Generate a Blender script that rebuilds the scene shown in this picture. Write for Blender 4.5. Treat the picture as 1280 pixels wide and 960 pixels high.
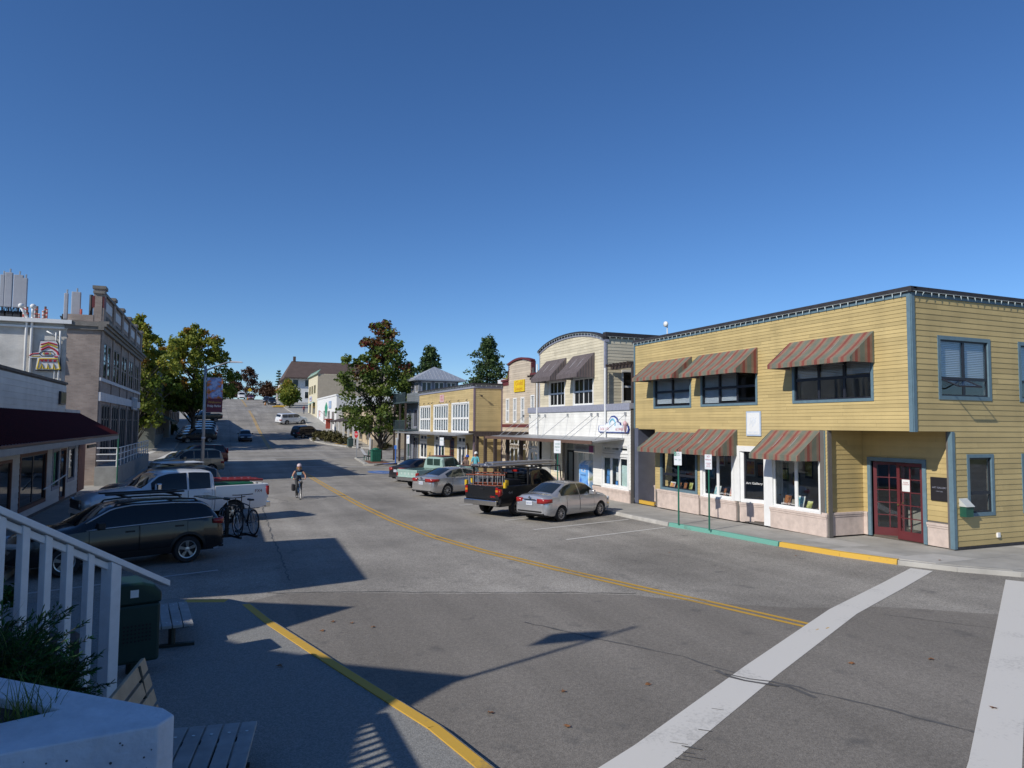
import bpy, bmesh, math, random
import numpy as np
from mathutils import Matrix, Vector
for o in list(bpy.data.objects): bpy.data.objects.remove(o)
SC=bpy.context.scene; COL=SC.collection
R=math.radians
# ------------------------------------------------------------------ camera
CH=3.55
yaw,pitch,roll=R(22.6),R(3.35),R(0.43)
fw=Vector((math.sin(yaw)*math.cos(pitch),math.cos(yaw)*math.cos(pitch),math.sin(pitch)))
rt=Vector((math.cos(yaw),-math.sin(yaw),0)); up=rt.cross(fw)
c_,s_=math.cos(roll),math.sin(roll)
rt,up=rt*c_+up*s_, up*c_-rt*s_
cd=bpy.data.cameras.new('camera'); cam=bpy.data.objects.new('camera',cd); COL.objects.link(cam)
cd.sensor_fit='HORIZONTAL'; cd.sensor_width=36; cd.lens=880/1280*36; cd.clip_start=.05; cd.clip_end=6000
cam.matrix_world=Matrix(((rt.x,up.x,-fw.x,0),(rt.y,up.y,-fw.y,0),(rt.z,up.z,-fw.z,CH),(0,0,0,1)))
SC.camera=cam
# ------------------------------------------------------------------ light
SUN=Vector((1,.36,-.70)).normalized()          # direction the light travels
elev=math.asin(-SUN.z)
W=bpy.data.worlds.new('World'); SC.world=W; W.use_nodes=True
nt=W.node_tree; nt.nodes.clear()
sky=nt.nodes.new('ShaderNodeTexSky'); sky.sky_type='NISHITA'; sky.sun_disc=False
sky.sun_elevation=elev; sky.sun_rotation=math.atan2(-SUN.x,-SUN.y)
sky.air_density=.85; sky.dust_density=0; sky.ozone_density=6.5; sky.altitude=0
bg=nt.nodes.new('ShaderNodeBackground'); bg.inputs[1].default_value=.118
out=nt.nodes.new('ShaderNodeOutputWorld')
hs=nt.nodes.new('ShaderNodeHueSaturation'); hs.inputs['Hue'].default_value=.504; hs.inputs['Saturation'].default_value=1.1
nt.links.new(sky.outputs[0],hs.inputs['Color']); nt.links.new(hs.outputs[0],bg.inputs[0]); nt.links.new(bg.outputs[0],out.inputs[0])
sd=bpy.data.lights.new('sun','SUN'); sd.energy=4.3; sd.angle=R(.5); sd.color=(1,.95,.87)
so=bpy.data.objects.new('sun',sd); COL.objects.link(so); so.location=(-30,-20,40)
so.rotation_euler=SUN.to_track_quat('-Z','Y').to_euler()
SC.view_settings.view_transform='Standard'; SC.view_settings.look='None'
SC.view_settings.exposure=0.0; SC.view_settings.gamma=1
# ------------------------------------------------------------------ materials
MAT={}
def lin(c): return tuple(((v/255)/12.92 if v/255<=.04045 else ((v/255+.055)/1.055)**2.4) for v in c)
def nd(t,kind,**kw):
    n=t.nodes.new(kind)
    for k,v in kw.items():
        if k.startswith('i_'): n.inputs[k[2:].replace('_',' ')].default_value=v
        else: setattr(n,k,v)
    return n
def new_mat(name):
    m=bpy.data.materials.new(name); m.use_nodes=True; t=m.node_tree
    b=t.nodes['Principled BSDF']; MAT[name]=m
    return m,t,b
def mat(name,col,rough=.6,metal=0.,var=.12,scale=2.5,bump=0.,bscale=40.,spec=.4,coat=0.,dirt=0.,obj=False,fac2=.5):
    """plain surface: base colour with broad mottling, fine grain and light dirt"""
    if name in MAT: return MAT[name]
    m,t,b=new_mat(name); L=t.links
    tc=nd(t,'ShaderNodeTexCoord'); src=tc.outputs['Object']
    n=nd(t,'ShaderNodeTexNoise',i_Scale=scale,i_Detail=6.,i_Roughness=.6); L.new(src,n.inputs['Vector'])
    r=nd(t,'ShaderNodeMapRange'); r.inputs[1].default_value=.3; r.inputs[2].default_value=.7
    r.inputs[3].default_value=1-var; r.inputs[4].default_value=1+var; L.new(n.outputs['Fac'],r.inputs[0])
    mx=nd(t,'ShaderNodeMix',data_type='RGBA',blend_type='MULTIPLY'); mx.inputs[0].default_value=1
    mx.inputs[6].default_value=(*col,1); L.new(r.outputs[0],mx.inputs[7]); last=mx.outputs[2]
    if dirt>0:
        n2=nd(t,'ShaderNodeTexNoise',i_Scale=scale*.35,i_Detail=8.,i_Roughness=.7); L.new(src,n2.inputs['Vector'])
        r2=nd(t,'ShaderNodeMapRange'); r2.inputs[1].default_value=.52; r2.inputs[2].default_value=.75
        r2.inputs[3].default_value=0; r2.inputs[4].default_value=dirt; L.new(n2.outputs['Fac'],r2.inputs[0])
        m2=nd(t,'ShaderNodeMix',data_type='RGBA'); L.new(r2.outputs[0],m2.inputs[0]); L.new(last,m2.inputs[6])
        m2.inputs[7].default_value=(.09,.085,.075,1); last=m2.outputs[2]
    L.new(last,b.inputs['Base Color'])
    b.inputs['Roughness'].default_value=rough; b.inputs['Metallic'].default_value=metal
    b.inputs['Specular IOR Level'].default_value=spec; b.inputs['Coat Weight'].default_value=coat
    b.inputs['Coat Roughness'].default_value=.06
    if bump>0:
        n3=nd(t,'ShaderNodeTexNoise',i_Scale=bscale,i_Detail=4.); L.new(src,n3.inputs['Vector'])
        bp=nd(t,'ShaderNodeBump'); bp.inputs['Strength'].default_value=bump; bp.inputs['Distance'].default_value=.02
        L.new(n3.outputs['Fac'],bp.inputs['Height']); L.new(bp.outputs[0],b.inputs['Normal'])
    return m
def siding_mat(name,col,var=.1,rough=.55):
    """painted boards: colour shift per board (attribute 'v') plus weather streaks"""
    m,t,b=new_mat(name); L=t.links
    at=nd(t,'ShaderNodeAttribute',attribute_name='v'); tc=nd(t,'ShaderNodeTexCoord')
    mp=nd(t,'ShaderNodeMapping'); mp.inputs['Scale'].default_value=(.6,.6,2.2); L.new(tc.outputs['Object'],mp.inputs[0])
    n=nd(t,'ShaderNodeTexNoise',i_Scale=1.2,i_Detail=8.,i_Roughness=.65); L.new(mp.outputs[0],n.inputs['Vector'])
    a=nd(t,'ShaderNodeMath',operation='MULTIPLY_ADD'); L.new(at.outputs['Fac'],a.inputs[0]); a.inputs[1].default_value=2*var; a.inputs[2].default_value=1-var
    r=nd(t,'ShaderNodeMapRange'); r.inputs[1].default_value=.25; r.inputs[2].default_value=.75; r.inputs[3].default_value=.88; r.inputs[4].default_value=1.1
    L.new(n.outputs['Fac'],r.inputs[0])
    p0=nd(t,'ShaderNodeMath',operation='MULTIPLY'); L.new(a.outputs[0],p0.inputs[0]); L.new(r.outputs[0],p0.inputs[1])
    mp2=nd(t,'ShaderNodeMapping'); mp2.inputs['Scale'].default_value=(1.1,1.1,.12); L.new(tc.outputs['Object'],mp2.inputs[0])
    n2=nd(t,'ShaderNodeTexNoise',i_Scale=1.5,i_Detail=5.); L.new(mp2.outputs[0],n2.inputs['Vector'])
    r2=nd(t,'ShaderNodeMapRange'); r2.inputs[1].default_value=.45; r2.inputs[2].default_value=.75; r2.inputs[3].default_value=1.03; r2.inputs[4].default_value=.9; L.new(n2.outputs['Fac'],r2.inputs[0])
    p=nd(t,'ShaderNodeMath',operation='MULTIPLY'); L.new(p0.outputs[0],p.inputs[0]); L.new(r2.outputs[0],p.inputs[1])
    mx=nd(t,'ShaderNodeMix',data_type='RGBA',blend_type='MULTIPLY'); mx.inputs[0].default_value=1
    mx.inputs[6].default_value=(*col,1); L.new(p.outputs[0],mx.inputs[7]); L.new(mx.outputs[2],b.inputs['Base Color'])
    b.inputs['Roughness'].default_value=rough; b.inputs['Specular IOR Level'].default_value=.3
    return m
def glass_mat(name,tint=(.8,.84,.84),dark=(.012,.014,.017),see=.0,refl=.05):
    m,t,b=new_mat(name); L=t.links
    if see<=0:
        b.inputs['Base Color'].default_value=(*dark,1); b.inputs['Roughness'].default_value=.04
        b.inputs['Specular IOR Level'].default_value=.6
        return m
    t.nodes.remove(b); o=t.nodes['Material Output']
    tr=nd(t,'ShaderNodeBsdfTransparent'); tr.inputs[0].default_value=(tint[0]*see,tint[1]*see,tint[2]*see,1)
    gl=nd(t,'ShaderNodeBsdfGlossy'); gl.inputs['Roughness'].default_value=.02; gl.inputs[0].default_value=(.9,.95,1,1)
    lw=nd(t,'ShaderNodeLayerWeight'); lw.inputs[0].default_value=.5
    pw=nd(t,'ShaderNodeMath',operation='POWER'); L.new(lw.outputs['Facing'],pw.inputs[0]); pw.inputs[1].default_value=4.5
    fr=nd(t,'ShaderNodeMath',operation='MULTIPLY_ADD'); L.new(pw.outputs[0],fr.inputs[0]); fr.inputs[1].default_value=.94; fr.inputs[2].default_value=refl
    mx=nd(t,'ShaderNodeMixShader'); L.new(fr.outputs[0],mx.inputs[0]); L.new(tr.outputs[0],mx.inputs[1]); L.new(gl.outputs[0],mx.inputs[2])
    L.new(mx.outputs[0],o.inputs[0]); return m
def stripe_mat(name,stops,period,rough=.85):
    """woven awning cloth: stripes run by attribute 'su' (metres across the cloth)"""
    m,t,b=new_mat(name); L=t.links
    at=nd(t,'ShaderNodeAttribute',attribute_name='su')
    d=nd(t,'ShaderNodeMath',operation='DIVIDE'); L.new(at.outputs['Fac'],d.inputs[0]); d.inputs[1].default_value=period
    f=nd(t,'ShaderNodeMath',operation='FRACT'); L.new(d.outputs[0],f.inputs[0])
    cr=nd(t,'ShaderNodeValToRGB'); cr.color_ramp.interpolation='CONSTANT'; e=cr.color_ramp.elements
    while len(e)<len(stops): e.new(.5)
    for k,(p,c) in enumerate(stops): e[k].position=p; e[k].color=(*c,1)
    L.new(f.outputs[0],cr.inputs[0])
    tc=nd(t,'ShaderNodeTexCoord'); n=nd(t,'ShaderNodeTexNoise',i_Scale=3.,i_Detail=8.); L.new(tc.outputs['Object'],n.inputs['Vector'])
    r=nd(t,'ShaderNodeMapRange'); r.inputs[1].default_value=.3; r.inputs[2].default_value=.7; r.inputs[3].default_value=.85; r.inputs[4].default_value=1.12; L.new(n.outputs['Fac'],r.inputs[0])
    mx=nd(t,'ShaderNodeMix',data_type='RGBA',blend_type='MULTIPLY'); mx.inputs[0].default_value=1
    L.new(cr.outputs[0],mx.inputs[6]); L.new(r.outputs[0],mx.inputs[7]); L.new(mx.outputs[2],b.inputs['Base Color'])
    b.inputs['Roughness'].default_value=rough; b.inputs['Specular IOR Level'].default_value=.15
    return m
def leaf_mat(name,ca,cb,cc=None,trans=.25):
    """leaves: colour runs from ca to cb by the leaf's own attribute 'v'"""
    m,t,b=new_mat(name); L=t.links; o=t.nodes['Material Output']
    at=nd(t,'ShaderNodeAttribute',attribute_name='v'); cr=nd(t,'ShaderNodeValToRGB'); e=cr.color_ramp.elements
    e[0].color=(*ca,1); e[1].color=(*cb,1)
    if cc: x=e.new(.72); x.color=(*cb,1); e[2].color=(*cc,1)
    L.new(at.outputs['Fac'],cr.inputs[0]); L.new(cr.outputs[0],b.inputs['Base Color'])
    b.inputs['Roughness'].default_value=.55; b.inputs['Specular IOR Level'].default_value=.25
    tl=nd(t,'ShaderNodeBsdfTranslucent'); L.new(cr.outputs[0],tl.inputs[0])
    mx=nd(t,'ShaderNodeMixShader'); mx.inputs[0].default_value=trans; L.new(b.outputs[0],mx.inputs[1]); L.new(tl.outputs[0],mx.inputs[2]); L.new(mx.outputs[0],o.inputs[0])
    return m
def asphalt_mat(name,base,speck,scale=90.,patch=.22,warm=(1,1,1)):
    m,t,b=new_mat(name); L=t.links
    g=nd(t,'ShaderNodeNewGeometry'); src=g.outputs['Position']
    v=nd(t,'ShaderNodeTexVoronoi',i_Scale=scale); L.new(src,v.inputs['Vector'])
    n1=nd(t,'ShaderNodeTexNoise',i_Scale=.22,i_Detail=7.,i_Roughness=.62); L.new(src,n1.inputs['Vector'])
    mp=nd(t,'ShaderNodeMapping'); mp.inputs['Scale'].default_value=(.9,.05,.3); L.new(src,mp.inputs[0])
    n2=nd(t,'ShaderNodeTexNoise',i_Scale=1.0,i_Detail=4.); L.new(mp.outputs[0],n2.inputs['Vector'])
    n3=nd(t,'ShaderNodeTexNoise',i_Scale=14.,i_Detail=8.,i_Roughness=.75); L.new(src,n3.inputs['Vector'])
    cr=nd(t,'ShaderNodeValToRGB'); e=cr.color_ramp.elements; e[0].color=(base*.82*warm[0],base*.82*warm[1],base*.82*warm[2],1); e[1].color=(speck*warm[0],speck*warm[1],speck*warm[2],1); e[1].position=.95
    L.new(v.outputs['Color'],cr.inputs[0])
    def mr(src_,a,b_,lo=.3,hi=.7):
        r=nd(t,'ShaderNodeMapRange'); r.inputs[1].default_value=lo; r.inputs[2].default_value=hi; r.inputs[3].default_value=a; r.inputs[4].default_value=b_; L.new(src_,r.inputs[0]); return r.outputs[0]
    def mul(a,b_):
        x=nd(t,'ShaderNodeMath',operation='MULTIPLY'); L.new(a,x.inputs[0]); L.new(b_,x.inputs[1]); return x.outputs[0]
    f=mul(mul(mr(n1.outputs['Fac'],1-patch,1+patch),mr(n2.outputs['Fac'],.84,1.13)),mr(n3.outputs['Fac'],.78,1.2))
    mx=nd(t,'ShaderNodeMix',data_type='RGBA',blend_type='MULTIPLY'); mx.inputs[0].default_value=1; L.new(cr.outputs[0],mx.inputs[6]); L.new(f,mx.inputs[7])
    n4=nd(t,'ShaderNodeTexNoise',i_Scale=1.7,i_Detail=3.); L.new(src,n4.inputs['Vector'])     # oil spots
    sp=mr(n4.outputs['Fac'],0,.5,.63,.75)
    m2=nd(t,'ShaderNodeMix',data_type='RGBA'); L.new(sp,m2.inputs[0]); L.new(mx.outputs[2],m2.inputs[6]); m2.inputs[7].default_value=(base*.45,base*.45,base*.45,1)
    L.new(m2.outputs[2],b.inputs['Base Color']); b.inputs['Roughness'].default_value=.85; b.inputs['Specular IOR Level'].default_value=.25
    bp=nd(t,'ShaderNodeBump'); bp.inputs['Strength'].default_value=.35; bp.inputs['Distance'].default_value=.01; L.new(v.outputs['Distance'],bp.inputs['Height']); L.new(bp.outputs[0],b.inputs['Normal'])
    return m
def paint_mat(name,col,wear=.5,scale=9.):
    """road or kerb paint, worn through in places"""
    m,t,b=new_mat(name); L=t.links
    g=nd(t,'ShaderNodeNewGeometry'); src=g.outputs['Position']
    n=nd(t,'ShaderNodeTexNoise',i_Scale=scale,i_Detail=9.,i_Roughness=.75); L.new(src,n.inputs['Vector'])
    n2=nd(t,'ShaderNodeTexNoise',i_Scale=.8,i_Detail=3.); L.new(src,n2.inputs['Vector'])
    ad=nd(t,'ShaderNodeMath',operation='ADD'); L.new(n.outputs['Fac'],ad.inputs[0]); L.new(n2.outputs['Fac'],ad.inputs[1])
    r=nd(t,'ShaderNodeMapRange'); r.inputs[1].default_value=1.08; r.inputs[2].default_value=1.32; r.inputs[3].default_value=0; r.inputs[4].default_value=wear; L.new(ad.outputs[0],r.inputs[0])
    mx=nd(t,'ShaderNodeMix',data_type='RGBA'); L.new(r.outputs[0],mx.inputs[0]); mx.inputs[6].default_value=(*col,1); mx.inputs[7].default_value=(.11,.108,.1,1)
    L.new(mx.outputs[2],b.inputs['Base Color']); b.inputs['Roughness'].default_value=.7
    return m
def emblem_mat(name,cols,scale=3.,rough=.4):
    """printed picture: soft blotches of several inks"""
    m,t,b=new_mat(name); L=t.links
    tc=nd(t,'ShaderNodeTexCoord'); n=nd(t,'ShaderNodeTexNoise',i_Scale=scale,i_Detail=3.); L.new(tc.outputs['Object'],n.inputs['Vector'])
    cr=nd(t,'ShaderNodeValToRGB'); e=cr.color_ramp.elements
    while len(e)<len(cols): e.new(.5)
    for k,c in enumerate(cols): e[k].position=.3+.4*k/(len(cols)-1); e[k].color=(*c,1)
    L.new(n.outputs['Fac'],cr.inputs[0]); L.new(cr.outputs[0],b.inputs['Base Color']); b.inputs['Roughness'].default_value=rough
    return m
# ------------------------------------------------------------------ mesh builder
def frame(o,u,d): # local x=u (right as seen), y=d (into the wall), z up
    u=Vector(u).normalized(); d=Vector(d).normalized(); z=Vector((0,0,1))
    return Matrix(((u.x,d.x,z.x,o[0]),(u.y,d.y,z.y,o[1]),(u.z,d.z,z.z,o[2]),(0,0,0,1)))
class MB:
    def __init__(s,T=None): s.v=[]; s.f=[]; s.m=[]; s.T=T or Matrix.Identity(4); s.a={}
    def add(s,pts,faces,mi=0,**at):
        b=len(s.v); s.v+=[tuple(s.T@Vector(p)) for p in pts]
        for f in faces:
            s.f.append([b+i for i in f]); s.m.append(mi)
        for k,val in at.items():
            L=s.a.setdefault(k,{})
            if isinstance(val,(list,tuple)):
                for i,x in enumerate(val): L[b+i]=x
            else:
                for i in range(len(pts)): L[b+i]=val
        return s
    def quad(s,a,b,c,d,mi=0,**at): return s.add([a,b,c,d],[(0,1,2,3)],mi,**at)
    def poly(s,pts,mi=0,**at): return s.add(pts,[tuple(range(len(pts)))],mi,**at)
    def box(s,x0,x1,y0,y1,z0,z1,mi=0,**at):
        return s.add([(x0,y0,z0),(x1,y0,z0),(x1,y1,z0),(x0,y1,z0),(x0,y0,z1),(x1,y0,z1),(x1,y1,z1),(x0,y1,z1)],
            [(0,3,2,1),(4,5,6,7),(0,1,5,4),(1,2,6,5),(2,3,7,6),(3,0,4,7)],mi,**at)
    def tube(s,p,r,n=8,mi=0,cap=True,**at):
        """tube through points p with radius r (number or list)"""
        P=[Vector(q) for q in p]; N=len(P); rr=r if isinstance(r,(list,tuple)) else [r]*N; pts=[]
        prev=None
        for i in range(N):
            d=(P[min(i+1,N-1)]-P[max(i-1,0)]).normalized()
            a=prev if prev is not None and abs(prev.dot(d))<.95 else (Vector((0,0,1)) if abs(d.z)<.9 else Vector((1,0,0)))
            e1=(a-d*a.dot(d)).normalized(); e2=d.cross(e1); prev=e1
            for k in range(n):
                t=2*math.pi*k/n; pts.append(P[i]+(e1*math.cos(t)+e2*math.sin(t))*rr[i])
        fs=[(i*n+k,i*n+(k+1)%n,(i+1)*n+(k+1)%n,(i+1)*n+k) for i in range(N-1) for k in range(n)]
        if cap: fs+=[tuple(range(n-1,-1,-1)),tuple((N-1)*n+k for k in range(n))]
        return s.add(pts,fs,mi,**at)
    def lathe(s,prof,o=(0,0,0),ax='z',n=20,mi=0,cap=True):
        """prof: (radius, height) pairs round the axis ax through o"""
        pts=[]
        for (r,h) in prof:
            for k in range(n):
                t=2*math.pi*k/n; a,b=r*math.cos(t),r*math.sin(t)
                q=(a,b,h) if ax=='z' else ((h,a,b) if ax=='x' else (b,h,a))
                pts.append((q[0]+o[0],q[1]+o[1],q[2]+o[2]))
        N=len(prof); fs=[(i*n+k,i*n+(k+1)%n,(i+1)*n+(k+1)%n,(i+1)*n+k) for i in range(N-1) for k in range(n)]
        if cap: fs+=[tuple(range(n-1,-1,-1)),tuple((N-1)*n+k for k in range(n))]
        return s.add(pts,fs,mi)
    def prism(s,poly,z0,z1,mi=0,axis='z',**at):
        """polygon (counter-clockwise) pushed along an axis; axis y: polygon in x,z"""
        n=len(poly)
        if axis=='z': pts=[(x,y,z0) for x,y in poly]+[(x,y,z1) for x,y in poly]
        elif axis=='y': pts=[(x,z1,z) for x,z in poly]+[(x,z0,z) for x,z in poly]
        else: pts=[(z0,y,z) for y,z in poly]+[(z1,y,z) for y,z in poly]
        return s.add(pts,[tuple(range(n-1,-1,-1)),tuple(range(n,2*n))]+[(k,(k+1)%n,n+(k+1)%n,n+k) for k in range(n)],mi,**at)
    def build(s,name,mats,parent=None,smooth=False,bevel=0.,kind=None,label=None,solid=0.,auto=None):
        me=bpy.data.meshes.new(name)
        o0=Vector((0,0,0))
        if parent is not None: o0=parent.get('_w',None); o0=Vector(o0) if o0 is not None else Vector((0,0,0))
        me.from_pydata([tuple(Vector(p)-o0) for p in s.v],[],s.f)
        for m in (mats if isinstance(mats,(list,tuple)) else [mats]): me.materials.append(m)
        me.polygons.foreach_set('material_index',s.m)
        for k,L in s.a.items():
            a=me.attributes.new(k,'FLOAT','POINT'); a.data.foreach_set('value',[L.get(i,0.) for i in range(len(s.v))])
        if smooth: me.polygons.foreach_set('use_smooth',[True]*len(me.polygons))
        me.update()
        o=bpy.data.objects.new(name,me); COL.objects.link(o)
        if parent is not None: o.parent=parent; o['_w']=tuple(o0)
        if bevel>0:
            b=o.modifiers.new('bevel','BEVEL'); b.width=bevel; b.segments=2; b.limit_method='ANGLE'; b.angle_limit=R(40)
        if solid: q=o.modifiers.new('thick','SOLIDIFY'); q.thickness=solid
        if auto is not None:
            try: me.set_sharp_from_angle(angle=R(auto))
            except Exception: pass
        if kind: o['kind']=kind
        if label: o['label']=label
        return o
def thing(name,label,cat,loc=(0,0,0),group=None):
    o=bpy.data.objects.new(name,None); COL.objects.link(o); o.location=loc; o.empty_display_size=.3
    o['label']=label; o['category']=cat; o['_w']=tuple(loc)
    if group: o['group']=group
    return o
def tag(o,label,cat,group=None):
    o['label']=label; o['category']=cat
    if group: o['group']=group
    return o
def copy_tree(o,parent=None):
    c=o.copy(); COL.objects.link(c)
    if parent is not None: c.parent=parent
    for ch in KIDS(o): copy_tree(ch,c)
    return c
def KIDS(o): return [x for x in bpy.data.objects if x.parent==o]
def rebase(o):
    """single mesh thing: move the origin from the world origin to its own base"""
    me=o.data; n=len(me.vertices); co=np.empty(n*3); me.vertices.foreach_get('co',co); co=co.reshape(-1,3)
    b=np.array([(co[:,0].min()+co[:,0].max())/2,(co[:,1].min()+co[:,1].max())/2,co[:,2].min()])
    me.vertices.foreach_set('co',(co-b).ravel()); o.location=tuple(b); me.update(); return o
def text_mb(T,s,size,u,z,d=-.01,align='CENTER',width=None,ext=.003):
    """lettering as flat mesh on the plane of frame T, centre at (u,z)"""
    cu=bpy.data.curves.new('t','FONT'); cu.body=s; cu.size=size; cu.align_x=align; cu.align_y='CENTER'; cu.resolution_u=2
    ob=bpy.data.objects.new('t',cu); COL.objects.link(ob); bpy.context.view_layer.update()
    dg=bpy.context.evaluated_depsgraph_get(); me=bpy.data.meshes.new_from_object(ob.evaluated_get(dg))
    pts=[v.co.copy() for v in me.vertices]; fs=[tuple(p.vertices) for p in me.polygons]
    bpy.data.objects.remove(ob); bpy.data.curves.remove(cu); bpy.data.meshes.remove(me)
    mb=MB(T)
    if not pts: return mb
    k=1.
    if width:
        w=max(p.x for p in pts)-min(p.x for p in pts); k=width/max(w,1e-4)
    mb.add([(u+p.x*k,d,z+p.y) for p in pts],fs); return mb
# ------------------------------------------------------------------ terrain
_ZY=[-400,-60,10,14,26,60,76,88,100,115,126,140,155,170,200,224,240,262,330,600]
_ZZ=[0,0,0,0,-.13,-.12,-.05,.25,.95,2.1,3.2,4.65,5.85,6.95,9.2,10.7,11.2,11.35,10.5,9.0]
_yy=np.arange(-400,601,1.); _zz=np.interp(_yy,_ZY,_ZZ); _k=np.ones(9)/9
_zz=np.convolve(np.pad(_zz,4,mode='edge'),_k,mode='valid')
def zg(y): return float(np.interp(y,_yy,_zz))
def slope(y): return (zg(y+2)-zg(y-2))/4
M_road=asphalt_mat('asphalt',.2,.36,scale=55.,warm=(1.08,1,.87),patch=.3)
M_patch=asphalt_mat('asphalt_newer',.165,.245,scale=80.,patch=.12,warm=(1.1,1.0,.86))
M_conc=mat('concrete',(.36,.345,.31),.85,var=.16,scale=1.3,bump=.15,bscale=60,dirt=.35)
M_conc2=mat('concrete_pale',(.46,.44,.4),.85,var=.12,scale=1.5,bump=.12,bscale=60,dirt=.3)
M_kerb=mat('kerb_concrete',(.4,.385,.35),.85,var=.2,scale=2,bump=.15,dirt=.4)
M_agg=mat('exposed_aggregate',(.25,.245,.225),.9,var=.35,scale=45,bump=.5,bscale=70,dirt=.3)
M_ky=paint_mat('kerb_yellow',(.58,.35,.045),.75); M_kt=paint_mat('kerb_teal',(.13,.34,.27),.75); M_kb=paint_mat('kerb_blue',(.03,.11,.5),.3)
M_wp=paint_mat('road_white',(.64,.615,.56),.4,16.); M_wp2=paint_mat('road_white_worn',(.52,.52,.5),.9,7.)
M_yp=paint_mat('road_yellow',(.55,.32,.04),.6,10.); M_bp=paint_mat('road_blue',(.08,.17,.42),.6)
M_soil=mat('soil',(.06,.045,.03),.95,var=.4,scale=6,bump=.5); M_grass=mat('dry_grass',(.11,.12,.04),.95,var=.4,scale=.8,bump=.5)
M_tar=mat('crack_seal',(.105,.102,.097),.7,var=.3,scale=6)
M_rub=mat('tyre_rubber',(.02,.02,.021),.8,var=.2)
M_black=mat('black_plastic',(.015,.015,.016),.5,var=.1)
M_dark=mat('dark_interior',(.018,.018,.02),.8)
def ys(a,b,st=2.):
    n=max(1,int(math.ceil((b-a)/st))); return [a+(b-a)*i/n for i in range(n+1)]
def sheet(name,xs,Y,dz,m,kind='structure'):
    mb=MB(); P=[(x,y,zg(y)+dz) for y in Y for x in xs]; n=len(xs)
    mb.add(P,[(j*n+i,j*n+i+1,(j+1)*n+i+1,(j+1)*n+i) for j in range(len(Y)-1) for i in range(n-1)])
    return mb.build(name,m,kind=kind,smooth=True)
sheet('ground',[-3000,-300,-80,0,80,300,3000],[-2500,-400,-60]+ys(-50,340,6)+[400,600,3500],-.14,M_grass)
sheet('road',[-45,-20,-8,0,8,16,24,45,70],ys(-60,330,2.),0,M_road)
def drape(mb,poly_fn,y0,y1,h,st=2.,edge=True):
    """raised strip between x=a(y) and x=b(y), top h above the road"""
    Y=ys(y0,y1,st); P=[]
    for y in Y:
        a,b=poly_fn(y); z=zg(y); P+=[(a,y,z+h),(b,y,z+h),(a,y,z-.1),(b,y,z-.1)]
    fs=[]
    for j in range(len(Y)-1):
        q=4*j; r=q+4; fs+=[(q,q+1,r+1,r),(q+2,q,r,r+2),(q+1,q+3,r+3,r+1)]
    e=4*(len(Y)-1); fs+=[(2,3,1,0),(e,e+1,e+3,e+2)]
    mb.add(P,fs)
def flat_strip(name,pts,w,h,m,parent=None,st=1.5,kind='structure'):
    """painted band along a polyline, w wide, h above the road"""
    P=[]
    for (a,b) in zip(pts[:-1],pts[1:]):
        n=max(1,int(math.dist(a,b)/st)); P+=[(a[0]+(b[0]-a[0])*i/n,a[1]+(b[1]-a[1])*i/n) for i in range(n)]
    P.append(pts[-1]); V=[]
    for i,p in enumerate(P):
        a=P[max(i-1,0)]; b=P[min(i+1,len(P)-1)]; d=math.dist(a,b) or 1; nx,ny=-(b[1]-a[1])/d,(b[0]-a[0])/d
        for s in (-.5,.5):
            x,y=p[0]+nx*w*s,p[1]+ny*w*s; V.append((x,y,zg(y)+h))
    mb=MB(); mb.add(V,[(2*i+1,2*i,2*i+2,2*i+3) for i in range(len(P)-1)])
    return mb.build(name,m,parent,kind=kind)
def flat_poly(name,pts,h,m,kind='structure',parent=None):
    mb=MB(); mb.poly([(x,y,zg(y)+h) for x,y in pts]); return mb.build(name,m,parent,kind=kind)
# sidewalk on the right: kerb polyline (x by y)
KY=[11.05,12.1,13.25,14.73,16.66,19.2,21.71,24,30,60,64]; KX=[17.95,17.05,16.46,16.0,15.66,15.5,15.25,15.2,15.2,15.2,15.2]
def kx(y): return float(np.interp(y,KY,KX))
sw=MB(); drape(sw,lambda y:(kx(y)+.06,24.),13.2,64.,.115,.8)
drape(sw,lambda y:(kx(max(y,11.05))+.06 if y>=11.05 else 17.95+(11.05-y)*1.9,60.),10.3,13.2,.115,.3)
walk=sw.build('sidewalk',M_conc,kind='structure')
Y=[11.3,12.6,13.6]+[13.6+1.62*i for i in range(1,30)]
rnd=random.Random(4)
for y0,y1 in zip(Y[:-1],Y[1:]):                       # poured slabs, joints left open
    b0=17.75 if y0>13.5 else 30
    n=2 if y0>13.5 else 8
    for k in range(n):
        g=.007; a0,a1=[kx(y0)+.17+(b0-kx(y0)-.17)*t for t in (k/n,(k+1)/n)]; c0,c1=[kx(y1)+.17+(b0-kx(y1)-.17)*t for t in (k/n,(k+1)/n)]
        z=.13+rnd.uniform(-.003,.003); mb=MB()
        Q=[(a0+g,y0+g),(a1-g,y0+g),(c1-g,y1-g),(c0+g,y1-g)]
        mb.add([(x,y,zg(y)+.05) for x,y in Q]+[(x,y,zg(y)+z) for x,y in Q],[(4,5,6,7),(0,1,5,4),(1,2,6,5),(2,3,7,6),(3,0,4,7)])
        mb.build('slab',M_conc if rnd.random()<.75 else M_conc2,walk)
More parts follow.
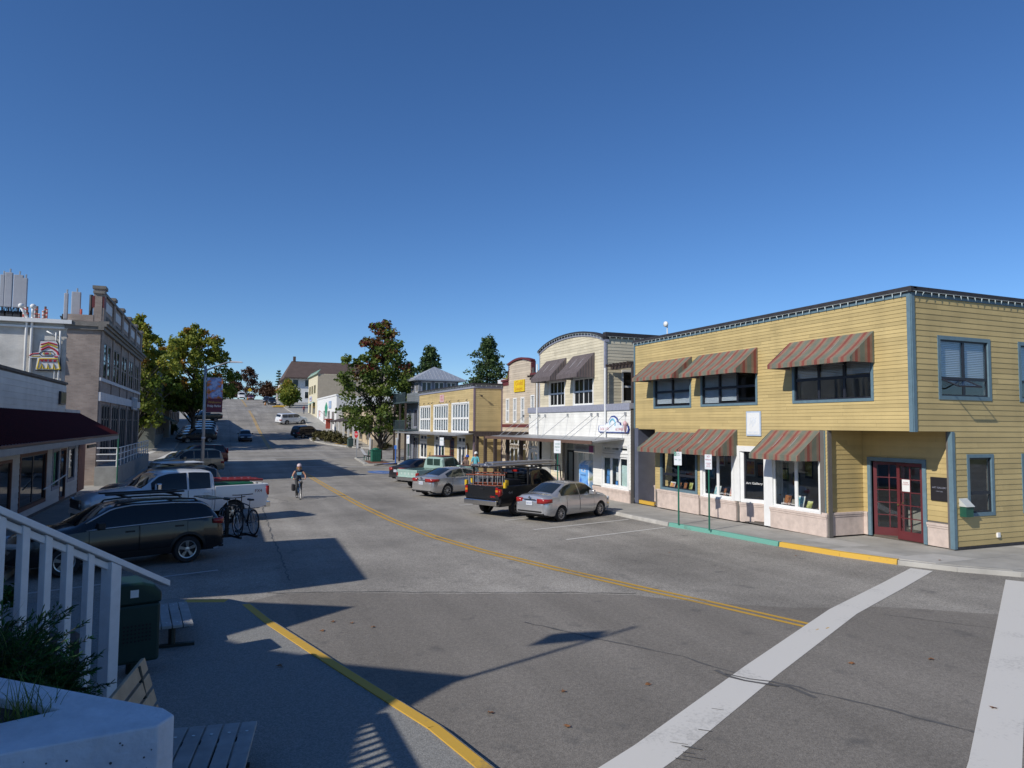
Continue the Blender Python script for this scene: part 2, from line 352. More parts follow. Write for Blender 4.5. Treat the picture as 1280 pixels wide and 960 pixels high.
def kerb_run(pts,m,parent,h=.135,w=.16,seg=2.4):
    """kerb stones laid end to end along a polyline"""
    P=[pts[0]]
    for a,b in zip(pts[:-1],pts[1:]):
        n=max(1,round(math.dist(a,b)/seg)); P+=[(a[0]+(b[0]-a[0])*i/n,a[1]+(b[1]-a[1])*i/n) for i in range(1,n+1)]
    for a,b in zip(P[:-1],P[1:]):
        d=math.dist(a,b); tx,ty=(b[0]-a[0])/d,(b[1]-a[1])/d; nx,ny=-ty,tx; g=.003
        A=(a[0]+tx*g,a[1]+ty*g); B=(b[0]-tx*g,b[1]-ty*g); V=[]
        for q in (A,B):
            for o_,hh in ((-.02,-.06),(.015,h-.02),(.03,h),(w,h),(w,-.06)):
                V.append((q[0]+nx*o_,q[1]+ny*o_,zg(q[1])+hh))
        mb=MB(); mb.add(V,[(0,5,6,1),(1,6,7,2),(2,7,8,3),(3,8,9,4),(4,3,2,1,0),(5,6,7,8,9)]); mb.build('kerb_stone',m,parent)
kr=MB(); kr.box(15.4,15.5,40,40.1,-.3,-.2); kerb=kr.build('kerb',M_kerb,kind='structure')
rp=lambda a,b:[(kx(y),y) for y in ([a]+[q for q in reversed(KY) if b<q<a]+[b])]
kerb_run(rp(64,21.75),M_kerb,kerb); kerb_run(rp(21.7,16.7),M_kt,kerb); kerb_run(rp(16.65,13.3),M_ky,kerb)
kerb_run(rp(13.28,11.1)+[(19.4,10.35),(24,10.2),(60,10.2)],M_conc,kerb,h=.118)
# sidewalks on the left, the plaza, the far corner, the hill
s=MB(); drape(s,lambda y:(-9.,-4.6),22.,72.,.13); sl=s.build('sidewalk',M_conc,kind='structure')
kerb_run([(-4.62,y) for y in (22,72)],M_kerb,sl)
PZ=[(2.67,6.71),(2.45,7.91),(2.17,8.86),(1.63,10.74),(.99,13.08),(.68,14.5),(.3,15.),(-.94,15.45),(-4.4,16.3)]
pl=MB(); pts=PZ+[(-4.6,22),(-12,22),(-12,-6),(4.0,-6),(3.5,2.5)]
pl.prism(pts[::1],-.1,.125); plaza=pl.build('plaza',M_agg,kind='structure')
kerb_run([(3.5,2.5),(3.1,4.6)]+PZ[:7],M_ky,plaza,h=.14,w=.17,seg=1.6); kerb_run(PZ[6:],M_ky,plaza,h=.145,w=.26)
kerb_run([(-4.6,22),(-4.4,16.3)],M_kerb,plaza)
s=MB(); drape(s,lambda y:(-9.,-4.6),90,262,.13,3.); s.build('sidewalk',M_conc,kind='structure')
s=MB(); drape(s,lambda y:(14.3,24.),110,262,.13,3.); sh=s.build('sidewalk',M_conc,kind='structure')
kerb_run([(14.28,262),(14.28,110.)],M_kerb,sh,seg=4.)
# corner island with the maple, and planted nose across the side street
isl=[(11.9,62.6),(12.3,64.),(12.7,68.5),(13.2,74.2),(14.4,75.2),(17,74.5),(17,64.2),(15.3,63.9),(13.8,63.4),(12.8,62.2)]
s=MB(); s.prism(isl[::-1],-.4,.02); si=s.build('corner_island',M_conc,kind='structure')
kerb_run([(13.,62.3),(11.9,62.6),(12.3,64.2),(12.8,69),(13.2,74.2),(14.4,75.2)][::-1],M_kerb,si,h=.14)
M_brickp=mat('brick_paving',(.2,.09,.06),.9,var=.3,scale=8)
flat_poly('brick_paving',[(12.6,63.4),(14.6,63.9),(14.6,68.),(13.0,68)],.145,M_brickp,parent=si)
nose=[(12.2,103),(12.6,100.5),(13.8,96.5),(15.6,93),(18.2,90.5),(24,90),(24,112),(14.3,112),(12.2,109)]
s=MB(); Z0=[(x,y,zg(y)-.3) for x,y in nose]; Z1=[(x,y,zg(y)+.14) for x,y in nose]; n=len(nose)
s.add(Z0+Z1,[tuple(range(n,2*n))]+[(k,(k+1)%n,n+(k+1)%n,n+k) for k in range(n)]); sn=s.build('planted_kerb_nose',M_conc,kind='structure')
kerb_run(nose[:5][::-1],M_kerb,sn,h=.15); kerb_run([(12.2,109),(12.2,103)],M_kerb,sn,h=.15)
# markings
CL=[(9.95,9.55),(9.32,11.54),(8.66,13.5),(7.94,15.9),(7.1,19.1),(6.55,22.5),(6.25,27),(6.05,33),(6.0,42),(6.0,60)]
off=lambda P,o:[(x+o,y) for x,y in P]
mk=MB(); mk.box(6,6.1,300,300.1,-9,-8.9); mark=mk.build('road_markings',M_yp,kind='structure')
for o_ in (-.12,.12): flat_strip('centre_line',off(CL,o_),.11,.008,M_yp,mark); flat_strip('centre_line',[(6+o_,91),(6+o_,160)],.11,.008,M_yp,mark); flat_strip('centre_line',[(6+o_,176),(6+o_,255)],.11,.008,M_yp,mark)
c1=[(3.2,6.05),(4.5,6.68),(7.45,8.3),(11.25,10.3),(14.0,11.5),(16.45,12.6)]
flat_strip('crosswalk_bar',c1,.5,.008,M_wp,mark)
flat_strip('crosswalk_bar',[(4.6,3.4),(7.62,5.06),(17.35,10.85)],.46,.008,M_wp,mark)
for y in (20.17,22.64,25.35,28.1,30.9,33.7,36.6,39.5,42.4,45.3,48.2): flat_strip('stall_line',[(10.3,y),(14.95,y+1.3)],.11,.008,M_wp,mark)
for y in (18.9,22.6,26.3,31.4,35.8,39.5,43.2): flat_strip('stall_line',[(-4.4,y-1.5),(.1,y)],.1,.008,M_wp2,mark)
flat_strip('stop_bar',[(6.5,62.2),(10.2,61.4),(13.7,59.4)],.35,.008,M_wp2,mark); 
flat_strip('crosswalk_line',[(-4,77.),(12.5,77.)],.3,.008,M_wp2,mark); flat_strip('crosswalk_line',[(-4,88),(12.,88.)],.3,.008,M_wp2,mark)
flat_strip('stop_bar',[(.8,73.6),(5.4,73.6)],.6,.008,M_wp,mark)
flat_strip('crosswalk_line',[(14.9,75.6),(17.,91.)],.35,.008,M_wp2,mark)
flat_strip('crosswalk_bar',[(-8.2,72.6),(-6.6,89)],.6,.008,M_wp,mark); flat_strip('crosswalk_bar',[(-5.4,72.8),(-4.4,89)],.6,.008,M_wp,mark)
for y in (113,117,121,125,129,133,137): flat_strip('stall_line',[(9.9,y-1.5),(14.,y+.6)],.1,.008,M_wp2,mark)
for y in (168,172): flat_strip('crosswalk_line',[(-4,y),(13.,y)],.3,.01,M_wp2,mark)
flat_poly('disabled_bay_symbol',[(11.6+.95*math.cos(t),54.+1.7*math.sin(t)) for t in [k*math.pi/10 for k in range(20)]],.008,M_bp,parent=mark)
flat_strip('disabled_bay_symbol',[(11.2,54.6),(11.6,53.3),(12.1,53.3)],.14,.012,M_wp2,mark)
# newer asphalt, sealed cracks
pa=[(.3,14.9),(1.3,15.75),(2.9,15.2),(4.6,14.4),(6.5,13.75),(8.2,12.9),(8.9,12.1),(10.5,10.9),(12.3,10.3),(14,9.0),(15.5,7.8),(14,3),(12,-4),(3,-4),(3.4,2.5),(3.0,4.7),(2.6,6.7),(2.1,8.86),(1.55,10.74),(.9,13.08),(.6,14.4)]
rnd=random.Random(8)
def jag(P,amp,st=.35):
    Q=[]
    for a,b in zip(P,P[1:]+P[:1]):
        n=max(1,int(math.dist(a,b)/st))
        for i in range(n): t=i/n; Q.append((a[0]+(b[0]-a[0])*t+rnd.uniform(-amp,amp),a[1]+(b[1]-a[1])*t+rnd.uniform(-amp,amp)))
    return Q
def tri_poly(name,pts,h,m,parent=None):
    bm=bmesh.new(); vs=[bm.verts.new((x,y,zg(y)+h)) for x,y in pts]; bm.faces.new(vs); bmesh.ops.triangulate(bm,faces=bm.faces[:])
    bmesh.ops.recalc_face_normals(bm,faces=bm.faces[:])
    for f in bm.faces:
        if f.normal.z<0: f.normal_flip()
    me=bpy.data.meshes.new(name); bm.to_mesh(me); bm.free(); me.materials.append(m); o=bpy.data.objects.new(name,me); COL.objects.link(o)
    o['kind']='structure'
    if parent: o.parent=parent
    return o
tri_poly('asphalt_patch',jag(pa,.03),.004,M_patch)
def crack(pts,w,name='sealed_crack',hz=.0062):
    P=[]
    for a,b in zip(pts[:-1],pts[1:]):
        n=max(1,int(math.dist(a,b)/.22)); P+=[(a[0]+(b[0]-a[0])*i/n+rnd.uniform(-.05,.05),a[1]+(b[1]-a[1])*i/n+rnd.uniform(-.05,.05)) for i in range(n)]
    P.append(pts[-1])
    V=[];
    for i,p in enumerate(P):
        a=P[max(i-1,0)]; b=P[min(i+1,len(P)-1)]; d=math.dist(a,b) or 1; nx,ny=-(b[1]-a[1])/d,(b[0]-a[0])/d; ww=w*rnd.uniform(.2,.9)
        for s in (-.5,.5): V.append((p[0]+nx*ww*s,p[1]+ny*ww*s,zg(p[1])+hz))
    mb=MB(); mb.add(V,[(2*i+1,2*i,2*i+2,2*i+3) for i in range(len(P)-1)]); return mb.build(name,M_tar,kind='structure')
crack([(5.2,11.9),(5.9,10.6),(6.7,9.2),(7.0,8.4),(7.6,7.2),(8.3,5.6),(8.6,4.2)],.08)
crack([(7.1,8.0),(7.3,7.6),(7.35,7.2)],.12); 
crack([(1.1,15.9),(2.9,15.3),(4.7,14.5),(6.6,13.8),(8.3,13.)],.05)
crack([(1.6,17),(1.7,21),(1.75,26),(1.9,33),(2.2,38),(1.2,39),(1.1,46),(.9,60)],.07)
crack([(2.1,38.6),(3.2,34.8),(2.0,34.0)],.06)
crack([(11.8,9.9),(13.,8.2),(15,7.4),(16.2,6.6)],.04); crack([(2.6,46),(4,46.3)],.05)
crack([(6.4,110),(6.3,140),(6.4,165)],.06); crack([(1.5,90),(1.8,130),(1.5,165)],.07)

crack([(6.75,8.5),(6.95,8.05),(7.2,7.7)],.09,hz=.0105); crack([(6.8,8.35),(7.0,8.1),(7.25,7.85)],.05,hz=.0105)
rnd=random.Random(31)
for k in range(8):                                    # tyre scuffs on the near crossing bar
    x=4.6+rnd.random()*1.3; y=6.62+(x-4.6)*.53+rnd.uniform(-.2,.2); L_=rnd.uniform(.12,.34)
    flat_strip('tyre_scuff',[(x,y),(x+L_*.55,y-L_*.5)],rnd.uniform(.008,.018),.0118,M_tar,mark,st=.1)
# ------------------------------------------------------------------ building helpers
G_shop=glass_mat('shop_glass',tint=(.95,.97,.97),see=1.); G_win=glass_mat('window_glass',tint=(.9,.93,.95),see=1.); G_dark=glass_mat('dark_glass')
M_trimblue=mat('trim_grey_blue',(.12,.19,.23),.5,var=.12,scale=6); M_white=mat('white_trim',(.74,.74,.72),.45,var=.05,scale=4)
M_stone=mat('pink_stone_base',(.56,.46,.4),.8,var=.14,scale=4,bump=.12,dirt=.25)
M_roof=mat('roof_edge_dark',(.035,.033,.036),.6,var=.3,scale=5); M_roofg=mat('flat_roof_grey',(.2,.2,.2),.9,var=.2)
M_sash=mat('bronze_sash',(.02,.022,.03),.4,var=.1); M_blind=mat('window_blind',(.55,.57,.58),.7,var=.05)
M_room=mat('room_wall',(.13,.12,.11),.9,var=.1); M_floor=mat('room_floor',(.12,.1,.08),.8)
S_yel=siding_mat('siding_mustard',(.48,.368,.165)); S_cream=siding_mat('siding_cream',(.6,.54,.40)); S_white=siding_mat('siding_white',(.74,.73,.68),.03)
S_tan=siding_mat('siding_tan',(.52,.44,.34)); S_yel2=siding_mat('siding_straw',(.5,.385,.19)); S_bgrey=siding_mat('siding_blue_grey',(.17,.19,.21))
M_cedar=mat('dark_stained_wood',(.055,.04,.035),.7,var=.25,scale=6); M_brown=mat('brown_fascia',(.13,.08,.06),.6)
M_bulb=mat('bulb_frosted',(.6,.68,.66),.3); M_steel=mat('galvanised_steel',(.42,.43,.44),.45,metal=.6,var=.15,scale=5)
M_red=mat('door_red',(.115,.022,.026),.4,var=.1,coat=.2); M_maroon=mat('trim_maroon',(.13,.03,.032),.5)
M_lav=mat('trim_lavender_grey',(.27,.28,.34),.5,var=.15,scale=8); M_brass=mat('brass',(.5,.36,.15),.3,metal=.9)
def overlaps(ops,za,zb): return [o for o in ops if o[2]<zb-1e-4 and o[3]>za+1e-4]
def spans(u0,u1,ops):
    S=[(u0,u1)]
    for o in ops:
        N=[]
        for a,b in S:
            if o[1]<=a or o[0]>=b: N.append((a,b)); continue
            if o[0]>a: N.append((a,o[0]))
            if o[1]<b: N.append((o[1],b))
        S=N
    return S
def siding(name,T,u0,u1,z0,z1,m,parent,ops=(),pitch=.115,lap=.014,top=None,seed=1,core=True):
    """lapped boards with open joints, cut round the openings; a plain sheathing wall behind"""
    rn=random.Random(seed); mb=MB(T); n=int(round((z1-z0)/pitch)); p=(z1-z0)/n
    cz=sorted({z0,z1}|{o[2] for o in ops if z0<o[2]<z1}|{o[3] for o in ops if z0<o[3]<z1})
    for i in range(n):
        a,b=z0+i*p,z0+(i+1)*p
        cuts=[a]+[z for z in cz if a+1e-4<z<b-1e-4]+[b]
        seams=[u0]; x=u0+rn.uniform(.6,3.6)
        while x<u1-.4: seams.append(x); x+=rn.uniform(2.2,4.4)
        seams.append(u1); shade=[rn.random() for _ in seams]
        for za,zb in zip(cuts[:-1],cuts[1:]):
            for (sa,sb) in spans(u0,u1,overlaps(ops,za,zb)):
                for k in range(len(seams)-1):
                    c,d=max(sa,seams[k]+(.0015 if k else 0)),min(sb,seams[k+1]-(.0015 if k<len(seams)-2 else 0))
                    if d-c<.004: continue
                    steps=[c,d] if top is None else [c+(d-c)*t/max(1,int((d-c)/.22)) for t in range(max(1,int((d-c)/.22))+1)]
                    for e,f in zip(steps[:-1],steps[1:]):
                        t1,t2=(zb,zb) if top is None else (min(zb,top(e)),min(zb,top(f)))
                        if t1<=za and t2<=za: continue
                        t1,t2=max(t1,za),max(t2,za); q=lambda z:-lap*(1-(z-a)/p)-.001
                        mb.add([(e,q(za),za),(f,q(za),za),(f,q(t2),t2),(e,q(t1),t1)],[(0,1,2,3)],0,v=shade[k])
                        if abs(za-a)<1e-4: mb.add([(e,.0,za),(f,.0,za),(f,q(za),za),(e,q(za),za)],[(0,1,2,3)],0,v=shade[k])
    o=mb.build(name,m,parent,kind='stuff')
    return o
def core_wall(name,T,u0,u1,z0,z1,m,parent,ops=(),th=.16,d0=.004,top=None):
    """sheathing wall with openings and reveals"""
    mb=MB(T); zs=sorted({z0,z1}|{max(z0,min(z1,o[k])) for o in ops for k in (2,3)})
    for za,zb in zip(zs[:-1],zs[1:]):
        for a,b in spans(u0,u1,overlaps(ops,za,zb)):
            if top is None: mb.box(a,b,d0,d0+th,za,zb)
            else:
                N=max(1,int((b-a)/.3))
                for k in range(N):
                    e,f=a+(b-a)*k/N,a+(b-a)*(k+1)/N; h1,h2=min(zb,top(e)),min(zb,top(f))
                    if max(h1,h2)<=za: continue
                    h1,h2=max(h1,za),max(h2,za)
                    mb.add([(e,d0,za),(f,d0,za),(f,d0,h2),(e,d0,h1),(e,d0+th,za),(f,d0+th,za),(f,d0+th,h2),(e,d0+th,h1)],[(0,1,2,3),(5,4,7,6),(3,2,6,7)])
    return mb.build(name,m,parent)
def bars(mb,u0,u1,z0,z1,w,d0,d1):
    mb.box(u0,u0+w,d0,d1,z0,z1); mb.box(u1-w,u1,d0,d1,z0,z1); mb.box(u0+w,u1-w,d0,d1,z0,z0+w); mb.box(u0+w,u1-w,d0,d1,z1-w,z1)
def window(T,u0,u1,z0,z1,parent,casing,sash,cols=1,rows=1,cw=.1,sw=.045,glass=None,rowz=None,blind=None,pd=.07,muntin=.0,mcols=1,mrows=1,proud=.03,name='window'):
    """casing > sash bars, panes (one each), blind. (u0..z1) is the rough opening"""
    c=MB(T); bars(c,u0-cw+.03,u1+cw-.03,z0-cw+.03,z1+cw-.03,cw,-proud,.1)
    o=c.build(name,casing,parent)
    s=MB(T); W=(u1-u0-.06)/cols; zc=[z0+.03]+([z0+(z1-z0)*f for f in rowz] if rowz else [z0+.03+(z1-z0-.06)*k/rows for k in range(1,rows)])+[z1-.03]
    for i in range(cols):
        a,b=u0+.03+W*i,u0+.03+W*(i+1)
        for za,zb in zip(zc[:-1],zc[1:]):
            bars(s,a,b,za,zb,sw,.02,.06)
            for k in range(1,mcols): x=a+(b-a)*k/mcols; s.box(x-muntin/2,x+muntin/2,.025,.055,za+sw,zb-sw)
            for k in range(1,mrows): z=za+(zb-za)*k/mrows; s.box(a+sw,b-sw,.028,.052,z-muntin/2,z+muntin/2)
            p=MB(T); p.box(a+sw-.005,b-sw+.005,.038,.044,za+sw-.005,zb-sw+.005); p.build('pane',glass or G_win,o)
    s.build('sash',sash,o)
    if blind:
        for i in range(cols):
            a,b=u0+.03+W*i,u0+.03+W*(i+1); h=blind[i%len(blind)]
            if h<=0: continue
            bl=MB(T); zt=z1-.05; k=max(2,int(h*(z1-z0)/.05))
            for j in range(k):
                z=zt-(j+1)*(h*(z1-z0))/k; bl.add([(a+.03,.10,z),(b-.03,.10,z),(b-.03,.115,z+.045),(a+.03,.115,z+.045)],[(0,1,2,3)])
            bl.build('blind',M_blind,o,kind='stuff')
    return o
def awning(T,u0,u1,zt,zb,proj,m,parent,val=.17,name='awning',su0=0.,tilt=.0):
    a=MB(T); D=-.025
    N=max(2,int((u1-u0)/.3)); rn=random.Random(int(u0*100))
    for k in range(N):
        x,y=u0+(u1-u0)*k/N,u0+(u1-u0)*(k+1)/N; s0,s1=su0+x,su0+y
        R_=5
        for j in range(R_):
            f,g=j/R_,(j+1)/R_; sag=lambda t,x=x:-.035*math.sin(math.pi*t)-(.02*abs(math.sin(math.pi*3*(x-u0)/(u1-u0)))*math.sin(math.pi*t))
            P=[(x,D-proj*g,zt+(zb-zt)*g+sag(g)),(y,D-proj*g,zt+(zb-zt)*g+sag(g,y)),(y,D-proj*f,zt+(zb-zt)*f+sag(f,y)),(x,D-proj*f,zt+(zb-zt)*f+sag(f))]
            a.add(P,[(0,1,2,3)],0,su=[s0,s1,s1,s0])
        a.add([(x,D-proj-.004-.012*math.sin(x*9),zb-val),(y,D-proj-.004-.012*math.sin(y*9),zb-val),(y,D-proj,zb),(x,D-proj,zb)],[(0,1,2,3)],0,su=[s0,s1,s1,s0])
    for x,fl in ((u0,0),(u1,1)):
        K=8
        for k in range(K):
            f,g=k/K,(k+1)/K; P=[(x,D-proj*f,zb-val),(x,D-proj*g,zb-val),(x,D-proj*g,zt+(zb-zt)*g),(x,D-proj*f,zt+(zb-zt)*f)]
            if fl: P=P[::-1]
            su=[su0+proj*f,su0+proj*g,su0+proj*g,su0+proj*f]; a.add(P,[(0,1,2,3)],0,su=su if not fl else su[::-1])
    o=a.build(name,m,parent,solid=.006)
    f=MB(T)
    for x in [u0+.03,u1-.03]+[u0+(u1-u0)*k/3 for k in (1,2)]:
        f.tube([(x,D,zt-.03),(x,D-proj+.02,zb-.05)],.012,5); f.tube([(x,D,zb-val+.03),(x,D-proj+.02,zb-val+.03)],.012,5)
    f.tube([(u0,D-proj+.025,zb-.03),(u1,D-proj+.025,zb-.03)],.012,5); f.tube([(u0,D-proj+.02,zb-val+.02),(u1,D-proj+.02,zb-val+.02)],.012,5)
    f.build('awning_frame',M_steel,o); return o
def bulbs(T,u0,u1,z,d,parent,step=.2,h=.09,topfn=None):
    """string of icicle clips along a roof edge"""
    mb=MB(T); x=u0+.1; rn=random.Random(int(abs(u1*77)))
    while x<u1:
        zz=z if topfn is None else topfn(x)+z; t=rn.uniform(-.03,.03) if rn.random()<.85 else rn.uniform(-.09,.09)
        mb.add([(x-.012,d,zz),(x+.012,d,zz),(x+.009+t,d-.012,zz-h),(x-.009+t,d-.012,zz-h),(x-.012,d-.02,zz),(x+.012,d-.02,zz)],[(0,1,2,3),(4,5,2,3),(0,3,4),(1,5,2)]); x+=step*rn.uniform(.93,1.07)
    mb.tube([(u0,d-.008,z+.012),(u1,d-.008,z+.012)] if topfn is None else [(u0+(u1-u0)*k/24,d-.008,z+.012+topfn(u0+(u1-u0)*k/24)) for k in range(25)],.005,4)
    return mb.build('string_lights',M_bulb,parent,kind='stuff')
def base_course(T,u0,u1,z0,z1,parent,d0=-.06,d1=.12,cap=.14,name='stone_base'):
    b=MB(T); b.box(u0,u1,d0,d1,z0,z1-cap); o=b.build(name,M_stone,parent,bevel=.006)
    c=MB(T); c.box(u0-.015,u1+.015,d0-.035,d1,z1-cap*.55,z1); c.box(u0-.008,u1+.008,d0-.018,d1,z1-cap+.001,z1-cap*.55-.001); c.build('cap_moulding',M_stone,o,bevel=.008); return o
def tsub(T,u,d,z=0): return T@Matrix.Translation((u,d,z))
# ================================================================== mustard corner building
XF,YC=17.8,13.76
B=thing('corner_building','mustard clapboard two-storey corner building with striped awnings and red corner doors','building',(22,21,0))
TF=frame((XF,27.95,0),(0,-1,0),(1,0,0)); LU=27.95-YC           # u from the far end to the corner
TS=frame((XF,YC,0),(1,0,0),(0,1,0)); DW=13.                    # side street face
uy=lambda y:27.95-y
def u_(yv): return uy(yv*1.031)                                 # measured on x=17.25
def h_(z): return CH+(z-CH)*1.031
ZB,ZT=h_(3.47),h_(7.15)
UW=[(u_(25.58)+.05,u_(23.04),h_(4.36),h_(5.62),2,(.85,.85)),(u_(22.33),u_(19.32),h_(4.38),h_(5.62),3,(.9,.85,0)),(u_(17.59),u_(14.62),h_(4.38),h_(5.75),3,(.45,.45,.4))]
ops=[(a,b,c,d) for a,b,c,d,_,_ in UW]
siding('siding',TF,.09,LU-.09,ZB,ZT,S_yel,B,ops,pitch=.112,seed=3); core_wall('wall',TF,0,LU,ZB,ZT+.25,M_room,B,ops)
for k,(a,b,c,d,n,bl) in enumerate(UW):
    window(TF,a,b,c,d,B,M_trimblue,M_sash,cols=n,rowz=(.5,),blind=bl,cw=.09)
C_g=(.15,.16,.125); C_r=(.225,.075,.06); C_t=(.25,.175,.125); C_p=(.21,.13,.1)
M_awn=stripe_mat('awning_stripe',[(0,C_g),(.34,C_t),(.37,C_p),(.4,C_t),(.43,C_p),(.47,C_t),(.52,C_r),(.76,C_t),(.80,C_p),(.84,C_t),(.88,C_p),(.92,C_t),(.95,C_g)],.50)
PJ=.98
awning(TF,uy(25.79*1.031)+0.0,uy(22.91*1.031),h_(6.32),h_(5.58),PJ,M_awn,B,.14)
awning(TF,uy(22.46*1.031),uy(19.23*1.031),h_(6.32),h_(5.55),PJ,M_awn,B,.14,su0=.2)
awning(TF,uy(17.73*1.031),uy(14.51*1.031),h_(6.32),h_(5.55),PJ,M_awn,B,.14,su0=.1)
# parapet edge
def parapet(T,u0,u1,z,parent,over=.09,ends=(.09,.09),trim=M_trimblue):
    e=MB(T); e.box(u0-.004,u1+.004,-.03,.1,z,z+.1); e.build('frieze',trim,parent)
    r=MB(T); r.box(u0-ends[0],u1+ends[1],-over,.2,z+.1,z+.2); r.box(u0-ends[0]*.6,u1+ends[1]*.6,-over*.6,.2,z+.2,z+.27); r.build('roof_edge',M_roof,parent,bevel=.01)
    bulbs(T,u0,u1,z+.115,-over-.004,parent,step=.3,h=.1)
parapet(TF,0,LU,ZT,B); parapet(TS,0,DW,ZT,B,ends=(-.1,.09))
for T_,x in ((TF,LU-.05),(TS,.05)):
    p=MB(T_); p.box(x-.06,x+.06,-.035,.06,ZB-.02,ZT); p.build('corner_board',M_trimblue,B)
p=MB(TF); p.box(-.02,.07,-.03,.06,ZB-.02,ZT); p.build('corner_board',M_trimblue,B)
# side street face
SW=[(18.82-XF+.08,21.08-XF-.08,4.45,6.12,2,(.62,.62)),(22.36-XF+.08,24.6-XF,4.45,6.12,2,(.62,.62))]
SL=[(19.92-XF+.06,21.06-XF-.06,1.1,2.74,1,(0,)),(22.36-XF+.06,23.5-XF,1.1,2.74,1,(0,))]
E0=19.3-XF                                                    # lower wall starts behind the open corner
ops=[(a,b,c,d) for a,b,c,d,_,_ in SW+SL]
siding('siding',TS,.1,DW,ZB,ZT,S_yel,B,ops,pitch=.158,seed=5); siding('siding',TS,E0+.1,DW,.2,ZB-.004,S_yel,B,ops,pitch=.158,seed=6)
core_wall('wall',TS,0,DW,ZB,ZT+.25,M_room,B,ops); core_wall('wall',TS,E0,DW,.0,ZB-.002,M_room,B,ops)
for a,b,c,d,n,bl in SW: window(TS,a,b,c,d,B,M_trimblue,M_sash,cols=n,rowz=(.32,),blind=bl,cw=.11)
for a,b,c,d,n,bl in SL: window(TS,a,b,c,d,B,M_trimblue,M_sash,cols=n,rowz=(.36,),cw=.1,glass=G_shop)
cb=MB(TS); cb.box(E0-.012,E0+.1,-.035,.1,.14,ZB-.01); cb.build('corner_board',M_trimblue,B)
fl=MB(TS); fl.box(E0+.11,DW,-.03,.05,.12,.19); fl.build('base_flashing',M_roof,B)
# open awning-sash hinged out of the upper side window
os_=MB(TS); a=SW[0]; x0,x1=a[0]+.06,(a[0]+a[1])/2-.02; zt=4.45+.5; 
os_.add([(x0,-.02,zt),(x1,-.02,zt),(x1,-.5,zt-.22),(x0,-.5,zt-.22)],[(0,1,2,3)]); so_=os_.build('open_sash',G_shop,B)
os_=MB(TS)
for p_ in ([(x0,-.02,zt),(x0,-.5,zt-.22)],[(x1,-.02,zt),(x1,-.5,zt-.22)],[(x0,-.5,zt-.22),(x1,-.5,zt-.22)],[(x0,-.02,zt),(x1,-.02,zt)]): os_.tube(p_,.022,4)
os_.build('sash_frame',M_sash,so_)
ot=MB(TS); ot.box(21.1-XF,21.22-XF,-.06,0,.38,.52); ot.build('outlet_box',M_white,B,bevel=.01)
mb_=MB(TS); mb_.prism([(19.56-XF,1.05),(19.86-XF,1.05),(19.86-XF,1.36),(19.56-XF,1.36)],-.2,-.01,axis='y')
mb_.add([(19.54-XF,-.24,1.34),(19.88-XF,-.24,1.34),(19.88-XF,-.01,1.56),(19.54-XF,-.01,1.56),(19.54-XF,-.01,1.34),(19.88-XF,-.01,1.34)],[(0,1,2,3),(0,3,4),(1,5,2)],1)
o=mb_.build('leaflet_box',[mat('leaflet_green',(.02,.09,.06),.4),mat('leaflet_lid',(.5,.52,.5),.3)],B)
# recessed corner entry
XD=19.42; TD=frame((XD,16.9,0),(0,-1,0),(1,0,0)); TD2=frame((XF-.055,16.88,0),(1,0,0),(0,1,0))
DU0,DU1=16.9-16.55,16.9-14.75; DH=2.5
siding('siding',TD,0,3.1,.85,ZB-.01,S_yel,B,[(DU0-.02,DU1+.02,0,DH)],pitch=.158,seed=7); core_wall('wall',TD,0,3.1,.13,ZB-.01,M_room,B,[(DU0,DU1,.0,DH)])
siding('siding',TD2,.0,XD-XF+.04,.85,ZB-.01,S_yel,B,(),pitch=.158,seed=8); core_wall('wall',TD2,.0,XD-XF+.04,.13,ZB-.01,M_room,B)
base_course(TD2,.0,XD-XF+.03,.13,.86,B); base_course(TD,.06,DU0-.14,.13,.86,B); base_course(TD,DU1+.14,3.09,.13,.8,B)
dc=MB(TD); dc.box(DU0-.12,DU0,-.05,.12,.13,DH+.12); dc.box(DU1,DU1+.12,-.05,.12,.13,DH+.12); dc.box(DU0,DU1,-.05,.12,DH,DH+.12); dc.build('door_casing',M_trimblue,B)
def french_door(T,w,h,m,parent,cols=2,rows=5,label=None,name='door',glass=G_shop,handle=True,side=1):
    d=MB(T); bars(d,0,w,0,h,.1,-.022,.022); d.box(.1,w-.1,-.022,.022,.1,.26)
    gw=(w-.2)/cols; gh=(h-.36)/rows
    for k in range(1,cols): d.box(.1+gw*k-.014,.1+gw*k+.014,-.015,.015,.26,h-.1)
    for k in range(1,rows): d.box(.1,w-.1,-.016,.016,.26+gh*k-.014,.26+gh*k+.014)
    o=d.build(name,m,parent,label=label)
    for i in range(cols):
        for j in range(rows):
            p=MB(T); p.box(.1+gw*i,.1+gw*(i+1),-.003,.003,.26+gh*j,.26+gh*(j+1)); p.build('pane',glass,o)
    if handle:
        k=MB(T); x=w-.06 if side>0 else .06; k.lathe([(.02,-.03),(.025,-.05),(.03,-.07),(.02,-.085)],(x,0,1.05),'y',10); k.build('handle',M_brass,o)
    return o
wd=(DU1-DU0)/2-.01
french_door(tsub(TD,DU0+wd+.01,.03,.15),wd,DH-.17,M_red,B,side=-1)
T1=tsub(TD,DU0+.02,.06,.15)@Matrix.Rotation(R(38),4,'Z'); french_door(T1,wd,DH-.17,M_red,B,side=1)
nb=MB(TD); nb.box(DU0+wd+.2,DU0+wd+.46,.0,.004,1.62,1.98); nb.build('paper_notice',M_white,B)
tx=text_mb(TD,'PLEASE\nCOME IN',.055,DU0+wd+.33,1.86,-.004); tx.build('notice_lettering',mat('print_red',(.35,.05,.05),.6),B)
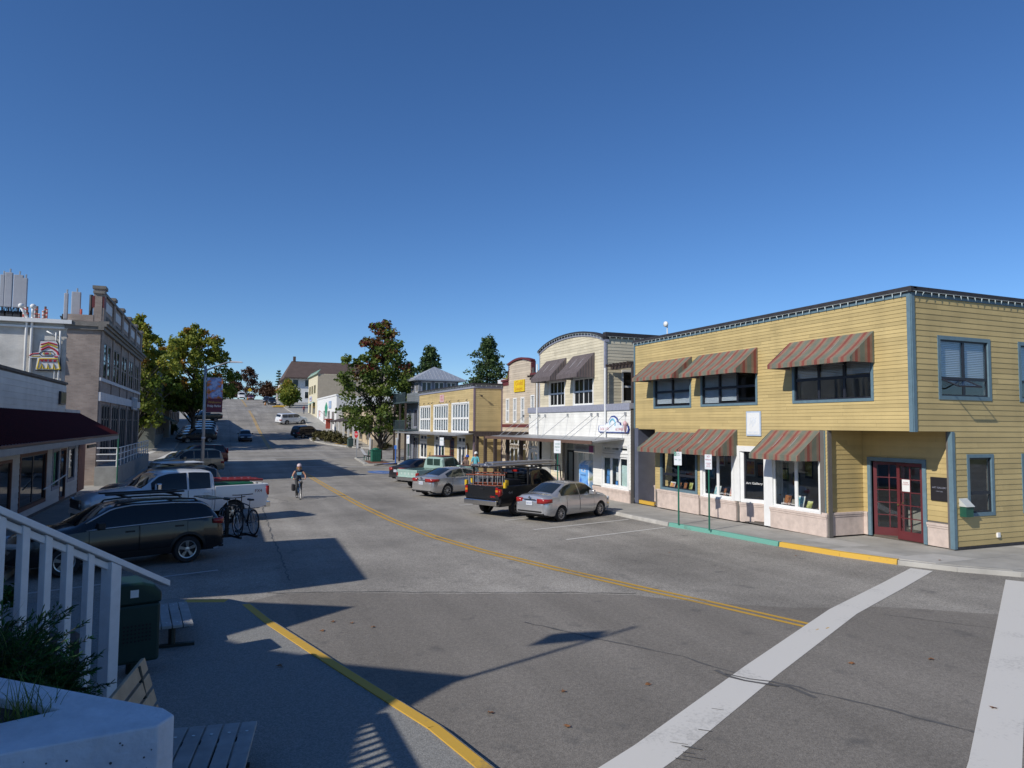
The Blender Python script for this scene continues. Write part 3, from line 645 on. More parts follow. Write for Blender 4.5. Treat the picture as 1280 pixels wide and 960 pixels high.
pq=MB(TD); pq.box(DU1+.26,DU1+.82,-.05,-.012,1.45,2.13); pq.build('wall_plaque',mat('plaque_black',(.022,.02,.022),.35),B,bevel=.008)
text_mb(TD,'ART GALLERY',.07,DU1+.54,1.83,-.054,width=.44).build('plaque_lettering',M_lav,B); text_mb(TD,'UPSTAIRS',.045,DU1+.54,1.72,-.054,width=.2).build('plaque_lettering',M_lav,B)
# soffit of the open corner
sf=MB(); sf.box(XF+.005,XD+.1,YC+.005,16.86,ZB-.006,ZB+.12); sf.build('soffit',S_yel,B)
# ground floor front: pieces follow the street from the far end
TG=TF
pst=MB(TG); y=16.32*1.031; pst.box(uy(y)-.13,uy(y)-.02,-.045,.1,.8,ZB-.02); pst.build('corner_board',M_trimblue,B)
text_mb(TG,'1\n7\n0',.13,uy(y)-.075,1.72,-.05).build('house_number',mat('number_bronze',(.06,.08,.07),.4,metal=.5),B)
gops=[]
def bay(y0,y1,zb,zt,n,casing,sash,parent,dd=0.,cw=.12,glass=G_shop,rowz=None,sw=.05):
    a,b=uy(y0),uy(y1); gops.append((a,b,zb,zt)); return window(tsub(TG,0,dd),a,b,zb,zt,parent,casing,sash,cols=n,cw=cw,sw=sw,glass=glass,rowz=rowz,proud=.05)
yA,yB=18.7*1.031,16.42*1.031
bay(yA-.1,yB+.16,.82,2.72,2,M_white,M_white,B,cw=.15,sw=.065)               # right bay
yC_,yD=20.27*1.031,18.9*1.031
yE,yF=22.35*1.031,20.5*1.031
bay(yE-.04,yF+.1,.84,2.72,2,M_white,M_white,B,cw=.14,sw=.065)
yG,yH=25.3*1.031,22.5*1.031
bay(yG-.3,yH+.2,.92,2.68,2,M_trimblue,M_sash,B,cw=.11,rowz=(.34,))
REC=(uy(27.7),uy(25.5*1.031),.13,ZB-.05)                              # open passage at the far end
ENT=(uy(yC_)+.08,uy(yD)-.06,.13,2.78)                                 # recessed shop entry
siding('siding',TG,.12,LU-3.02,.8,ZB-.003,S_yel,B,gops+[REC,ENT],pitch=.112,seed=9)
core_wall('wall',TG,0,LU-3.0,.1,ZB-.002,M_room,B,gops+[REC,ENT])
base_course(TG,uy(yA)+.02,uy(16.88)+.05,.1,.8,B); base_course(TG,uy(yE)-.05,uy(yF)+.12,.08,.8,B); base_course(TG,uy(yG)+.02,uy(yH)-.01,.05,.84,B)
base_course(tsub(frame((XF-.06,yC_-.14,0),(.72,-.7,0),(.7,.72,0)),0,.0,0),0,.75,.1,.8,B)
# recessed entry: angled display window, side jambs, door beyond
TE=frame((XF+.02,yC_-.06,0),(.45,-.9,0),(.9,.45,0)); window(TE,.12,1.12,.9,2.72,B,M_white,M_sash,cols=1,cw=.13,glass=G_shop,proud=.05); base_course(TE,-.02,1.2,.1,.8,B)
j=MB(); j.box(XF-.02,XF+.6,yD+.0,yD+.1,.13,2.76); j.build('entry_jamb',M_white,B)
pr_=MB(TG); pr_.box(uy(yF)+.03,ENT[0]+.02,-.055,.1,.82,2.86); pr_.build('white_pier',M_white,B)
pr_=MB(TG); pr_.box(ENT[0]+.021,ENT[1]-.021,-.055,.1,2.66,2.86); pr_.build('entry_header',M_white,B)
pr_=MB(TG); pr_.box(ENT[1]-.02,uy(yA)+.12,-.054,.1,.12,2.87); pr_.build('white_pier',M_white,B)
TEd=frame((XF+.62,yC_-.9,.13),(0,-1,0),(1,0,0)); french_door(TEd,.62,2.3,M_white,B,cols=1,rows=1)
text_mb(TE,"Art Gallery",.12,.5,1.5,.03,width=.62).build('window_lettering',M_white,B)
text_mb(TG,'PRINTS',.14,uy(17.95*1.031),2.4,.03,width=.55).build('window_lettering',M_white,B)
for w_ in ((uy(17.9*1.031),.98),(uy(21.0*1.031),1.02)): text_mb(TG,'gallery & framing',.1,w_[0],w_[1],.03,width=.75).build('window_lettering',M_white,B)
text_mb(TG,'art & style',.13,uy(20.95*1.031),2.5,.03,width=.6).build('window_lettering',M_white,B)
awning(TF,uy(25.38*1.031),uy(22.6*1.031),h_(3.32),h_(2.66),PJ,M_awn,B,.17,su0=.2); awning(TF,uy(22.52*1.031),uy(20.31*1.031),h_(3.45),h_(2.68),PJ,M_awn,B,.17); awning(TF,uy(18.63*1.031),uy(16.51*1.031),h_(3.45),h_(2.68),PJ,M_awn,B,.17,su0=.3)
wp=MB(TF); wp.box(uy(19.81*1.031),uy(19.09*1.031),-.05,-.02,h_(3.24),h_(4.1)); wpo=wp.build('wall_sign',mat('sign_pale_blue',(.42,.5,.62),.5),B)
wp=MB(TF); wp.box(uy(19.81*1.031)+.05,uy(19.09*1.031)-.05,-.056,-.051,h_(3.24)+.05,h_(4.1)-.05); wp.build('sign_face',M_white,wpo)
em=MB(TF); um=uy(19.45*1.031)
for k in range(5): em.tube([(um-.18+.07*k,-.058,h_(3.6)+.05*math.sin(k*2)),(um-.1+.06*k,-.058,h_(3.85)+.04*math.cos(k*3))],.008,4)
em.build('sign_emblem',mat('print_pale_blue',(.55,.62,.72),.6),wpo); text_mb(TF,'GALLERY',.09,um,h_(3.36),-.06,width=.5).build('sign_lettering',MAT['print_pale_blue'],wpo)
# passage at the far end
ps=MB(); ps.box(XF+1.6,XF+1.7,25.5*1.031,27.9,.1,ZB-.06); ps.build('passage_wall',M_room,B)
TP=frame((XF+.05,26.32,0),(1,0,0),(0,1,0))
sp=frame((XF+.9,27.7,0),(0,-1,0),(1,0,0)); siding('siding',sp,.0,1.4,.85,ZB-.1,S_yel,B,(),pitch=.15,seed=12); base_course(sp,.0,1.4,.1,.84,B)
pb=MB(); pb.box(XF-.02,XF+.9,27.62,27.93,.05,ZB-.01); pb.build('passage_post',mat('passage_paint',(.1,.11,.15),.5),B)
yb=MB(); yb.box(XF+.0,XF+.12,26.4,27.6,.05,.2); yb.build('step_edge',M_ky,B)
lb=MB(); lb.lathe([(.02,0),(.07,.02),(.085,.09),(.05,.15)],(XF+.8,27.1,1.85),'z',10); lb.build('wall_lamp',M_white,B,smooth=True)
tl=text_mb(frame((XF+.87,27.4,0),(0,-1,0),(1,0,0)),'190',.2,.35,2.95,-.012); tl.build('house_number',M_brass,B)
# shell: roof, back, floors, display shelves
sh=MB(); sh.box(XF+.2,XF+DW,YC+.2,27.9,ZT-.05,ZT+.05); sh.build('roof',M_roofg,B)
sh=MB(); sh.box(XF+DW-.2,XF+DW,YC+.17,27.9,0,ZT+.2); sh.box(XF+.17,XF+DW-.2,27.72,27.94,ZB,ZT+.25); sh.box(XF+1.7,XF+DW-.2,27.72,27.94,0,ZB-.01); sh.build('back_wall',S_yel,B)
sh=MB(); sh.box(XF+.2,XF+DW-.2,YC+3.2,27.7,ZB,ZB+.15); sh.box(XD+.2,XF+DW-.2,YC+.2,YC+3.2,ZB,ZB+.15); sh.build('upper_floor',M_floor,B)
sh=MB(); sh.box(XF+.2,XF+DW-.2,17.2,26.2,.1,.16); sh.box(XD+.05,XF+DW-.2,YC+.2,17.2,.1,.16); sh.build('shop_floor',M_floor,B)
sh=MB(); sh.box(XF+2.6,XF+2.7,17.2,26.2,.16,ZB-.02); sh.box(XD+2.2,XD+2.3,YC+.2,17.,.16,ZB-.02); sh.build('shop_back_wall',mat('gallery_wall',(.3,.28,.25),.9),B)
rn=random.Random(21); PIC=[emblem_mat('picture_%s'%n,c,5.) for n,c in (('sunset',[lin((60,70,140)),lin((200,130,120)),lin((240,190,90))]),('forest',[lin((40,60,30)),lin((170,170,90)),lin((220,220,170))]),('sea',[lin((40,90,110)),lin((120,180,190)),lin((230,230,220))]),('rust',[lin((90,50,30)),lin((170,110,70)),lin((60,40,40))]))]
for a,b in ((yA-.2,yB+.2),(yE-.2,yF+.2),(yG-.3,yH+.2)): sf=MB(); sf.box(XF+.18,XF+.75,b,a,.8,.86); sf.build('display_shelf',M_white,B)
def picture(x,y,z,w,h,tl=.15,k=0):
    T=frame((x,y,z),(0,-1,0),(1,0,0)); f=MB(T); f.add([(-w/2,0,0),(w/2,0,0),(w/2,tl,h),(-w/2,tl,h),(-w/2,.03,0),(w/2,.03,0),(w/2,tl+.03,h),(-w/2,tl+.03,h)],[(0,1,2,3),(4,7,6,5),(0,3,7,4),(1,5,6,2),(3,2,6,7)])
    o=f.build('framed_picture',(M_white,M_sash)[k%2],B); g=MB(T); m_=.12; q=lambda t:tl*t-.006
    g.add([(-w/2*(1-m_),q(m_),h*m_),(w/2*(1-m_),q(m_),h*m_),(w/2*(1-m_),q(1-m_),h*(1-m_)),(-w/2*(1-m_),q(1-m_),h*(1-m_))],[(0,1,2,3)]); g.build('print',PIC[k%4],o)
for (a,b) in ((yA-.25,yB+.25),(yE-.2,yF+.3),(yG-.4,yH+.3)):
    n=int((a-b)/.42)
    for k in range(n): picture(XF+.22+rn.uniform(0,.12),a-(k+.5)*(a-b)/n,.865,rn.uniform(.22,.36),rn.uniform(.28,.48),.12,rn.randrange(8))
for k in range(14): picture(XF+2.55,17.6+k*.62,rn.uniform(1.2,2.0),rn.uniform(.3,.5),rn.uniform(.4,.7),.0,rn.randrange(8))
ht=MB(); ht.box(XF+6,XF+6.9,24.5,25.4,ZT+.05,ZT+.4)
ht.build('roof_vent',M_steel,B)
# ================================================================== white arched building
XW=17.6; W0,W1=27.97,39.55; LW=W1-W0
Bw=thing('arched_building','white and cream false-front shop with arched parapet and flat metal canopy','building',(23,33.8,0))
TW=frame((XW,W1,0),(0,-1,0),(1,0,0)); wy=lambda y:W1-y
ga=-.12
LO=[(wy(30.55)+.0,wy(28.2),.62,2.62)]; RC=(wy(38.0),wy(31.5),ga,2.78)        # recessed entries
LO2=[(wy(39.45),wy(38.2),.2,2.75)]
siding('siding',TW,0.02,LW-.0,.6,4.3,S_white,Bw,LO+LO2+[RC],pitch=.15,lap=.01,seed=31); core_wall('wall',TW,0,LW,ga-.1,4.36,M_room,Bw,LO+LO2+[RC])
base_course(TW,wy(31.45),LW-.02,ga,.55,Bw); base_course(TW,.02,wy(38.15),ga,.3,Bw)
a,b,c,d=LO[0]; window(TW,a,b,c,2.12,Bw,M_white,M_white,cols=3,cw=.12,sw=.09,glass=G_shop); window(TW,a,b,2.28,d,Bw,M_white,M_white,cols=3,cw=.08,sw=.09,glass=G_shop)
a,b,c,d=LO2[0]; window(TW,a,b,c,2.05,Bw,M_white,M_white,cols=2,cw=.1,sw=.09,glass=G_shop); window(TW,a,b,2.2,d,Bw,M_white,M_white,cols=2,cw=.08,sw=.08,glass=G_shop)
# recess walls, doors
re=MB(); re.box(XW+1.75,XW+1.9,31.4,38.1,ga,2.9); re.build('recess_wall',M_white,Bw)
re=MB(); re.box(XW+.02,XW+1.75,31.38,31.5,ga,2.8); re.build('recess_side',M_white,Bw); re=MB(); re.box(XW+.02,XW+1.75,38.0,38.12,ga,2.8); re.build('recess_side',M_white,Bw)
re=MB(); re.box(XW+.17,XW+1.9,31.4,38.1,2.79,2.9); re.build('soffit',M_white,Bw)
re=MB(); re.box(XW+.0,XW+1.75,31.4,38.1,ga-.1,ga+.02); re.build('entry_floor',M_conc,Bw)
rin=random.Random(2)
for y in (32.3,33.3,34.7,36.0,37.3):
    T=frame((XW+1.72,y+.4,ga+.02),(0,-1,0),(1,0,0))
    french_door(T,.8,2.2,(M_white,M_sash)[int(y)%2],Bw,cols=1,rows=1,handle=True,side=1)
    t=MB(T); bars(t,-.06,.86,2.25,2.7,.06,-.03,.03); o=t.build('transom',M_white,Bw); t=MB(T); t.box(0,.8,-.005,.005,2.3,2.64); t.build('pane',G_shop,o)
T=frame((XW+.75,37.95,0),(0,-1,0),(1,0,0))
siding('siding',T,0,1.5,.55,2.78,S_cream,Bw,[(.5,1.1,.9,2.4)],pitch=.14,seed=34); base_course(T,0,1.5,ga,.55,Bw); core_wall('wall',T,0,1.5,ga,2.78,M_room,Bw,[(.5,1.1,.9,2.4)]); window(T,.5,1.1,.9,2.4,Bw,M_white,M_sash,cw=.06,glass=G_shop)
# band and upper storey
bd=MB(TW); bd.box(-.03,LW+.0,-.07,.2,4.3,4.62); bd.build('belt_band',M_lav,Bw)
U0,U1=wy(38.0),wy(30.3); ZA=8.0
def arch(u): t=(u-(U0+U1)/2)/((U1-U0)/2); return 7.72+1.05*math.sqrt(max(0,1-t*t*.82))-.42*.0-.45
UWn=[(wy(36.62),wy(34.68),4.5,6.05),(wy(33.62),wy(31.5),4.5,6.05)]
siding('siding',TW,U0+.07,U1-.07,4.62,8.6,S_cream,Bw,UWn,pitch=.155,top=arch,seed=35); core_wall('wall',TW,U0,U1,4.6,8.6,M_room,Bw,UWn,top=arch)
for a,b,c,d in UWn: window(TW,a,b,c+.14,d,Bw,M_white,M_white,cols=2,rowz=(.5,),cw=.09,sw=.045,mcols=2,muntin=.03,glass=G_dark)
ar=MB(TW); N=26
for k in range(N):
    e,f=U0-.06+(U1-U0+.12)*k/N,U0-.06+(U1-U0+.12)*(k+1)/N; h1,h2=arch(min(max(e,U0),U1)),arch(min(max(f,U0),U1))
    for dz,dd,mi in ((0,-.05,0),(.13,-.14,1)):
        ar.add([(e,dd,h1+dz),(f,dd,h2+dz),(f,dd,h2+dz+.125),(e,dd,h1+dz+.125),(e,.2,h1+dz),(f,.2,h2+dz),(f,.2,h2+dz+.125),(e,.2,h1+dz+.125)],[(0,1,2,3),(3,2,6,7),(1,0,4,5)]+([(0,3,7,4)] if k==0 else [])+([(1,5,6,2)] if k==N-1 else []),mi)
ar.build('arched_cornice',[M_lav,M_roof],Bw); bulbs(TW,U0,U1,.14,-.15,Bw,step=.32,h=.1,topfn=arch)
M_awn2=stripe_mat('awning_plum',[(0,(.09,.075,.085)),(.3,(.2,.19,.175)),(.45,(.12,.085,.09)),(.75,(.2,.19,.17)),(.85,(.09,.075,.085))],.16)
for y0,y1 in ((37.01,34.47),(33.69,31.33)): awning(TW,wy(y0),wy(y1),7.28,6.22,1.0,M_awn2,Bw,.22)
Tq=frame((XW,30.3,0),(1,0,0),(0,1,0)); QO=[(1.0,2.55,4.62,6.3)]
siding('siding',Tq,.07,9,4.62,7.95,S_cream,Bw,QO,pitch=.158,seed=36); core_wall('wall',Tq,0,9,4.6,8.0,M_room,Bw,QO); window(Tq,1.0,2.55,4.75,6.3,Bw,M_white,M_white,cols=2,rowz=(.5,),cw=.09,glass=G_dark)
cr=MB(Tq); cr.box(-.02,9,-.1,.2,7.95,8.2); cr.build('side_cornice',M_roof,Bw); bulbs(Tq,.1,9,7.97,-.11,Bw,step=.35,h=.1)
for T_,x in ((TW,U1-.04),(Tq,.04),(TW,U0+.04)):
    p=MB(T_); p.box(x-.045,x+.045,-.03,.05,4.62,7.9 if T_ is Tq else arch(x)); p.build('corner_board',M_lav,Bw)
for y in (38.02,30.25):
    dp=MB(TW); dp.tube([(wy(y)-.12 if y>31 else wy(y)+.12,-.1,2.85),(wy(y)-.12 if y>31 else wy(y)+.12,-.1,7.2 if y>31 else 6.4)],.05,8); dp.build('downpipe',M_white,Bw)
# roof terraces with slatted shades at both ends
def pergola(name,x0,x1,y0,y1,z,parent,posts,step=.32,zb=4.6,over=.35):
    g=MB()
    g.box(x0-.06,x0+.06,y0,y1,z-.14,z); o=g.build(name,M_cedar,parent)
    h=MB(); h.box(x1-.06,x1+.06,y0,y1,z-.14,z); h.build('beam',M_cedar,o)
    for (px_,py_) in posts: h=MB(); h.box(px_-.07,px_+.07,py_-.07,py_+.07,zb,z-.141); h.build('post',M_cedar,o)
    y=y0+.1
    while y<y1: r_=MB(); r_.box(x0-over,x1+.1,y-.03,y+.03,z+.003,z+.12); r_.build('rafter',M_cedar,o); y+=step
    return o
pergola('pergola',XW+.25,XW+2.2,28.05,30.1,6.45,Bw,[(XW+.25,28.15),(XW+2.1,28.15)])
pergola('pergola',XW+.25,XW+2.2,38.2,39.9,6.5,Bw,[(XW+.25,38.9)])
te=MB(); te.box(XW+.17,XW+9,28.0,30.3,4.3,4.55); te.box(XW+.17,XW+3,38.0,39.5,4.3,4.55); te.build('terrace_deck',M_roofg,Bw)
te=MB(); te.box(XW+.2,XW+9,30.5,38,7.1,7.2); te.build('roof',M_roofg,Bw)
te=MB(); te.box(XW+2.2,XW+9,39.3,39.55,ga,4.4); te.box(XW+8.9,XW+9,30.5,38,4.4,7.9); te.box(XW+.2,XW+8.9,37.85,38,4.6,7.9); te.build('back_wall',S_cream,Bw)
# metal canopy with tie rods
cn=MB(TW); cn.add([(wy(42.4),-.02,3.0),(wy(28.5),-.02,3.0),(wy(28.5),-1.75,2.82),(wy(42.4),-1.75,2.82),(wy(42.4),-.02,2.92),(wy(28.5),-.02,2.92),(wy(28.5),-1.75,2.74),(wy(42.4),-1.75,2.74)],[(3,2,1,0),(4,5,6,7),(2,3,7,6),(1,2,6,5),(3,0,4,7)]); co=cn.build('canopy',M_steel,Bw)
cn=MB(TW); cn.box(wy(42.4),wy(28.45),-1.8,-1.755,2.7,2.86); cn.build('canopy_fascia',M_brown,co)
for y in (40.3,39.3,37.9,37.1,34.25,31.6,30.95,28.35):
    rd=MB(TW); rd.tube([(wy(y),-.05,4.1),(wy(y+.15),-1.6,2.9)],.014,5); rd.box(wy(y)-.06,wy(y)+.06,-.08,0,4.05,4.2); rd.build('tie_rod',M_steel,co)
# oval shop sign with wave
ws=MB(TW); um,zm=wy(29.42),3.45
out_=[(-1.35,-.22),(1.35,-.22),(1.42,-.05),(1.35,.12),(.7,.14),(.62,.28),(.45,.3),(.33,.5),(.1,.6),(-.15,.58),(-.35,.42),(-.45,.26),(-.62,.26),(-.7,.14),(-1.35,.12),(-1.42,-.05)]
ws.prism([(um+x,zm+z) for x,z in out_],-.09,-.04,axis='y'); wso=ws.build('shop_sign',mat('sign_navy',(.03,.06,.25),.4),Bw)
ws=MB(TW); ws.prism([(um+x*.95,zm+.012+z*.86) for x,z in out_],-.098,-.091,axis='y'); ws.build('sign_face',mat('sign_white',(.75,.78,.8),.4),wso)
for k in range(7):
    v=MB(TW); t0=k*.45-.4; v.tube([(um-.05+.3*math.cos(t0+q*.35)*(1-k*.05),-.103,zm+.22+.26*math.sin(t0+q*.35)*(1-k*.07)) for q in range(5)],[.035,.03,.028,.02,.008],5); v.build('sign_wave',mat('sign_wave_blue',(.2,.5,.65),.4),wso)
text_mb(TW,'DONUTS',.2,um-.75,zm-.06,-.102,width=.85).build('sign_lettering',mat('sign_red',(.5,.05,.05),.4),wso); text_mb(TW,'& SWEETS',.2,um+.72,zm-.06,-.102,width=.9).build('sign_lettering',MAT['sign_red'],wso)
cn=MB(TW); cn.lathe([(.01,-.35),(.09,.05),(.11,.08),(.1,.16),(.02,.25)],(um+1.22,-.16,zm+.1),'z',10); cn.build('ice_cream_cone',mat('cone_pink',(.62,.4,.42),.5),Bw,smooth=True)
hs_=MB(); hs_.box(XW-1.2,XW-1.14,29.3,31.3,2.25,2.62); ho=hs_.build('hanging_sign',mat('hanging_board',(.3,.28,.25),.5),Bw)
Th=frame((XW-1.2,31.3,0),(0,-1,0),(1,0,0)); text_mb(Th,'OPEN DAILY',.2,.8,2.45,-.01,width=1.2).build('sign_lettering',M_brown,ho)
h2=MB(Th); h2.box(1.55,1.95,-.006,-.002,2.28,2.6); h2.build('sign_badge',mat('badge_red_blue',(.25,.05,.12),.5),ho)
for y in (29.6,31.0): hk=MB(); hk.tube([(XW-1.17,y,2.62),(XW-1.17,y,2.8)],.01,4); hk.build('chain',M_steel,ho)
rn=random.Random(9)
for k,(y,z,w,h,ci) in enumerate(((30.2,1.15,.25,.3,2),(30.25,.75,.28,.38,2),(29.95,1.05,.22,.45,0),(29.35,1.4,.28,.22,4),(29.35,.95,.22,.4,4),(29.4,.72,.2,.2,2))):
    p=MB(TW); p.box(wy(y),wy(y)+w,.055,.06,z,z+h); p.build('window_poster',[PIC[2],PIC[3],mat('poster_blue',(.1,.28,.6),.5),PIC[0],M_white][ci],Bw)
sh=MB(TW); sh.box(wy(28.9),wy(28.25),.1,.12,.65,1.7); sh.build('roller_blind',mat('blind_mint',(.55,.68,.64),.6),Bw)
# freestanding ice chest by the door
Bi=thing('ice_merchandiser','blue printed ice chest standing in the white shop recess','ice chest',(XW+.65,33.0,ga+.02))
i=MB(); i.prism([(XW+.3,ga+.02),(XW+1.1,ga+.02),(XW+1.1,1.55),(XW+.95,1.7),(XW+.45,1.7),(XW+.3,1.55)],32.5,33.6,axis='y'); i.build('cabinet',emblem_mat('ice_print',[lin((60,110,180)),lin((130,180,225)),lin((230,235,240)),lin((170,180,90))],2.2),Bi,bevel=.03)
i=MB(); i.box(XW+.28,XW+.298,32.58,33.5,.12,1.5); dd=i.build('door',emblem_mat('ice_print_door',[lin((50,100,190)),lin((120,175,230)),lin((90,150,215))],1.6),Bi)
Ti=frame((XW+.278,33.5,0),(0,-1,0),(1,0,0)); text_mb(Ti,'ICE',.3,.46,1.2,-.004,width=.5).build('lettering',M_white,dd); text_mb(Ti,'PACKAGED',.12,.46,.95,-.004,width=.6).build('lettering',mat('print_navy',(.03,.05,.2),.5),dd)
cm=MB(); cm.tube([(XW+3.4,29.9,7.9),(XW+3.4,29.9,8.7)],.03,6); cmo=cm.build('roof_mast',M_white,Bw); cm=MB(); cm.lathe([(.02,-.07),(.13,-.05),(.15,.03),(.12,.08),(.03,.1)],(XW+3.3,29.9,8.75),'x',12); cm.build('floodlight',M_white,cmo,smooth=True)
# ================================================================== tan building with maroon trim
XT=19.5; q=19.5/17.6; Bt=thing('tan_building','tan clapboard false front with maroon trim and yellow sign','building',(24,46,0))
tz=lambda z:CH+(z-CH)*q; T0,T1=39.6,43.9*q+.0; TT=frame((XT,T1,0),(0,-1,0),(1,0,0)); ty=lambda y:T1-y*q
def steps(u): 
    if u<ty(42.82): return tz(6.45)
    if u<ty(39.2): t=(u-ty(41.0))/(ty(39.2)-ty(42.82))*2; return tz(7.72)-.28*t*t
    return tz(6.6)
TOp=[(ty(y)+.08,ty(y)+.62,tz(3.75),tz(5.25)) for y in (43.3,42.05,40.82,39.4)]; TOp[3]=(ty(39.3)+.1,ty(39.3)+.62,tz(3.75),tz(5.35))
LOt=[(ty(42.6),ty(39.9),.3,2.75)]
siding('siding',TT,0,T1-T0,.2,8.1,S_tan,Bt,TOp+LOt,pitch=.155,top=steps,seed=41); core_wall('wall',TT,0,T1-T0,-.2,8.1,M_room,Bt,TOp+LOt,top=steps)
for a,b,c,d in TOp: window(TT,a,b,c,d,Bt,M_white,M_white,cols=2,rows=2,cw=.09,sw=.035,glass=G_win)
a,b,c,d=LOt[0]; window(TT,a,b,c,2.0,Bt,S_tan,M_white,cols=4,cw=.08,sw=.07,glass=G_shop); window(TT,a,b,2.15,d,Bt,S_tan,M_white,cols=4,cw=.08,sw=.06,glass=G_shop)
for (ua,ub) in ((-.1,ty(42.82)),(ty(42.82)-.05,ty(39.2)+.05),(ty(39.2),T1-T0)):
    k=MB(TT); N=8 if ub-ua>2.5 else 1; mid=.5*(ua+ub)
    for j in range(N):
        e,f=ua+(ub-ua)*j/N,ua+(ub-ua)*(j+1)/N; cl=lambda u:min(max(u,ua+.06),ub-.06); h1,h2=steps(cl(e)),steps(cl(f))
        k.add([(e,-.12,h1),(f,-.12,h2),(f,-.12,h2+.14),(e,-.12,h1+.14),(e,.25,h1),(f,.25,h2),(f,.25,h2+.14),(e,.25,h1+.14)],[(0,1,2,3),(3,2,6,7),(1,0,4,5),(0,3,7,4),(1,5,6,2)])
    k.build('cornice',M_maroon,Bt)
    if N==1: k=MB(TT); k.box(ua+.05,ub,-.03,.05,steps(mid)-.32,steps(mid)-.002); k.build('frieze',M_maroon,Bt)
for u in (ty(42.82),ty(39.2)): k=MB(TT); k.box(u-.05,u+.05,-.03,.3,tz(6.45)+.14,steps(u+(.2 if u<3 else -.2))); k.build('corner_board',M_maroon,Bt)
k=MB(TT); k.box(-.02,ty(39.6)+1,-.03,.05,tz(3.42),tz(3.62)); k.build('belt_band',M_maroon,Bt)
k=MB(); k.box(XT+.2,XT+8,T0,T1,5.9,6.0); k.box(XT+7.8,XT+8,T0,T1,0,6.); k.build('roof',M_roofg,Bt)
k=MB(); k.box(XT+.25,XT+6,T1-42.82*q+T1-T1+39.6,39.7+.3,6,7.9); 
sg=MB(TT); sg.box(ty(41.78),ty(40.12),-.09,-.04,tz(5.67),tz(6.42)); sgo=sg.build('yellow_sign',mat('sign_yellow',(.72,.5,.02),.4),Bt)
text_mb(TT,'Gold',.42,ty(40.95),tz(6.2),-.094,width=1.3).build('sign_lettering',mat('sign_orange',(.55,.2,.02),.5),sgo); text_mb(TT,'Designs',.3,ty(40.95),tz(5.86),-.094,width=1.35).build('sign_lettering',MAT['sign_orange'],sgo)
cl=MB(TT); cl.prism([(ty(40.4)+x,.75+z) for x,z in ((-.25,0),(.25,0),(.22,.7),(.3,1.1),(0,1.2),(-.3,1.1),(-.22,.7))],.35,.5,axis='y'); cl.build('dress_form',mat('dress_lime',(.4,.52,.05),.7),Bt)
# pergola walk in front of the tan building
Bp=thing('pergola_walk','dark timber pergola walkway between straw and white shops','pergola',(18.3,44.5,0))
for y in (39.9,42.1,44.3,46.2,47.9):
    p=MB(); p.box(17.15,17.35,y-.1,y+.1,-.05,2.75); p.build('post',M_cedar,Bp)
for x in (17.2,19.3): p=MB(); p.box(x-.06,x+.06,39.7,48.4,2.75,2.95); p.build('beam',M_cedar,Bp)
y=39.8
while y<48.4: p=MB(); p.box(16.7,19.4,y-.03,y+.03,2.953,3.1); p.build('rafter',M_cedar,Bp); y+=.3
# ================================================================== straw building with white french windows
XS=17.25; S0,S1=48.64,63.9; Bs=thing('straw_building','straw clapboard shop with tall white french windows under a thin canopy','building',(22,56,0))
TB=frame((XS,S1,0),(0,-1,0),(1,0,0)); sy=lambda y:S1-y*1.0145; zs_=lambda z:CH+(z-CH)*1.0145; LS=S1-S0
UB=[(sy(53.1),sy(49.05),3.0,5.2,6),(sy(58.17),sy(54.15),3.0,5.18,6),(sy(62.65),sy(59.24),3.0,5.16,5)]
LB=[(sy(51.6),sy(49.8),.02,2.65,2),(sy(57.8),sy(55.0),.02,2.65,3),(sy(62.5),sy(60.2),.5,2.65,2),(sy(53.6),sy(52.4),-.02,2.5,1)]
ops=[u[:4] for u in UB+LB]
siding('siding',TB,.08,LS-.08,.1,6.25,S_yel2,Bs,ops,pitch=.15,seed=51); core_wall('wall',TB,0,LS,-.25,6.4,M_room,Bs,ops)
for a,b,c,d,n in UB: window(TB,a,b,c,d,Bs,M_white,M_white,cols=n,rowz=(.48,),cw=.12,sw=.075,glass=G_win,blind=(.9,.9))
for a,b,c,d,n in LB[:3]: window(TB,a,b,c,2.0,Bs,M_white,M_white,cols=n,cw=.1,sw=.12,glass=G_shop); window(TB,a,b,2.15,d,Bs,M_white,M_white,cols=n,cw=.08,sw=.09,glass=G_shop)
french_door(frame((XS+.05,S1-LB[3][0]-.1,-.02),(0,-1,0),(1,0,0)),1.0,2.4,M_red,Bs)
base_course(TB,sy(62.7),sy(60.0),-.15,.5,Bs)
TB2=frame((XS,S0,0),(1,0,0),(0,1,0)); siding('siding',TB2,.08,8,.1,6.25,S_yel2,Bs,(),pitch=.155,seed=52); core_wall('wall',TB2,0,8,-.25,6.4,M_room,Bs)
for T_,x in ((TB,LS-.04),(TB2,.04),(TB2,XT-XS-.06)): p=MB(T_); p.box(x-.05,x+.05,-.03,.05,-.1,6.25); p.build('corner_board',mat('trim_mauve',(.2,.15,.18),.5),Bs)
for T_,L_ in ((TB,LS),(TB2,8)):
    p=MB(T_); p.box(-.05,L_+.05,-.06,.2,6.25,6.45); p.build('frieze',M_lav,Bs); p=MB(T_); p.box(-.1,L_+.1,-.14,.25,6.45,6.62); p.build('roof_edge',M_roof,Bs); bulbs(T_,0,L_,6.46,-.15,Bs,step=.4)
cn=MB(TB); cn.add([(sy(66.2),-.03,2.95),(LS+.3,-.03,2.95),(LS+.3,-1.5,2.84),(sy(66.2),-1.5,2.84),(sy(66.2),-.03,2.88),(LS+.3,-.03,2.88),(LS+.3,-1.5,2.74),(sy(66.2),-1.5,2.74)],[(3,2,1,0),(4,5,6,7),(2,3,7,6),(1,2,6,5),(3,0,4,7)]); cn.build('canopy',M_steel,Bs)
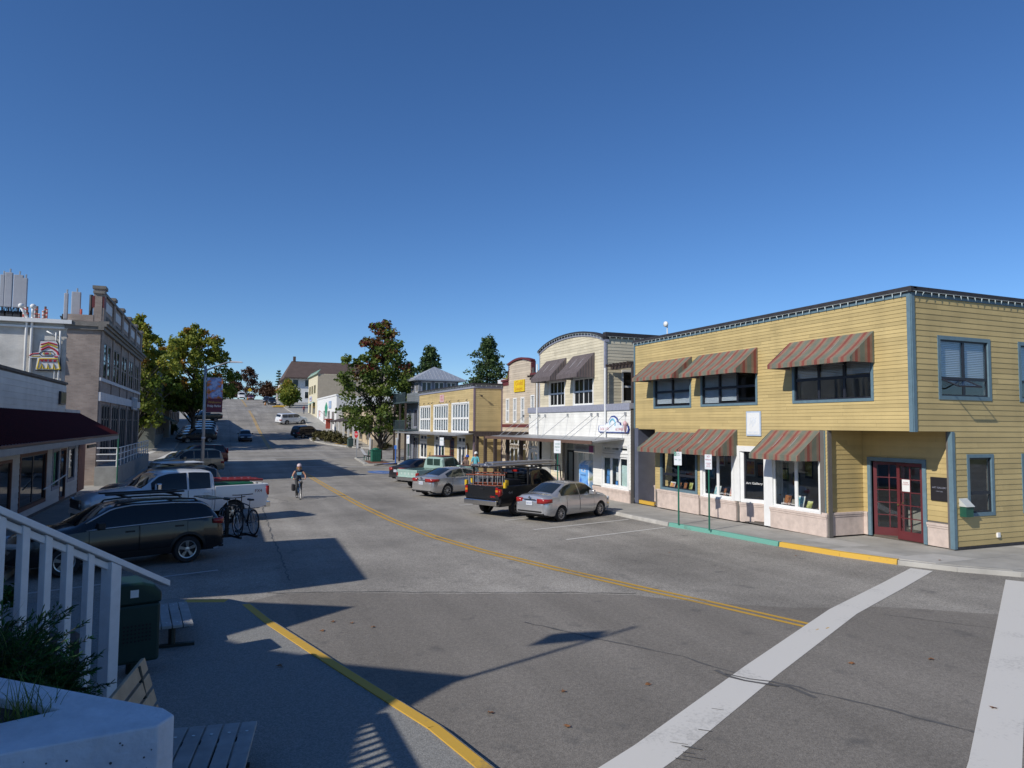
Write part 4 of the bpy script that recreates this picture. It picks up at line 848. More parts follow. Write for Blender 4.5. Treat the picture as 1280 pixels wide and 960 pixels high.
for y in (49.3,51.2,53.4,54.3,56.2,58.4,59.5,61.,62.6):
    g=MB(TB); u=sy(y); g.tube([(u,-.02,5.45),(u,-.1,5.48),(u,-.14,5.42)],.015,5); g.lathe([(.02,0),(.06,-.05),(.065,-.07)],(u,-.14,5.43),'z',8); g.build('sign_lamp',M_sash,Bs)
for y in (57.,61.):
    g=MB(TB); u=sy(y); g.tube([(u,-.02,2.55),(u,-.6,2.6),(u,-.75,2.5)],.015,5); g.lathe([(.03,0),(.25,-.1),(.26,-.12)],(u,-.75,2.52),'z',10); g.build('gooseneck_lamp',mat('lamp_pale_green',(.45,.52,.47),.5),Bs)
g=MB(TB); g.box(sy(56.3),sy(55.2),-.06,-.02,5.42,6.05); g.build('wall_sign',mat('sign_pink',(.6,.42,.42),.5),Bs); text_mb(TB,'ART\nTILE',.24,sy(55.75),5.75,-.064,width=.8).build('sign_lettering',MAT['sign_red'],Bs)
g=MB(TB); g.box(sy(55.2),sy(51.9),-.4,-.34,2.35,2.68); g.build('hanging_sign',M_sash,Bs); text_mb(TB,'BOOKS & GIFTS',.18,sy(53.5),2.52,-.405,width=2.2).build('sign_lettering',M_lav,Bs)
g=MB(TB); g.prism([(sy(48.9)+.2*math.cos(t)-.25,1.6+.6*math.sin(t)) for t in [k*math.pi/8 for k in range(16)]],-.12,-.05,axis='y'); go=g.build('oval_sign',mat('oval_brown',(.16,.09,.03),.5),Bs); g=MB(TB); g.prism([(sy(48.9)+.11*math.cos(t)-.25,1.6+.45*math.sin(t)) for t in [k*math.pi/8 for k in range(16)]],-.125,-.121,axis='y'); g.build('oval_face',M_white,go)
g=MB(); g.box(XS+.2,XS+8,S0+.2,S1,6.2,6.3); g.box(XS+7.8,XS+8,S0+.2,S1,-.2,6.3); g.build('roof',M_roofg,Bs)
g=MB(); g.box(XS+3,XS+4.2,50.2,51.6,6.3,7.1); g.build('roof_unit',mat('unit_white',(.6,.6,.6),.5),Bs,bevel=.04)
fl=MB(TB2); fl.tube([(.45,-.02,5.75),(.5,-.25,5.7)],.03,6); fl.lathe([(.03,0),(.09,.12)],(.5,-.3,5.6),'z',8); fl.build('flood_lamp',M_sash,Bs)
# ================================================================== blue-grey corner tower behind, with hipped metal roof
Bg=thing('tower_building','blue grey corner building with hipped metal roof and iron balconies','building',(22,68,0))
XG,G0,G1=17.3,64.0,68.8
TG_=frame((XG,G1,0),(0,-1,0),(1,0,0)); 
LG=[(.6,1.8,.4,2.5),(2.6,4.2,.2,2.5),(.7,1.8,3.3,5.0),(2.8,4.1,3.3,5.0)]
siding('siding',TG_,0,G1-G0,0,6.6,S_bgrey,Bg,LG,pitch=.2,seed=61); core_wall('wall',TG_,0,G1-G0,-.3,6.6,M_room,Bg,LG)
for a,b,c,d in LG: window(TG_,a,b,c,d,Bg,M_lav,M_lav,cols=2,cw=.1,glass=G_dark)
TGs=frame((XG,G0,0),(1,0,0),(0,1,0)); core_wall('wall',TGs,0,10,-.3,6.6,S_bgrey,Bg)
for z in (2.95,5.55):
    b=MB(TG_); b.box(-.2,G1-G0-.3,-1.3,-.02,z,z+.14); bo=b.build('balcony',mat('balcony_green_grey',(.05,.075,.085),.5),Bg)
    b=MB(TG_); u=-.2
    b.box(-.2,G1-G0-.3,-1.3,-1.26,z+.95,z+1.0)
    while u<G1-G0-.3: b.box(u,u+.03,-1.29,-1.265,z+.14,z+.95); u+=.16
    b.build('balustrade',MAT['balcony_green_grey'],bo,kind='stuff')
for u in (-.1,2.2,4.4): b=MB(TG_); b.box(u-.08,u+.08,-1.28,-1.12,-.1,5.55); b.build('balcony_post',M_cedar,Bg)
PX0,PX1,PY0,PY1=17.75,21.7,65.9,69.1; PZ0,PZ1=6.3,7.95
TP1=frame((PX0,PY1,0),(0,-1,0),(1,0,0)); PO=[(.3,1.4,6.65,7.7),(1.75,2.9,6.65,7.7)]
TP2=frame((PX0,PY0,0),(1,0,0),(0,1,0)); PO2=[(.25,1.25,6.65,7.7),(1.5,2.5,6.65,7.7),(2.75,3.7,6.65,7.7)]
for T_,O_,L_ in ((TP1,PO,PY1-PY0),(TP2,PO2,PX1-PX0)):
    siding('siding',T_,0,L_,PZ0,PZ1,S_bgrey,Bg,O_,pitch=.2,seed=63); core_wall('wall',T_,0,L_,PZ0,PZ1,M_room,Bg,O_)
    for a,b,c,d in O_: window(T_,a,b,c,d,Bg,M_lav,M_white,cols=2,cw=.1,sw=.06,glass=G_dark)
M_metal=mat('standing_seam_roof',(.4,.43,.47),.4,metal=.4,var=.08)
r=MB(); cx,cy=(PX0+PX1)/2,(PY0+PY1)/2; o_=.6; C=[(PX0-o_,PY0-o_,PZ1-.05),(PX1+o_,PY0-o_,PZ1-.05),(PX1+o_,PY1+o_,PZ1-.05),(PX0-o_,PY1+o_,PZ1-.05)]
r.add(C+[(cx,cy,9.3)]+[(x,y,z-.12) for x,y,z in C],[(0,1,4),(1,2,4),(2,3,4),(3,0,4),(0,5,6,1),(1,6,7,2),(2,7,8,3),(3,8,5,0),(8,7,6,5)]); ro=r.build('hip_roof',M_metal,Bg)
for k in range(1,14):
    t=k/14; 
    for ax in (0,1):
        s=MB()
        if ax==0: x=PX0-o_+(PX1-PX0+2*o_)*t; h=1-abs(2*t-1); e=(x,PY0-o_,PZ1-.03); f=(x,PY0-o_+(cy-PY0+o_)*h,PZ1-.03+(9.32-PZ1)*h)
        else: y=PY0-o_+(PY1-PY0+2*o_)*t; h=1-abs(2*t-1); e=(PX0-o_,y,PZ1-.03); f=(PX0-o_+(cx-PX0+o_)*h,y,PZ1-.03+(9.32-PZ1)*h)
        s.tube([e,f],.025,4); s.build('roof_seam',M_metal,ro)
g=MB(); g.box(24.2,25.,65.5,66.3,6.5,7.6); g.build('chimney',mat('chimney_grey',(.3,.28,.27),.8),Bg)
g=MB(); g.box(XG+.2,XG+10,G0+.2,G1,6.45,6.6); g.box(XG+9.8,XG+10,G0,G1,0,6.6); g.box(XG,XG+10,G1-.2,G1,0,6.6); g.build('roof',M_roofg,Bg)
# ================================================================== vehicles
def paint(name,col,metal=.0,rough=.3,coat=.6,flake=.04):
    return mat(name,col,rough,metal=metal,var=flake,scale=1.2,coat=coat,spec=.5)
G_car=glass_mat('car_glass',dark=(.01,.012,.013)); G_cars=glass_mat('car_glass_clear',tint=(.33,.37,.36),see=1.,refl=.07)
M_tail=mat('tail_lamp_red',(.3,.015,.012),.15,var=.1,coat=.5); M_amber=mat('lamp_amber',(.55,.2,.02),.15); M_head=mat('head_lamp_clear',(.6,.62,.63),.1,metal=.3,coat=.5)
M_chrome=mat('chrome',(.7,.7,.7),.12,metal=1.,var=.02); M_alloy=mat('alloy_wheel',(.5,.5,.5),.3,metal=.8,var=.05); M_plate=mat('number_plate',(.55,.58,.62),.4); M_plateink=mat('plate_ink',(.05,.1,.3),.5)
M_seam=mat('panel_gap',(.01,.01,.01),.8)
def sm(pts,x,k=.06):
    X=[p[0] for p in pts]; Z=[p[1] for p in pts]
    return float(sum(np.interp(x+o,X,Z)*w for o,w in ((-k,.25),(0,.5),(k,.25))))
class Car:
    """x runs from the tail (0) to the nose (L); half sections are lofted along it"""
    def __init__(s,L,W,xr,xf,Rw,top,belt,wid,wtop,sill=.24,crown=.05,tw=.2,bumpz=(.2,.25)):
        s.L,s.W,s.xr,s.xf,s.Rw=L,W,xr,xf,Rw; s.top_,s.belt_,s.wid_,s.wt_=top,belt,wid,wtop; s.sill=sill; s.crown=crown; s.tw=tw; s.bz=bumpz
    def zt(s,x): return sm(s.top_,x)
    def zs(s,x): return min(sm(s.belt_,x),s.zt(x)-.02)
    def ws(s,x): return sm(s.wid_,x,.03)*s.W/2
    def wt(s,x): return min(sm(s.wt_,x,.08)*s.W/2,s.ws(x)-.04)
    def zb(s,x):
        z=s.sill+max(0,(.35-x))*.25+max(0,x-(s.L-.45))*.2
        for xc in (s.xr,s.xf):
            Ra=s.Rw*1.16; d=abs(x-xc)
            if d<Ra: z=max(z,s.Rw*.98+math.sqrt(Ra*Ra-d*d))
        return min(z,s.zs(x)-.04)
    def ys(s,x,z):
        """half width of the outer skin at height z"""
        zb,zs=s.sill,s.zs(x); w=s.ws(x); ze=s.zt(x)-s.crown
        if z<=zs:
            t=(z-zb)/max(zs-zb,.05); return w-.07*max(0,.35-t)**2/.12-.035*max(0,t-.6)/.4
        t=min(1,max(0,(z-zs)/max(ze-zs,.02))); a=w-.05; b=s.wt(x); return a+(b-a)*(t**1.25)
    def ztop(s,x,y): w=max(s.wt(x),.05); return s.zt(x)-s.crown*min(1,(y/w)**2)
    def stations(s,x0=0,x1=None):
        x1=s.L if x1 is None else x1; X=set(np.round(np.linspace(x0,x1,34),3))
        for xc in (s.xr,s.xf):
            for k in range(13): X.add(round(xc-s.Rw*1.16*math.cos(math.pi*k/12),3))
        X|={round(x0+d,3) for d in (.02,.05,.09,.14,.2)}|{round(x1-d,3) for d in (.02,.05,.1,.16,.24)}
        X=sorted(x for x in X if x0<=x<=x1); Q=[X[0]]
        for x in X[1:]:
            if x-Q[-1]>.012: Q.append(x)
        return Q
    def section(s,x,inner=None):
        zb,zs,zt=s.zb(x),s.zs(x),s.zt(x); P=[]
        P.append((max(s.ys(x,zb)-.2,.1),zb+.0)); 
        for t in (0,.2,.45,.7,.88,1): z=zb+(zs-zb)*t; P.append((s.ys(x,z),z))
        if inner is None:
            ze=zt-s.crown
            for t in (.08,.35,.68,.93): z=zs+(ze-zs)*t; P.append((s.ys(x,z),z))
            w=s.wt(x); P+= [(w*.93,s.ztop(x,w*.82)),(w*.6,s.ztop(x,w*.6)),(w*.3,s.ztop(x,w*.3)),(0,zt)]
        else:
            w=s.ys(x,zs); P+=[(w-.02,zs+.02),(w-.09,zs+.02),(w-.1,inner),(w*.5,inner),(w*.2,inner),(0,inner)]
        return P
    def loft(s,name,m,parent,x0=0,x1=None,inner=None,cap=True,cut=None):
        mb=MB(); X=s.stations(x0,x1); S=[s.section(x,inner) for x in X]; n=len(S[0]); V=[]; F=[]
        for x,P in zip(X,S): V+=[(x,y,z) for y,z in P]+[(x,-y,z) for y,z in P]
        for i in range(len(X)-1):
            for k in range(n-1):
                a,b=i*2*n+k,(i+1)*2*n+k; F.append((a,b,b+1,a+1)); a+=n; b+=n; F.append((a,a+1,b+1,b))
        if cap:
            for i,fl in ((0,1),(len(X)-1,0)):
                for k in range(n-1):
                    a=i*2*n+k; f=(a,a+1,a+1+n,a+n); F.append(f if fl else f[::-1])
        mb.add(V,F); o=mb.build(name,m,parent,smooth=True); o.data.set_sharp_from_angle(angle=R(32)); return o
    def side(s,name,m,parent,xa,xb,zlo,zhi,off,sg,n=12,rows=4,smooth=True,label=None):
        """patch of outer skin between two heights, lifted by off"""
        mb=MB(); V=[]; ok=[]
        for i in range(n+1):
            x=xa+(xb-xa)*i/n; a,b=zlo(x),zhi(x); b=max(b,a)
            for j in range(rows+1): z=a+(b-a)*j/rows; V.append((x,sg*(s.ys(x,z)+off),z))
        F=[]; r=rows+1
        for i in range(n):
            for j in range(rows):
                f=(i*r+j,(i+1)*r+j,(i+1)*r+j+1,i*r+j+1); F.append(f if sg<0 else f[::-1])
        mb.add(V,F); return mb.build(name,m,parent,smooth=smooth,label=label)
    def screen(s,name,m,parent,xa,xb,mg,off=.008,n=8):
        mb=MB(); V=[]; c=10
        for i in range(n+1):
            x=xa+(xb-xa)*i/n; w=s.wt(x)-mg
            sl=(s.zt(x+.02)-s.zt(x-.02))/.04; nz=1/math.sqrt(1+sl*sl); nx=-sl*nz
            for j in range(c+1): y=-w+2*w*j/c; V.append((x+nx*off,y,s.ztop(x,y)+nz*off))
        mb.add(V,[(i*(c+1)+j,(i+1)*(c+1)+j,(i+1)*(c+1)+j+1,i*(c+1)+j+1) for i in range(n) for j in range(c)]); return mb.build(name,m,parent,smooth=True)
    def lamp(s,name,m,parent,nose,z0,z1,inn,wrap,sg,t=.012):
        """lamp wrapped round a corner: inn = how far in along the end, wrap = how far along the side"""
        xs=[.035+(wrap-.035)*k/5 for k in range(6)]; P=[]
        X=lambda d:(s.L-d) if nose else d
        P.append((X(.025),s.ws(X(.035))-inn)); P+=[(X(d),s.ws(X(d))+.002) for d in xs]
        mb=MB(); V=[]
        for k,(x,y) in enumerate(P):
            f=k/(len(P)-1); zz0,zz1=z0+(z1-z0)*.25*f,z1-(z1-z0)*.08*f
            sh=(t if not nose else -t)
            V+=[(x-(sh if k<2 else 0),sg*(y+(t if k>1 else 0)),zz0),(x-(sh if k<2 else 0),sg*(y+(t if k>1 else 0)),zz1)]
        F=[(2*k,2*k+1,2*k+3,2*k+2) for k in range(len(P)-1)]
        mb.add(V,F); o=mb.build(name,m,parent,smooth=True,solid=.03); return o
def wheel(parent,x,y,R_,w,sg,style=7,rimm=None):
    rimm=rimm or M_alloy; r0=R_*.66
    t=MB(); h=w/2; t.lathe([(r0,-h*.85),(R_*.9,-h),(R_*.98,-h*.75),(R_,-h*.3),(R_,h*.3),(R_*.98,h*.75),(R_*.9,h),(r0,h*.85)],(x,y,R_),'y',26,cap=False); o=t.build('wheel',M_rub,parent,smooth=True,auto=40)
    f=sg*h*.72
    d=MB(); d.lathe([(r0,f),(r0*.94,f-sg*.015),(r0*.92,f-sg*.07),(.02,f-sg*.07)],(x,y,R_),'y',26,cap=False); d.build('rim',rimm if style==0 else M_black,o,smooth=True,auto=30)
    s=MB(); s.lathe([(r0*1.02,f),(r0*1.0,f+sg*.008),(r0*.9,f+sg*.002),(r0*.88,f-sg*.02)],(x,y,R_),'y',26,cap=False); s.lathe([(R_*.2,f-sg*.03),(R_*.17,f-sg*.005),(.005,f)],(x,y,R_),'y',14,cap=False)
    K=abs(style) or 8
    for k in range(K):
        a=2*math.pi*k/K+.3; ca,sa=math.cos(a),math.sin(a); wi=(.5*math.pi*r0/K)*(.62 if style>0 else .4)
        q=lambda r,o_,dd:(x+r*ca-o_*sa,y+dd,R_+r*sa+o_*ca)
        s.add([q(R_*.12,-wi*.6,f-sg*.012),q(R_*.12,wi*.6,f-sg*.012),q(r0*.93,wi,f-sg*.006),q(r0*.93,-wi,f-sg*.006),q(R_*.12,-wi*.6,f-sg*.05),q(R_*.12,wi*.6,f-sg*.05),q(r0*.93,wi,f-sg*.05),q(r0*.93,-wi,f-sg*.05)],[(0,1,2,3),(3,2,1,0),(0,4,5,1),(1,5,6,2),(3,7,4,0)])
    s.build('spokes',rimm,o); return o
def plate(parent,x,z,nose=False,txt='BXK 4127',w=.31):
    T=frame((x,0,z),(0,-1,0),(1,0,0)) if not nose else frame((x,0,z),(0,1,0),(-1,0,0))
    p=MB(T); p.box(-w/2,w/2,-.012,0,-.077,.077); o=p.build('number_plate',M_plate,parent); text_mb(T,txt,.085,0,-.005,-.015,width=w*.8).build('plate_lettering',M_plateink,o)
def finish(root,x,y,heading,center,zoff=0.):
    """place a vehicle: its own point (center,0) stands at x,y; heading from +X, counter-clockwise"""
    M=Matrix.Translation((x,y,zg(y)+zoff))@Matrix.Rotation(math.atan(slope(y)),4,'X')@Matrix.Rotation(R(heading),4,'Z')
    root.matrix_world=M
    for ch in [c for c in bpy.data.objects if c.parent==root]: ch.location=(-center,0,0)
def make_car(name,label,cat,spec,pm,x,y,heading,wins,ws_,rs_,doors=(),tl=(.72,.92,.34,.3),hl=(.58,.74,.4,.35),style=7,glass=None,clad=None,rimm=None,extras=None,txt='BXK 4127',group=None,mirror=True,trim=None,bed=None,cabend=None,tlm=None,plates=(.72,None)):
    glass=glass or G_car
    root=thing(name,label,cat,(0,0,0),group); C=Car(**spec); c=C.L/2
    body=C.loft('body',pm,root,x0=(cabend or 0)) if bed is None else C.loft('cab',pm,root,x0=cabend)
    if bed:
        C2=Car(**{**spec,'top':[(0,bed[0]+.04),(spec['L'],bed[0]+.04)],'belt':[(0,bed[0]),(spec['L'],bed[0])]})
        bd=C2.loft('cargo_bed',pm,root,x0=.07,x1=cabend-.025,inner=bed[1])
        tg=MB(); w=C2.ws(.3)-.04; tg.box(.0,.06,-w,w,bed[1]-.02,bed[0]+.02); tg.build('tailgate',pm,root,bevel=.015)
    ub=MB(); ub.box(.25,C.L-.3,-C.W/2+.22,C.W/2-.22,C.sill-.04,C.sill+.14); ub.box(.2,C.L-.25,-C.W/2+.28,C.W/2-.28,C.sill+.14,C.zs(C.xf)-.12); ub.build('underbody',M_dark,root)
    for sg in (1,-1):
        for (a,b) in wins: C.side('side_window',glass,root,a,b,lambda x:C.zs(x)+.025,lambda x:C.zt(x)-C.crown-.035,.006,sg,14,4)
        for (a,b) in doors:
            d=C.side('door',pm,root,a+.006,b-.006,lambda x:max(C.zb(x)+.03,C.sill+.1),lambda x:C.zs(x)-.012,.005,sg,14,5)
            g=MB()
            for xx in (a,b): g.tube([(xx,sg*(C.ys(xx,z)+.002),z) for z in np.linspace(max(C.zb(xx)+.03,C.sill+.1),C.zs(xx)-.012,5)],.005,4)
            g.build('door_gap',M_seam,d,kind='stuff')
            h=MB(); zh=C.zs(a)-.13; xx=a+.2; h.box(xx-.1,xx+.1,sg*C.ys(xx,zh)-.01,sg*C.ys(xx,zh)+sg*.035 if sg>0 else sg*C.ys(xx,zh)-.035,zh-.018,zh+.018) if sg>0 else h.box(xx-.1,xx+.1,-C.ys(xx,zh)-.035,-C.ys(xx,zh)+.01,zh-.018,zh+.018); h.build('door_handle',pm if not trim else M_black,d)
        C.lamp('tail_lamp',tlm or M_tail,root,False,*tl,sg); C.lamp('head_lamp',M_head,root,True,*hl,sg)
        if mirror:
            xm=wins[-1][1]-.28; zm=C.zs(xm)+.09; ym=C.ys(xm,zm); m_=MB(); m_.box(xm-.07,xm+.09,sg*ym+(.04 if sg>0 else -.26),sg*ym+(.26 if sg>0 else -.04),zm-.07,zm+.09); m_.box(xm-.02,xm+.04,min(sg*ym-.03*sg,sg*ym+.06*sg),max(sg*ym-.03*sg,sg*ym+.06*sg),zm-.06,zm-.02); m_.build('door_mirror',pm if not clad else M_black,root,bevel=.025)
        for xc in (C.xr,C.xf): wheel(root,xc,sg*(C.W/2-C.tw/2-.015),C.Rw,C.tw,sg,style,rimm)
        if clad:
            for xc in (C.xr,C.xf):
                k=MB(); Ra=C.Rw*1.16; V=[]
                for q in range(15):
                    t=math.pi*q/14; xx=xc-math.cos(t)*Ra; 
                    for rr in (1.0,1.17): X_=xc-math.cos(t)*Ra*rr; Z_=C.Rw*.98+math.sin(t)*Ra*rr; V.append((X_,sg*(C.ys(xc,min(Z_,C.zs(xc)))+.012),max(Z_,C.sill)))
                k.add(V,[(2*i,2*i+1,2*i+3,2*i+2) for i in range(14)]); k.build('arch_cladding',clad,root,solid=.02)
            C.side('sill_cladding',clad,root,C.xr+C.Rw*1.2,C.xf-C.Rw*1.2,lambda x:C.sill,lambda x:C.sill+.16,.012,sg,4,2)
        if trim:
            a,b=wins[0][0],wins[-1][1]; P=[(x,sg*(C.ys(x,C.zt(x)-C.crown-.03)+.012),max(C.zt(x)-C.crown-.03,C.zs(x)+.02)) for x in np.linspace(a,b,24)]; Q=[(x,sg*(C.ys(x,C.zs(x)+.02)+.012),C.zs(x)+.015) for x in np.linspace(a,b,12)]
            k=MB(); k.tube(P,.02,5); k.tube(Q,.016,5); k.build('window_trim',trim,root,smooth=True)
    if ws_: C.screen('windscreen',glass,root,ws_[0],ws_[1],.07)
    if rs_: C.screen('rear_window',glass,root,rs_[0],rs_[1],.07)
    if plates[0]: plate(root,-.012 if not bed else -.02,plates[0],txt=txt)
    gm=MB(); gm.box(C.L-.06,C.L+.012,-C.W*.28,C.W*.28,.42,.62); gm.build('grille',M_black,root,bevel=.02)
    lp=MB(); lp.box(-.01,.1,-C.W*.4,C.W*.4,.3,.36) if not bed else lp.box(-.12,.08,-C.W*.46,C.W*.46,.48,.68); lp.build('rear_bumper',M_black if not bed else M_chrome,root,bevel=.02)
    if extras: extras(C,root)
    finish(root,x,y,heading,c); return root,C
SEDAN=dict(L=4.4,W=1.7,xr=.92,xf=3.48,Rw=.3,
  top=[(0,.62),(.03,.93),(.1,1.02),(.62,1.07),(1.32,1.4),(1.75,1.47),(2.35,1.46),(2.75,1.38),(3.38,1.03),(4.0,.9),(4.25,.78),(4.36,.6),(4.4,.5)],
  belt=[(0,.58),(.05,.82),(.3,.93),(1.2,.95),(2.6,.93),(3.3,.9),(3.9,.8),(4.3,.62),(4.4,.45)],
  wid=[(0,.7),(.04,.82),(.12,.92),(.3,.98),(.8,1),(3.4,1),(4.0,.95),(4.25,.84),(4.35,.72),(4.4,.6)],
  wtop=[(0,.55),(.3,.76),(.7,.74),(1.4,.66),(2.5,.68),(3.3,.78),(4.,.74),(4.4,.5)])
LEX={**SEDAN,'L':4.85,'W':1.82,'xr':1.02,'xf':3.8,'Rw':.33,
  'top':[(0,.64),(.03,.95),(.12,1.05),(.6,1.1),(1.5,1.42),(2.0,1.47),(2.5,1.46),(3.0,1.36),(3.65,1.04),(4.4,.92),(4.7,.78),(4.85,.5)],
  'belt':[(0,.6),(.05,.85),(.3,.95),(1.2,.98),(3.0,.95),(3.6,.92),(4.3,.82),(4.7,.66),(4.85,.45)],
  'wid':[(0,.72),(.05,.84),(.15,.93),(.4,.99),(1,1),(3.8,1),(4.4,.95),(4.7,.82),(4.85,.6)],'wtop':[(0,.55),(.3,.78),(.7,.74),(1.6,.64),(2.8,.66),(3.6,.78),(4.4,.74),(4.85,.5)]}
WAGON=dict(L=4.86,W=1.86,xr=.98,xf=3.73,Rw=.345,sill=.3,
  top=[(0,.72),(.05,1.0),(.12,1.15),(.42,1.5),(.62,1.585),(1.3,1.63),(2.3,1.63),(2.75,1.56),(3.55,1.13),(4.3,1.02),(4.62,.9),(4.8,.72),(4.86,.55)],
  belt=[(0,.66),(.08,.98),(.3,1.12),(1.0,1.1),(3.0,1.03),(3.6,.98),(4.3,.9),(4.7,.74),(4.86,.5)],
  wid=[(0,.78),(.06,.88),(.18,.95),(.5,.99),(1,1),(3.8,1),(4.4,.95),(4.7,.84),(4.86,.64)],
  wtop=[(0,.68),(.4,.72),(.8,.73),(2.5,.72),(3.4,.8),(4.2,.76),(4.86,.5)])
SUV={**WAGON,'L':4.75,'W':1.88,'xr':.95,'xf':3.65,'Rw':.36,'sill':.33,
  'top':[(0,.8),(.05,1.12),(.16,1.45),(.3,1.7),(.55,1.78),(1.3,1.8),(2.4,1.79),(2.75,1.7),(3.35,1.22),(4.2,1.12),(4.5,1.0),(4.68,.85),(4.75,.6)],
  'belt':[(0,.75),(.08,1.0),(.3,1.14),(3.0,1.12),(3.5,1.08),(4.2,1.0),(4.6,.85),(4.75,.55)],'wid':[(0,.85),(.06,.92),(.18,.97),(.5,1),(3.9,1),(4.4,.95),(4.65,.85),(4.75,.7)],'wtop':[(0,.78),(.4,.8),(2.5,.77),(3.3,.84),(4.2,.8),(4.75,.6)]}
PICK=dict(L=6.25,W=2.02,xr=1.35,xf=5.25,Rw=.4,sill=.48,
  top=[(0,1.4),(2.0,1.6),(2.08,1.9),(2.2,1.96),(2.8,1.99),(3.6,1.97),(3.95,1.88),(4.5,1.42),(5.6,1.33),(6.0,1.25),(6.2,1.1),(6.25,.85)],
  belt=[(0,1.3),(4.4,1.27),(5.6,1.2),(6.1,1.05),(6.25,.7)],wid=[(0,.97),(.1,1),(5.7,1),(6.0,.97),(6.2,.9),(6.25,.84)],wtop=[(0,.8),(3.8,.78),(4.5,.86),(5.8,.84),(6.25,.74)],tw=.26)
GMCP={**PICK,'L':5.5,'W':1.98,'xr':1.15,'xf':4.4,'Rw':.37,'sill':.45,
  'top':[(0,1.4),(1.95,1.55),(2.02,1.8),(2.14,1.86),(2.6,1.89),(3.0,1.87),(3.25,1.78),(3.85,1.3),(4.9,1.2),(5.3,1.1),(5.45,.95),(5.5,.75)],'belt':[(0,1.22),(3.7,1.18),(4.9,1.1),(5.35,.95),(5.5,.65)],
  'wid':[(0,.97),(.1,1),(5.0,1),(5.3,.96),(5.45,.9),(5.5,.84)],'wtop':[(0,.8),(3.2,.78),(3.8,.86),(5.1,.84),(5.5,.74)]}
OLDF={**GMCP,'L':5.0,'W':1.85,'xr':1.1,'xf':4.0,'Rw':.35,'sill':.45,
  'top':[(0,1.3),(2.0,1.6),(2.06,1.74),(2.2,1.8),(2.9,1.81),(3.15,1.74),(3.5,1.26),(4.6,1.18),(4.9,1.08),(5.0,.8)],'belt':[(0,1.08),(3.4,1.1),(4.6,1.06),(4.9,.98),(5.0,.65)],
  'wid':[(0,.96),(.1,1),(4.6,1),(4.9,.97),(5.0,.92)],'wtop':[(0,.78),(3.1,.76),(3.5,.84),(4.6,.84),(5.0,.8)]}
P_silver=paint('silver_paint',(.5,.5,.51),metal=.6,rough=.22,coat=.8); P_silver2=paint('warm_silver_paint',(.46,.45,.44),metal=.6,rough=.22,coat=.8); P_black=paint('black_paint',(.012,.013,.015)); P_white=paint('white_paint',(.66,.67,.68),rough=.25)
P_bronze=paint('dark_bronze_paint',(.011,.009,.008),metal=.0,rough=.2,coat=.4); P_mint=paint('mint_paint',(.3,.43,.38),rough=.45,coat=.2,flake=.15); P_char=paint('charcoal_paint',(.035,.032,.036),metal=.4); P_tan=paint('tan_paint',(.3,.26,.19),metal=.4); P_dred=paint('dark_red_paint',(.11,.015,.018),metal=.2); P_navy=paint('navy_paint',(.015,.022,.045),metal=.3); P_grey=paint('grey_paint',(.12,.125,.13),metal=.4)
M_alum=mat('aluminium',(.55,.55,.56),.35,metal=.8,var=.1); M_fglass=mat('fibreglass_orange',(.19,.055,.03),.6); M_yplas=mat('yellow_plastic',(.55,.36,.02),.5); M_rfg=mat('ladder_red',(.22,.03,.03),.5); M_gtank=mat('green_tank',(.015,.13,.06),.4)
def ladder(parent,p0,p1,w,rails,rungs,n,r=.03,name='ladder'):
    """two rails and n rungs from p0 to p1; w is the sideways vector"""
    p0,p1,w=Vector(p0),Vector(p1),Vector(w); o=None
    for s in (-.5,.5):
        a=MB(); a.tube([p0+w*s,p1+w*s],r,6); q=a.build('ladder' if o is None else 'rail',rails,parent if o is None else o); o=o or q
    for k in range(n): a=MB(); c=p0+(p1-p0)*((k+.5)/n); a.tube([c-w*.5,c+w*.5],r*.6,6); a.build('rung',rungs,o)
    return o
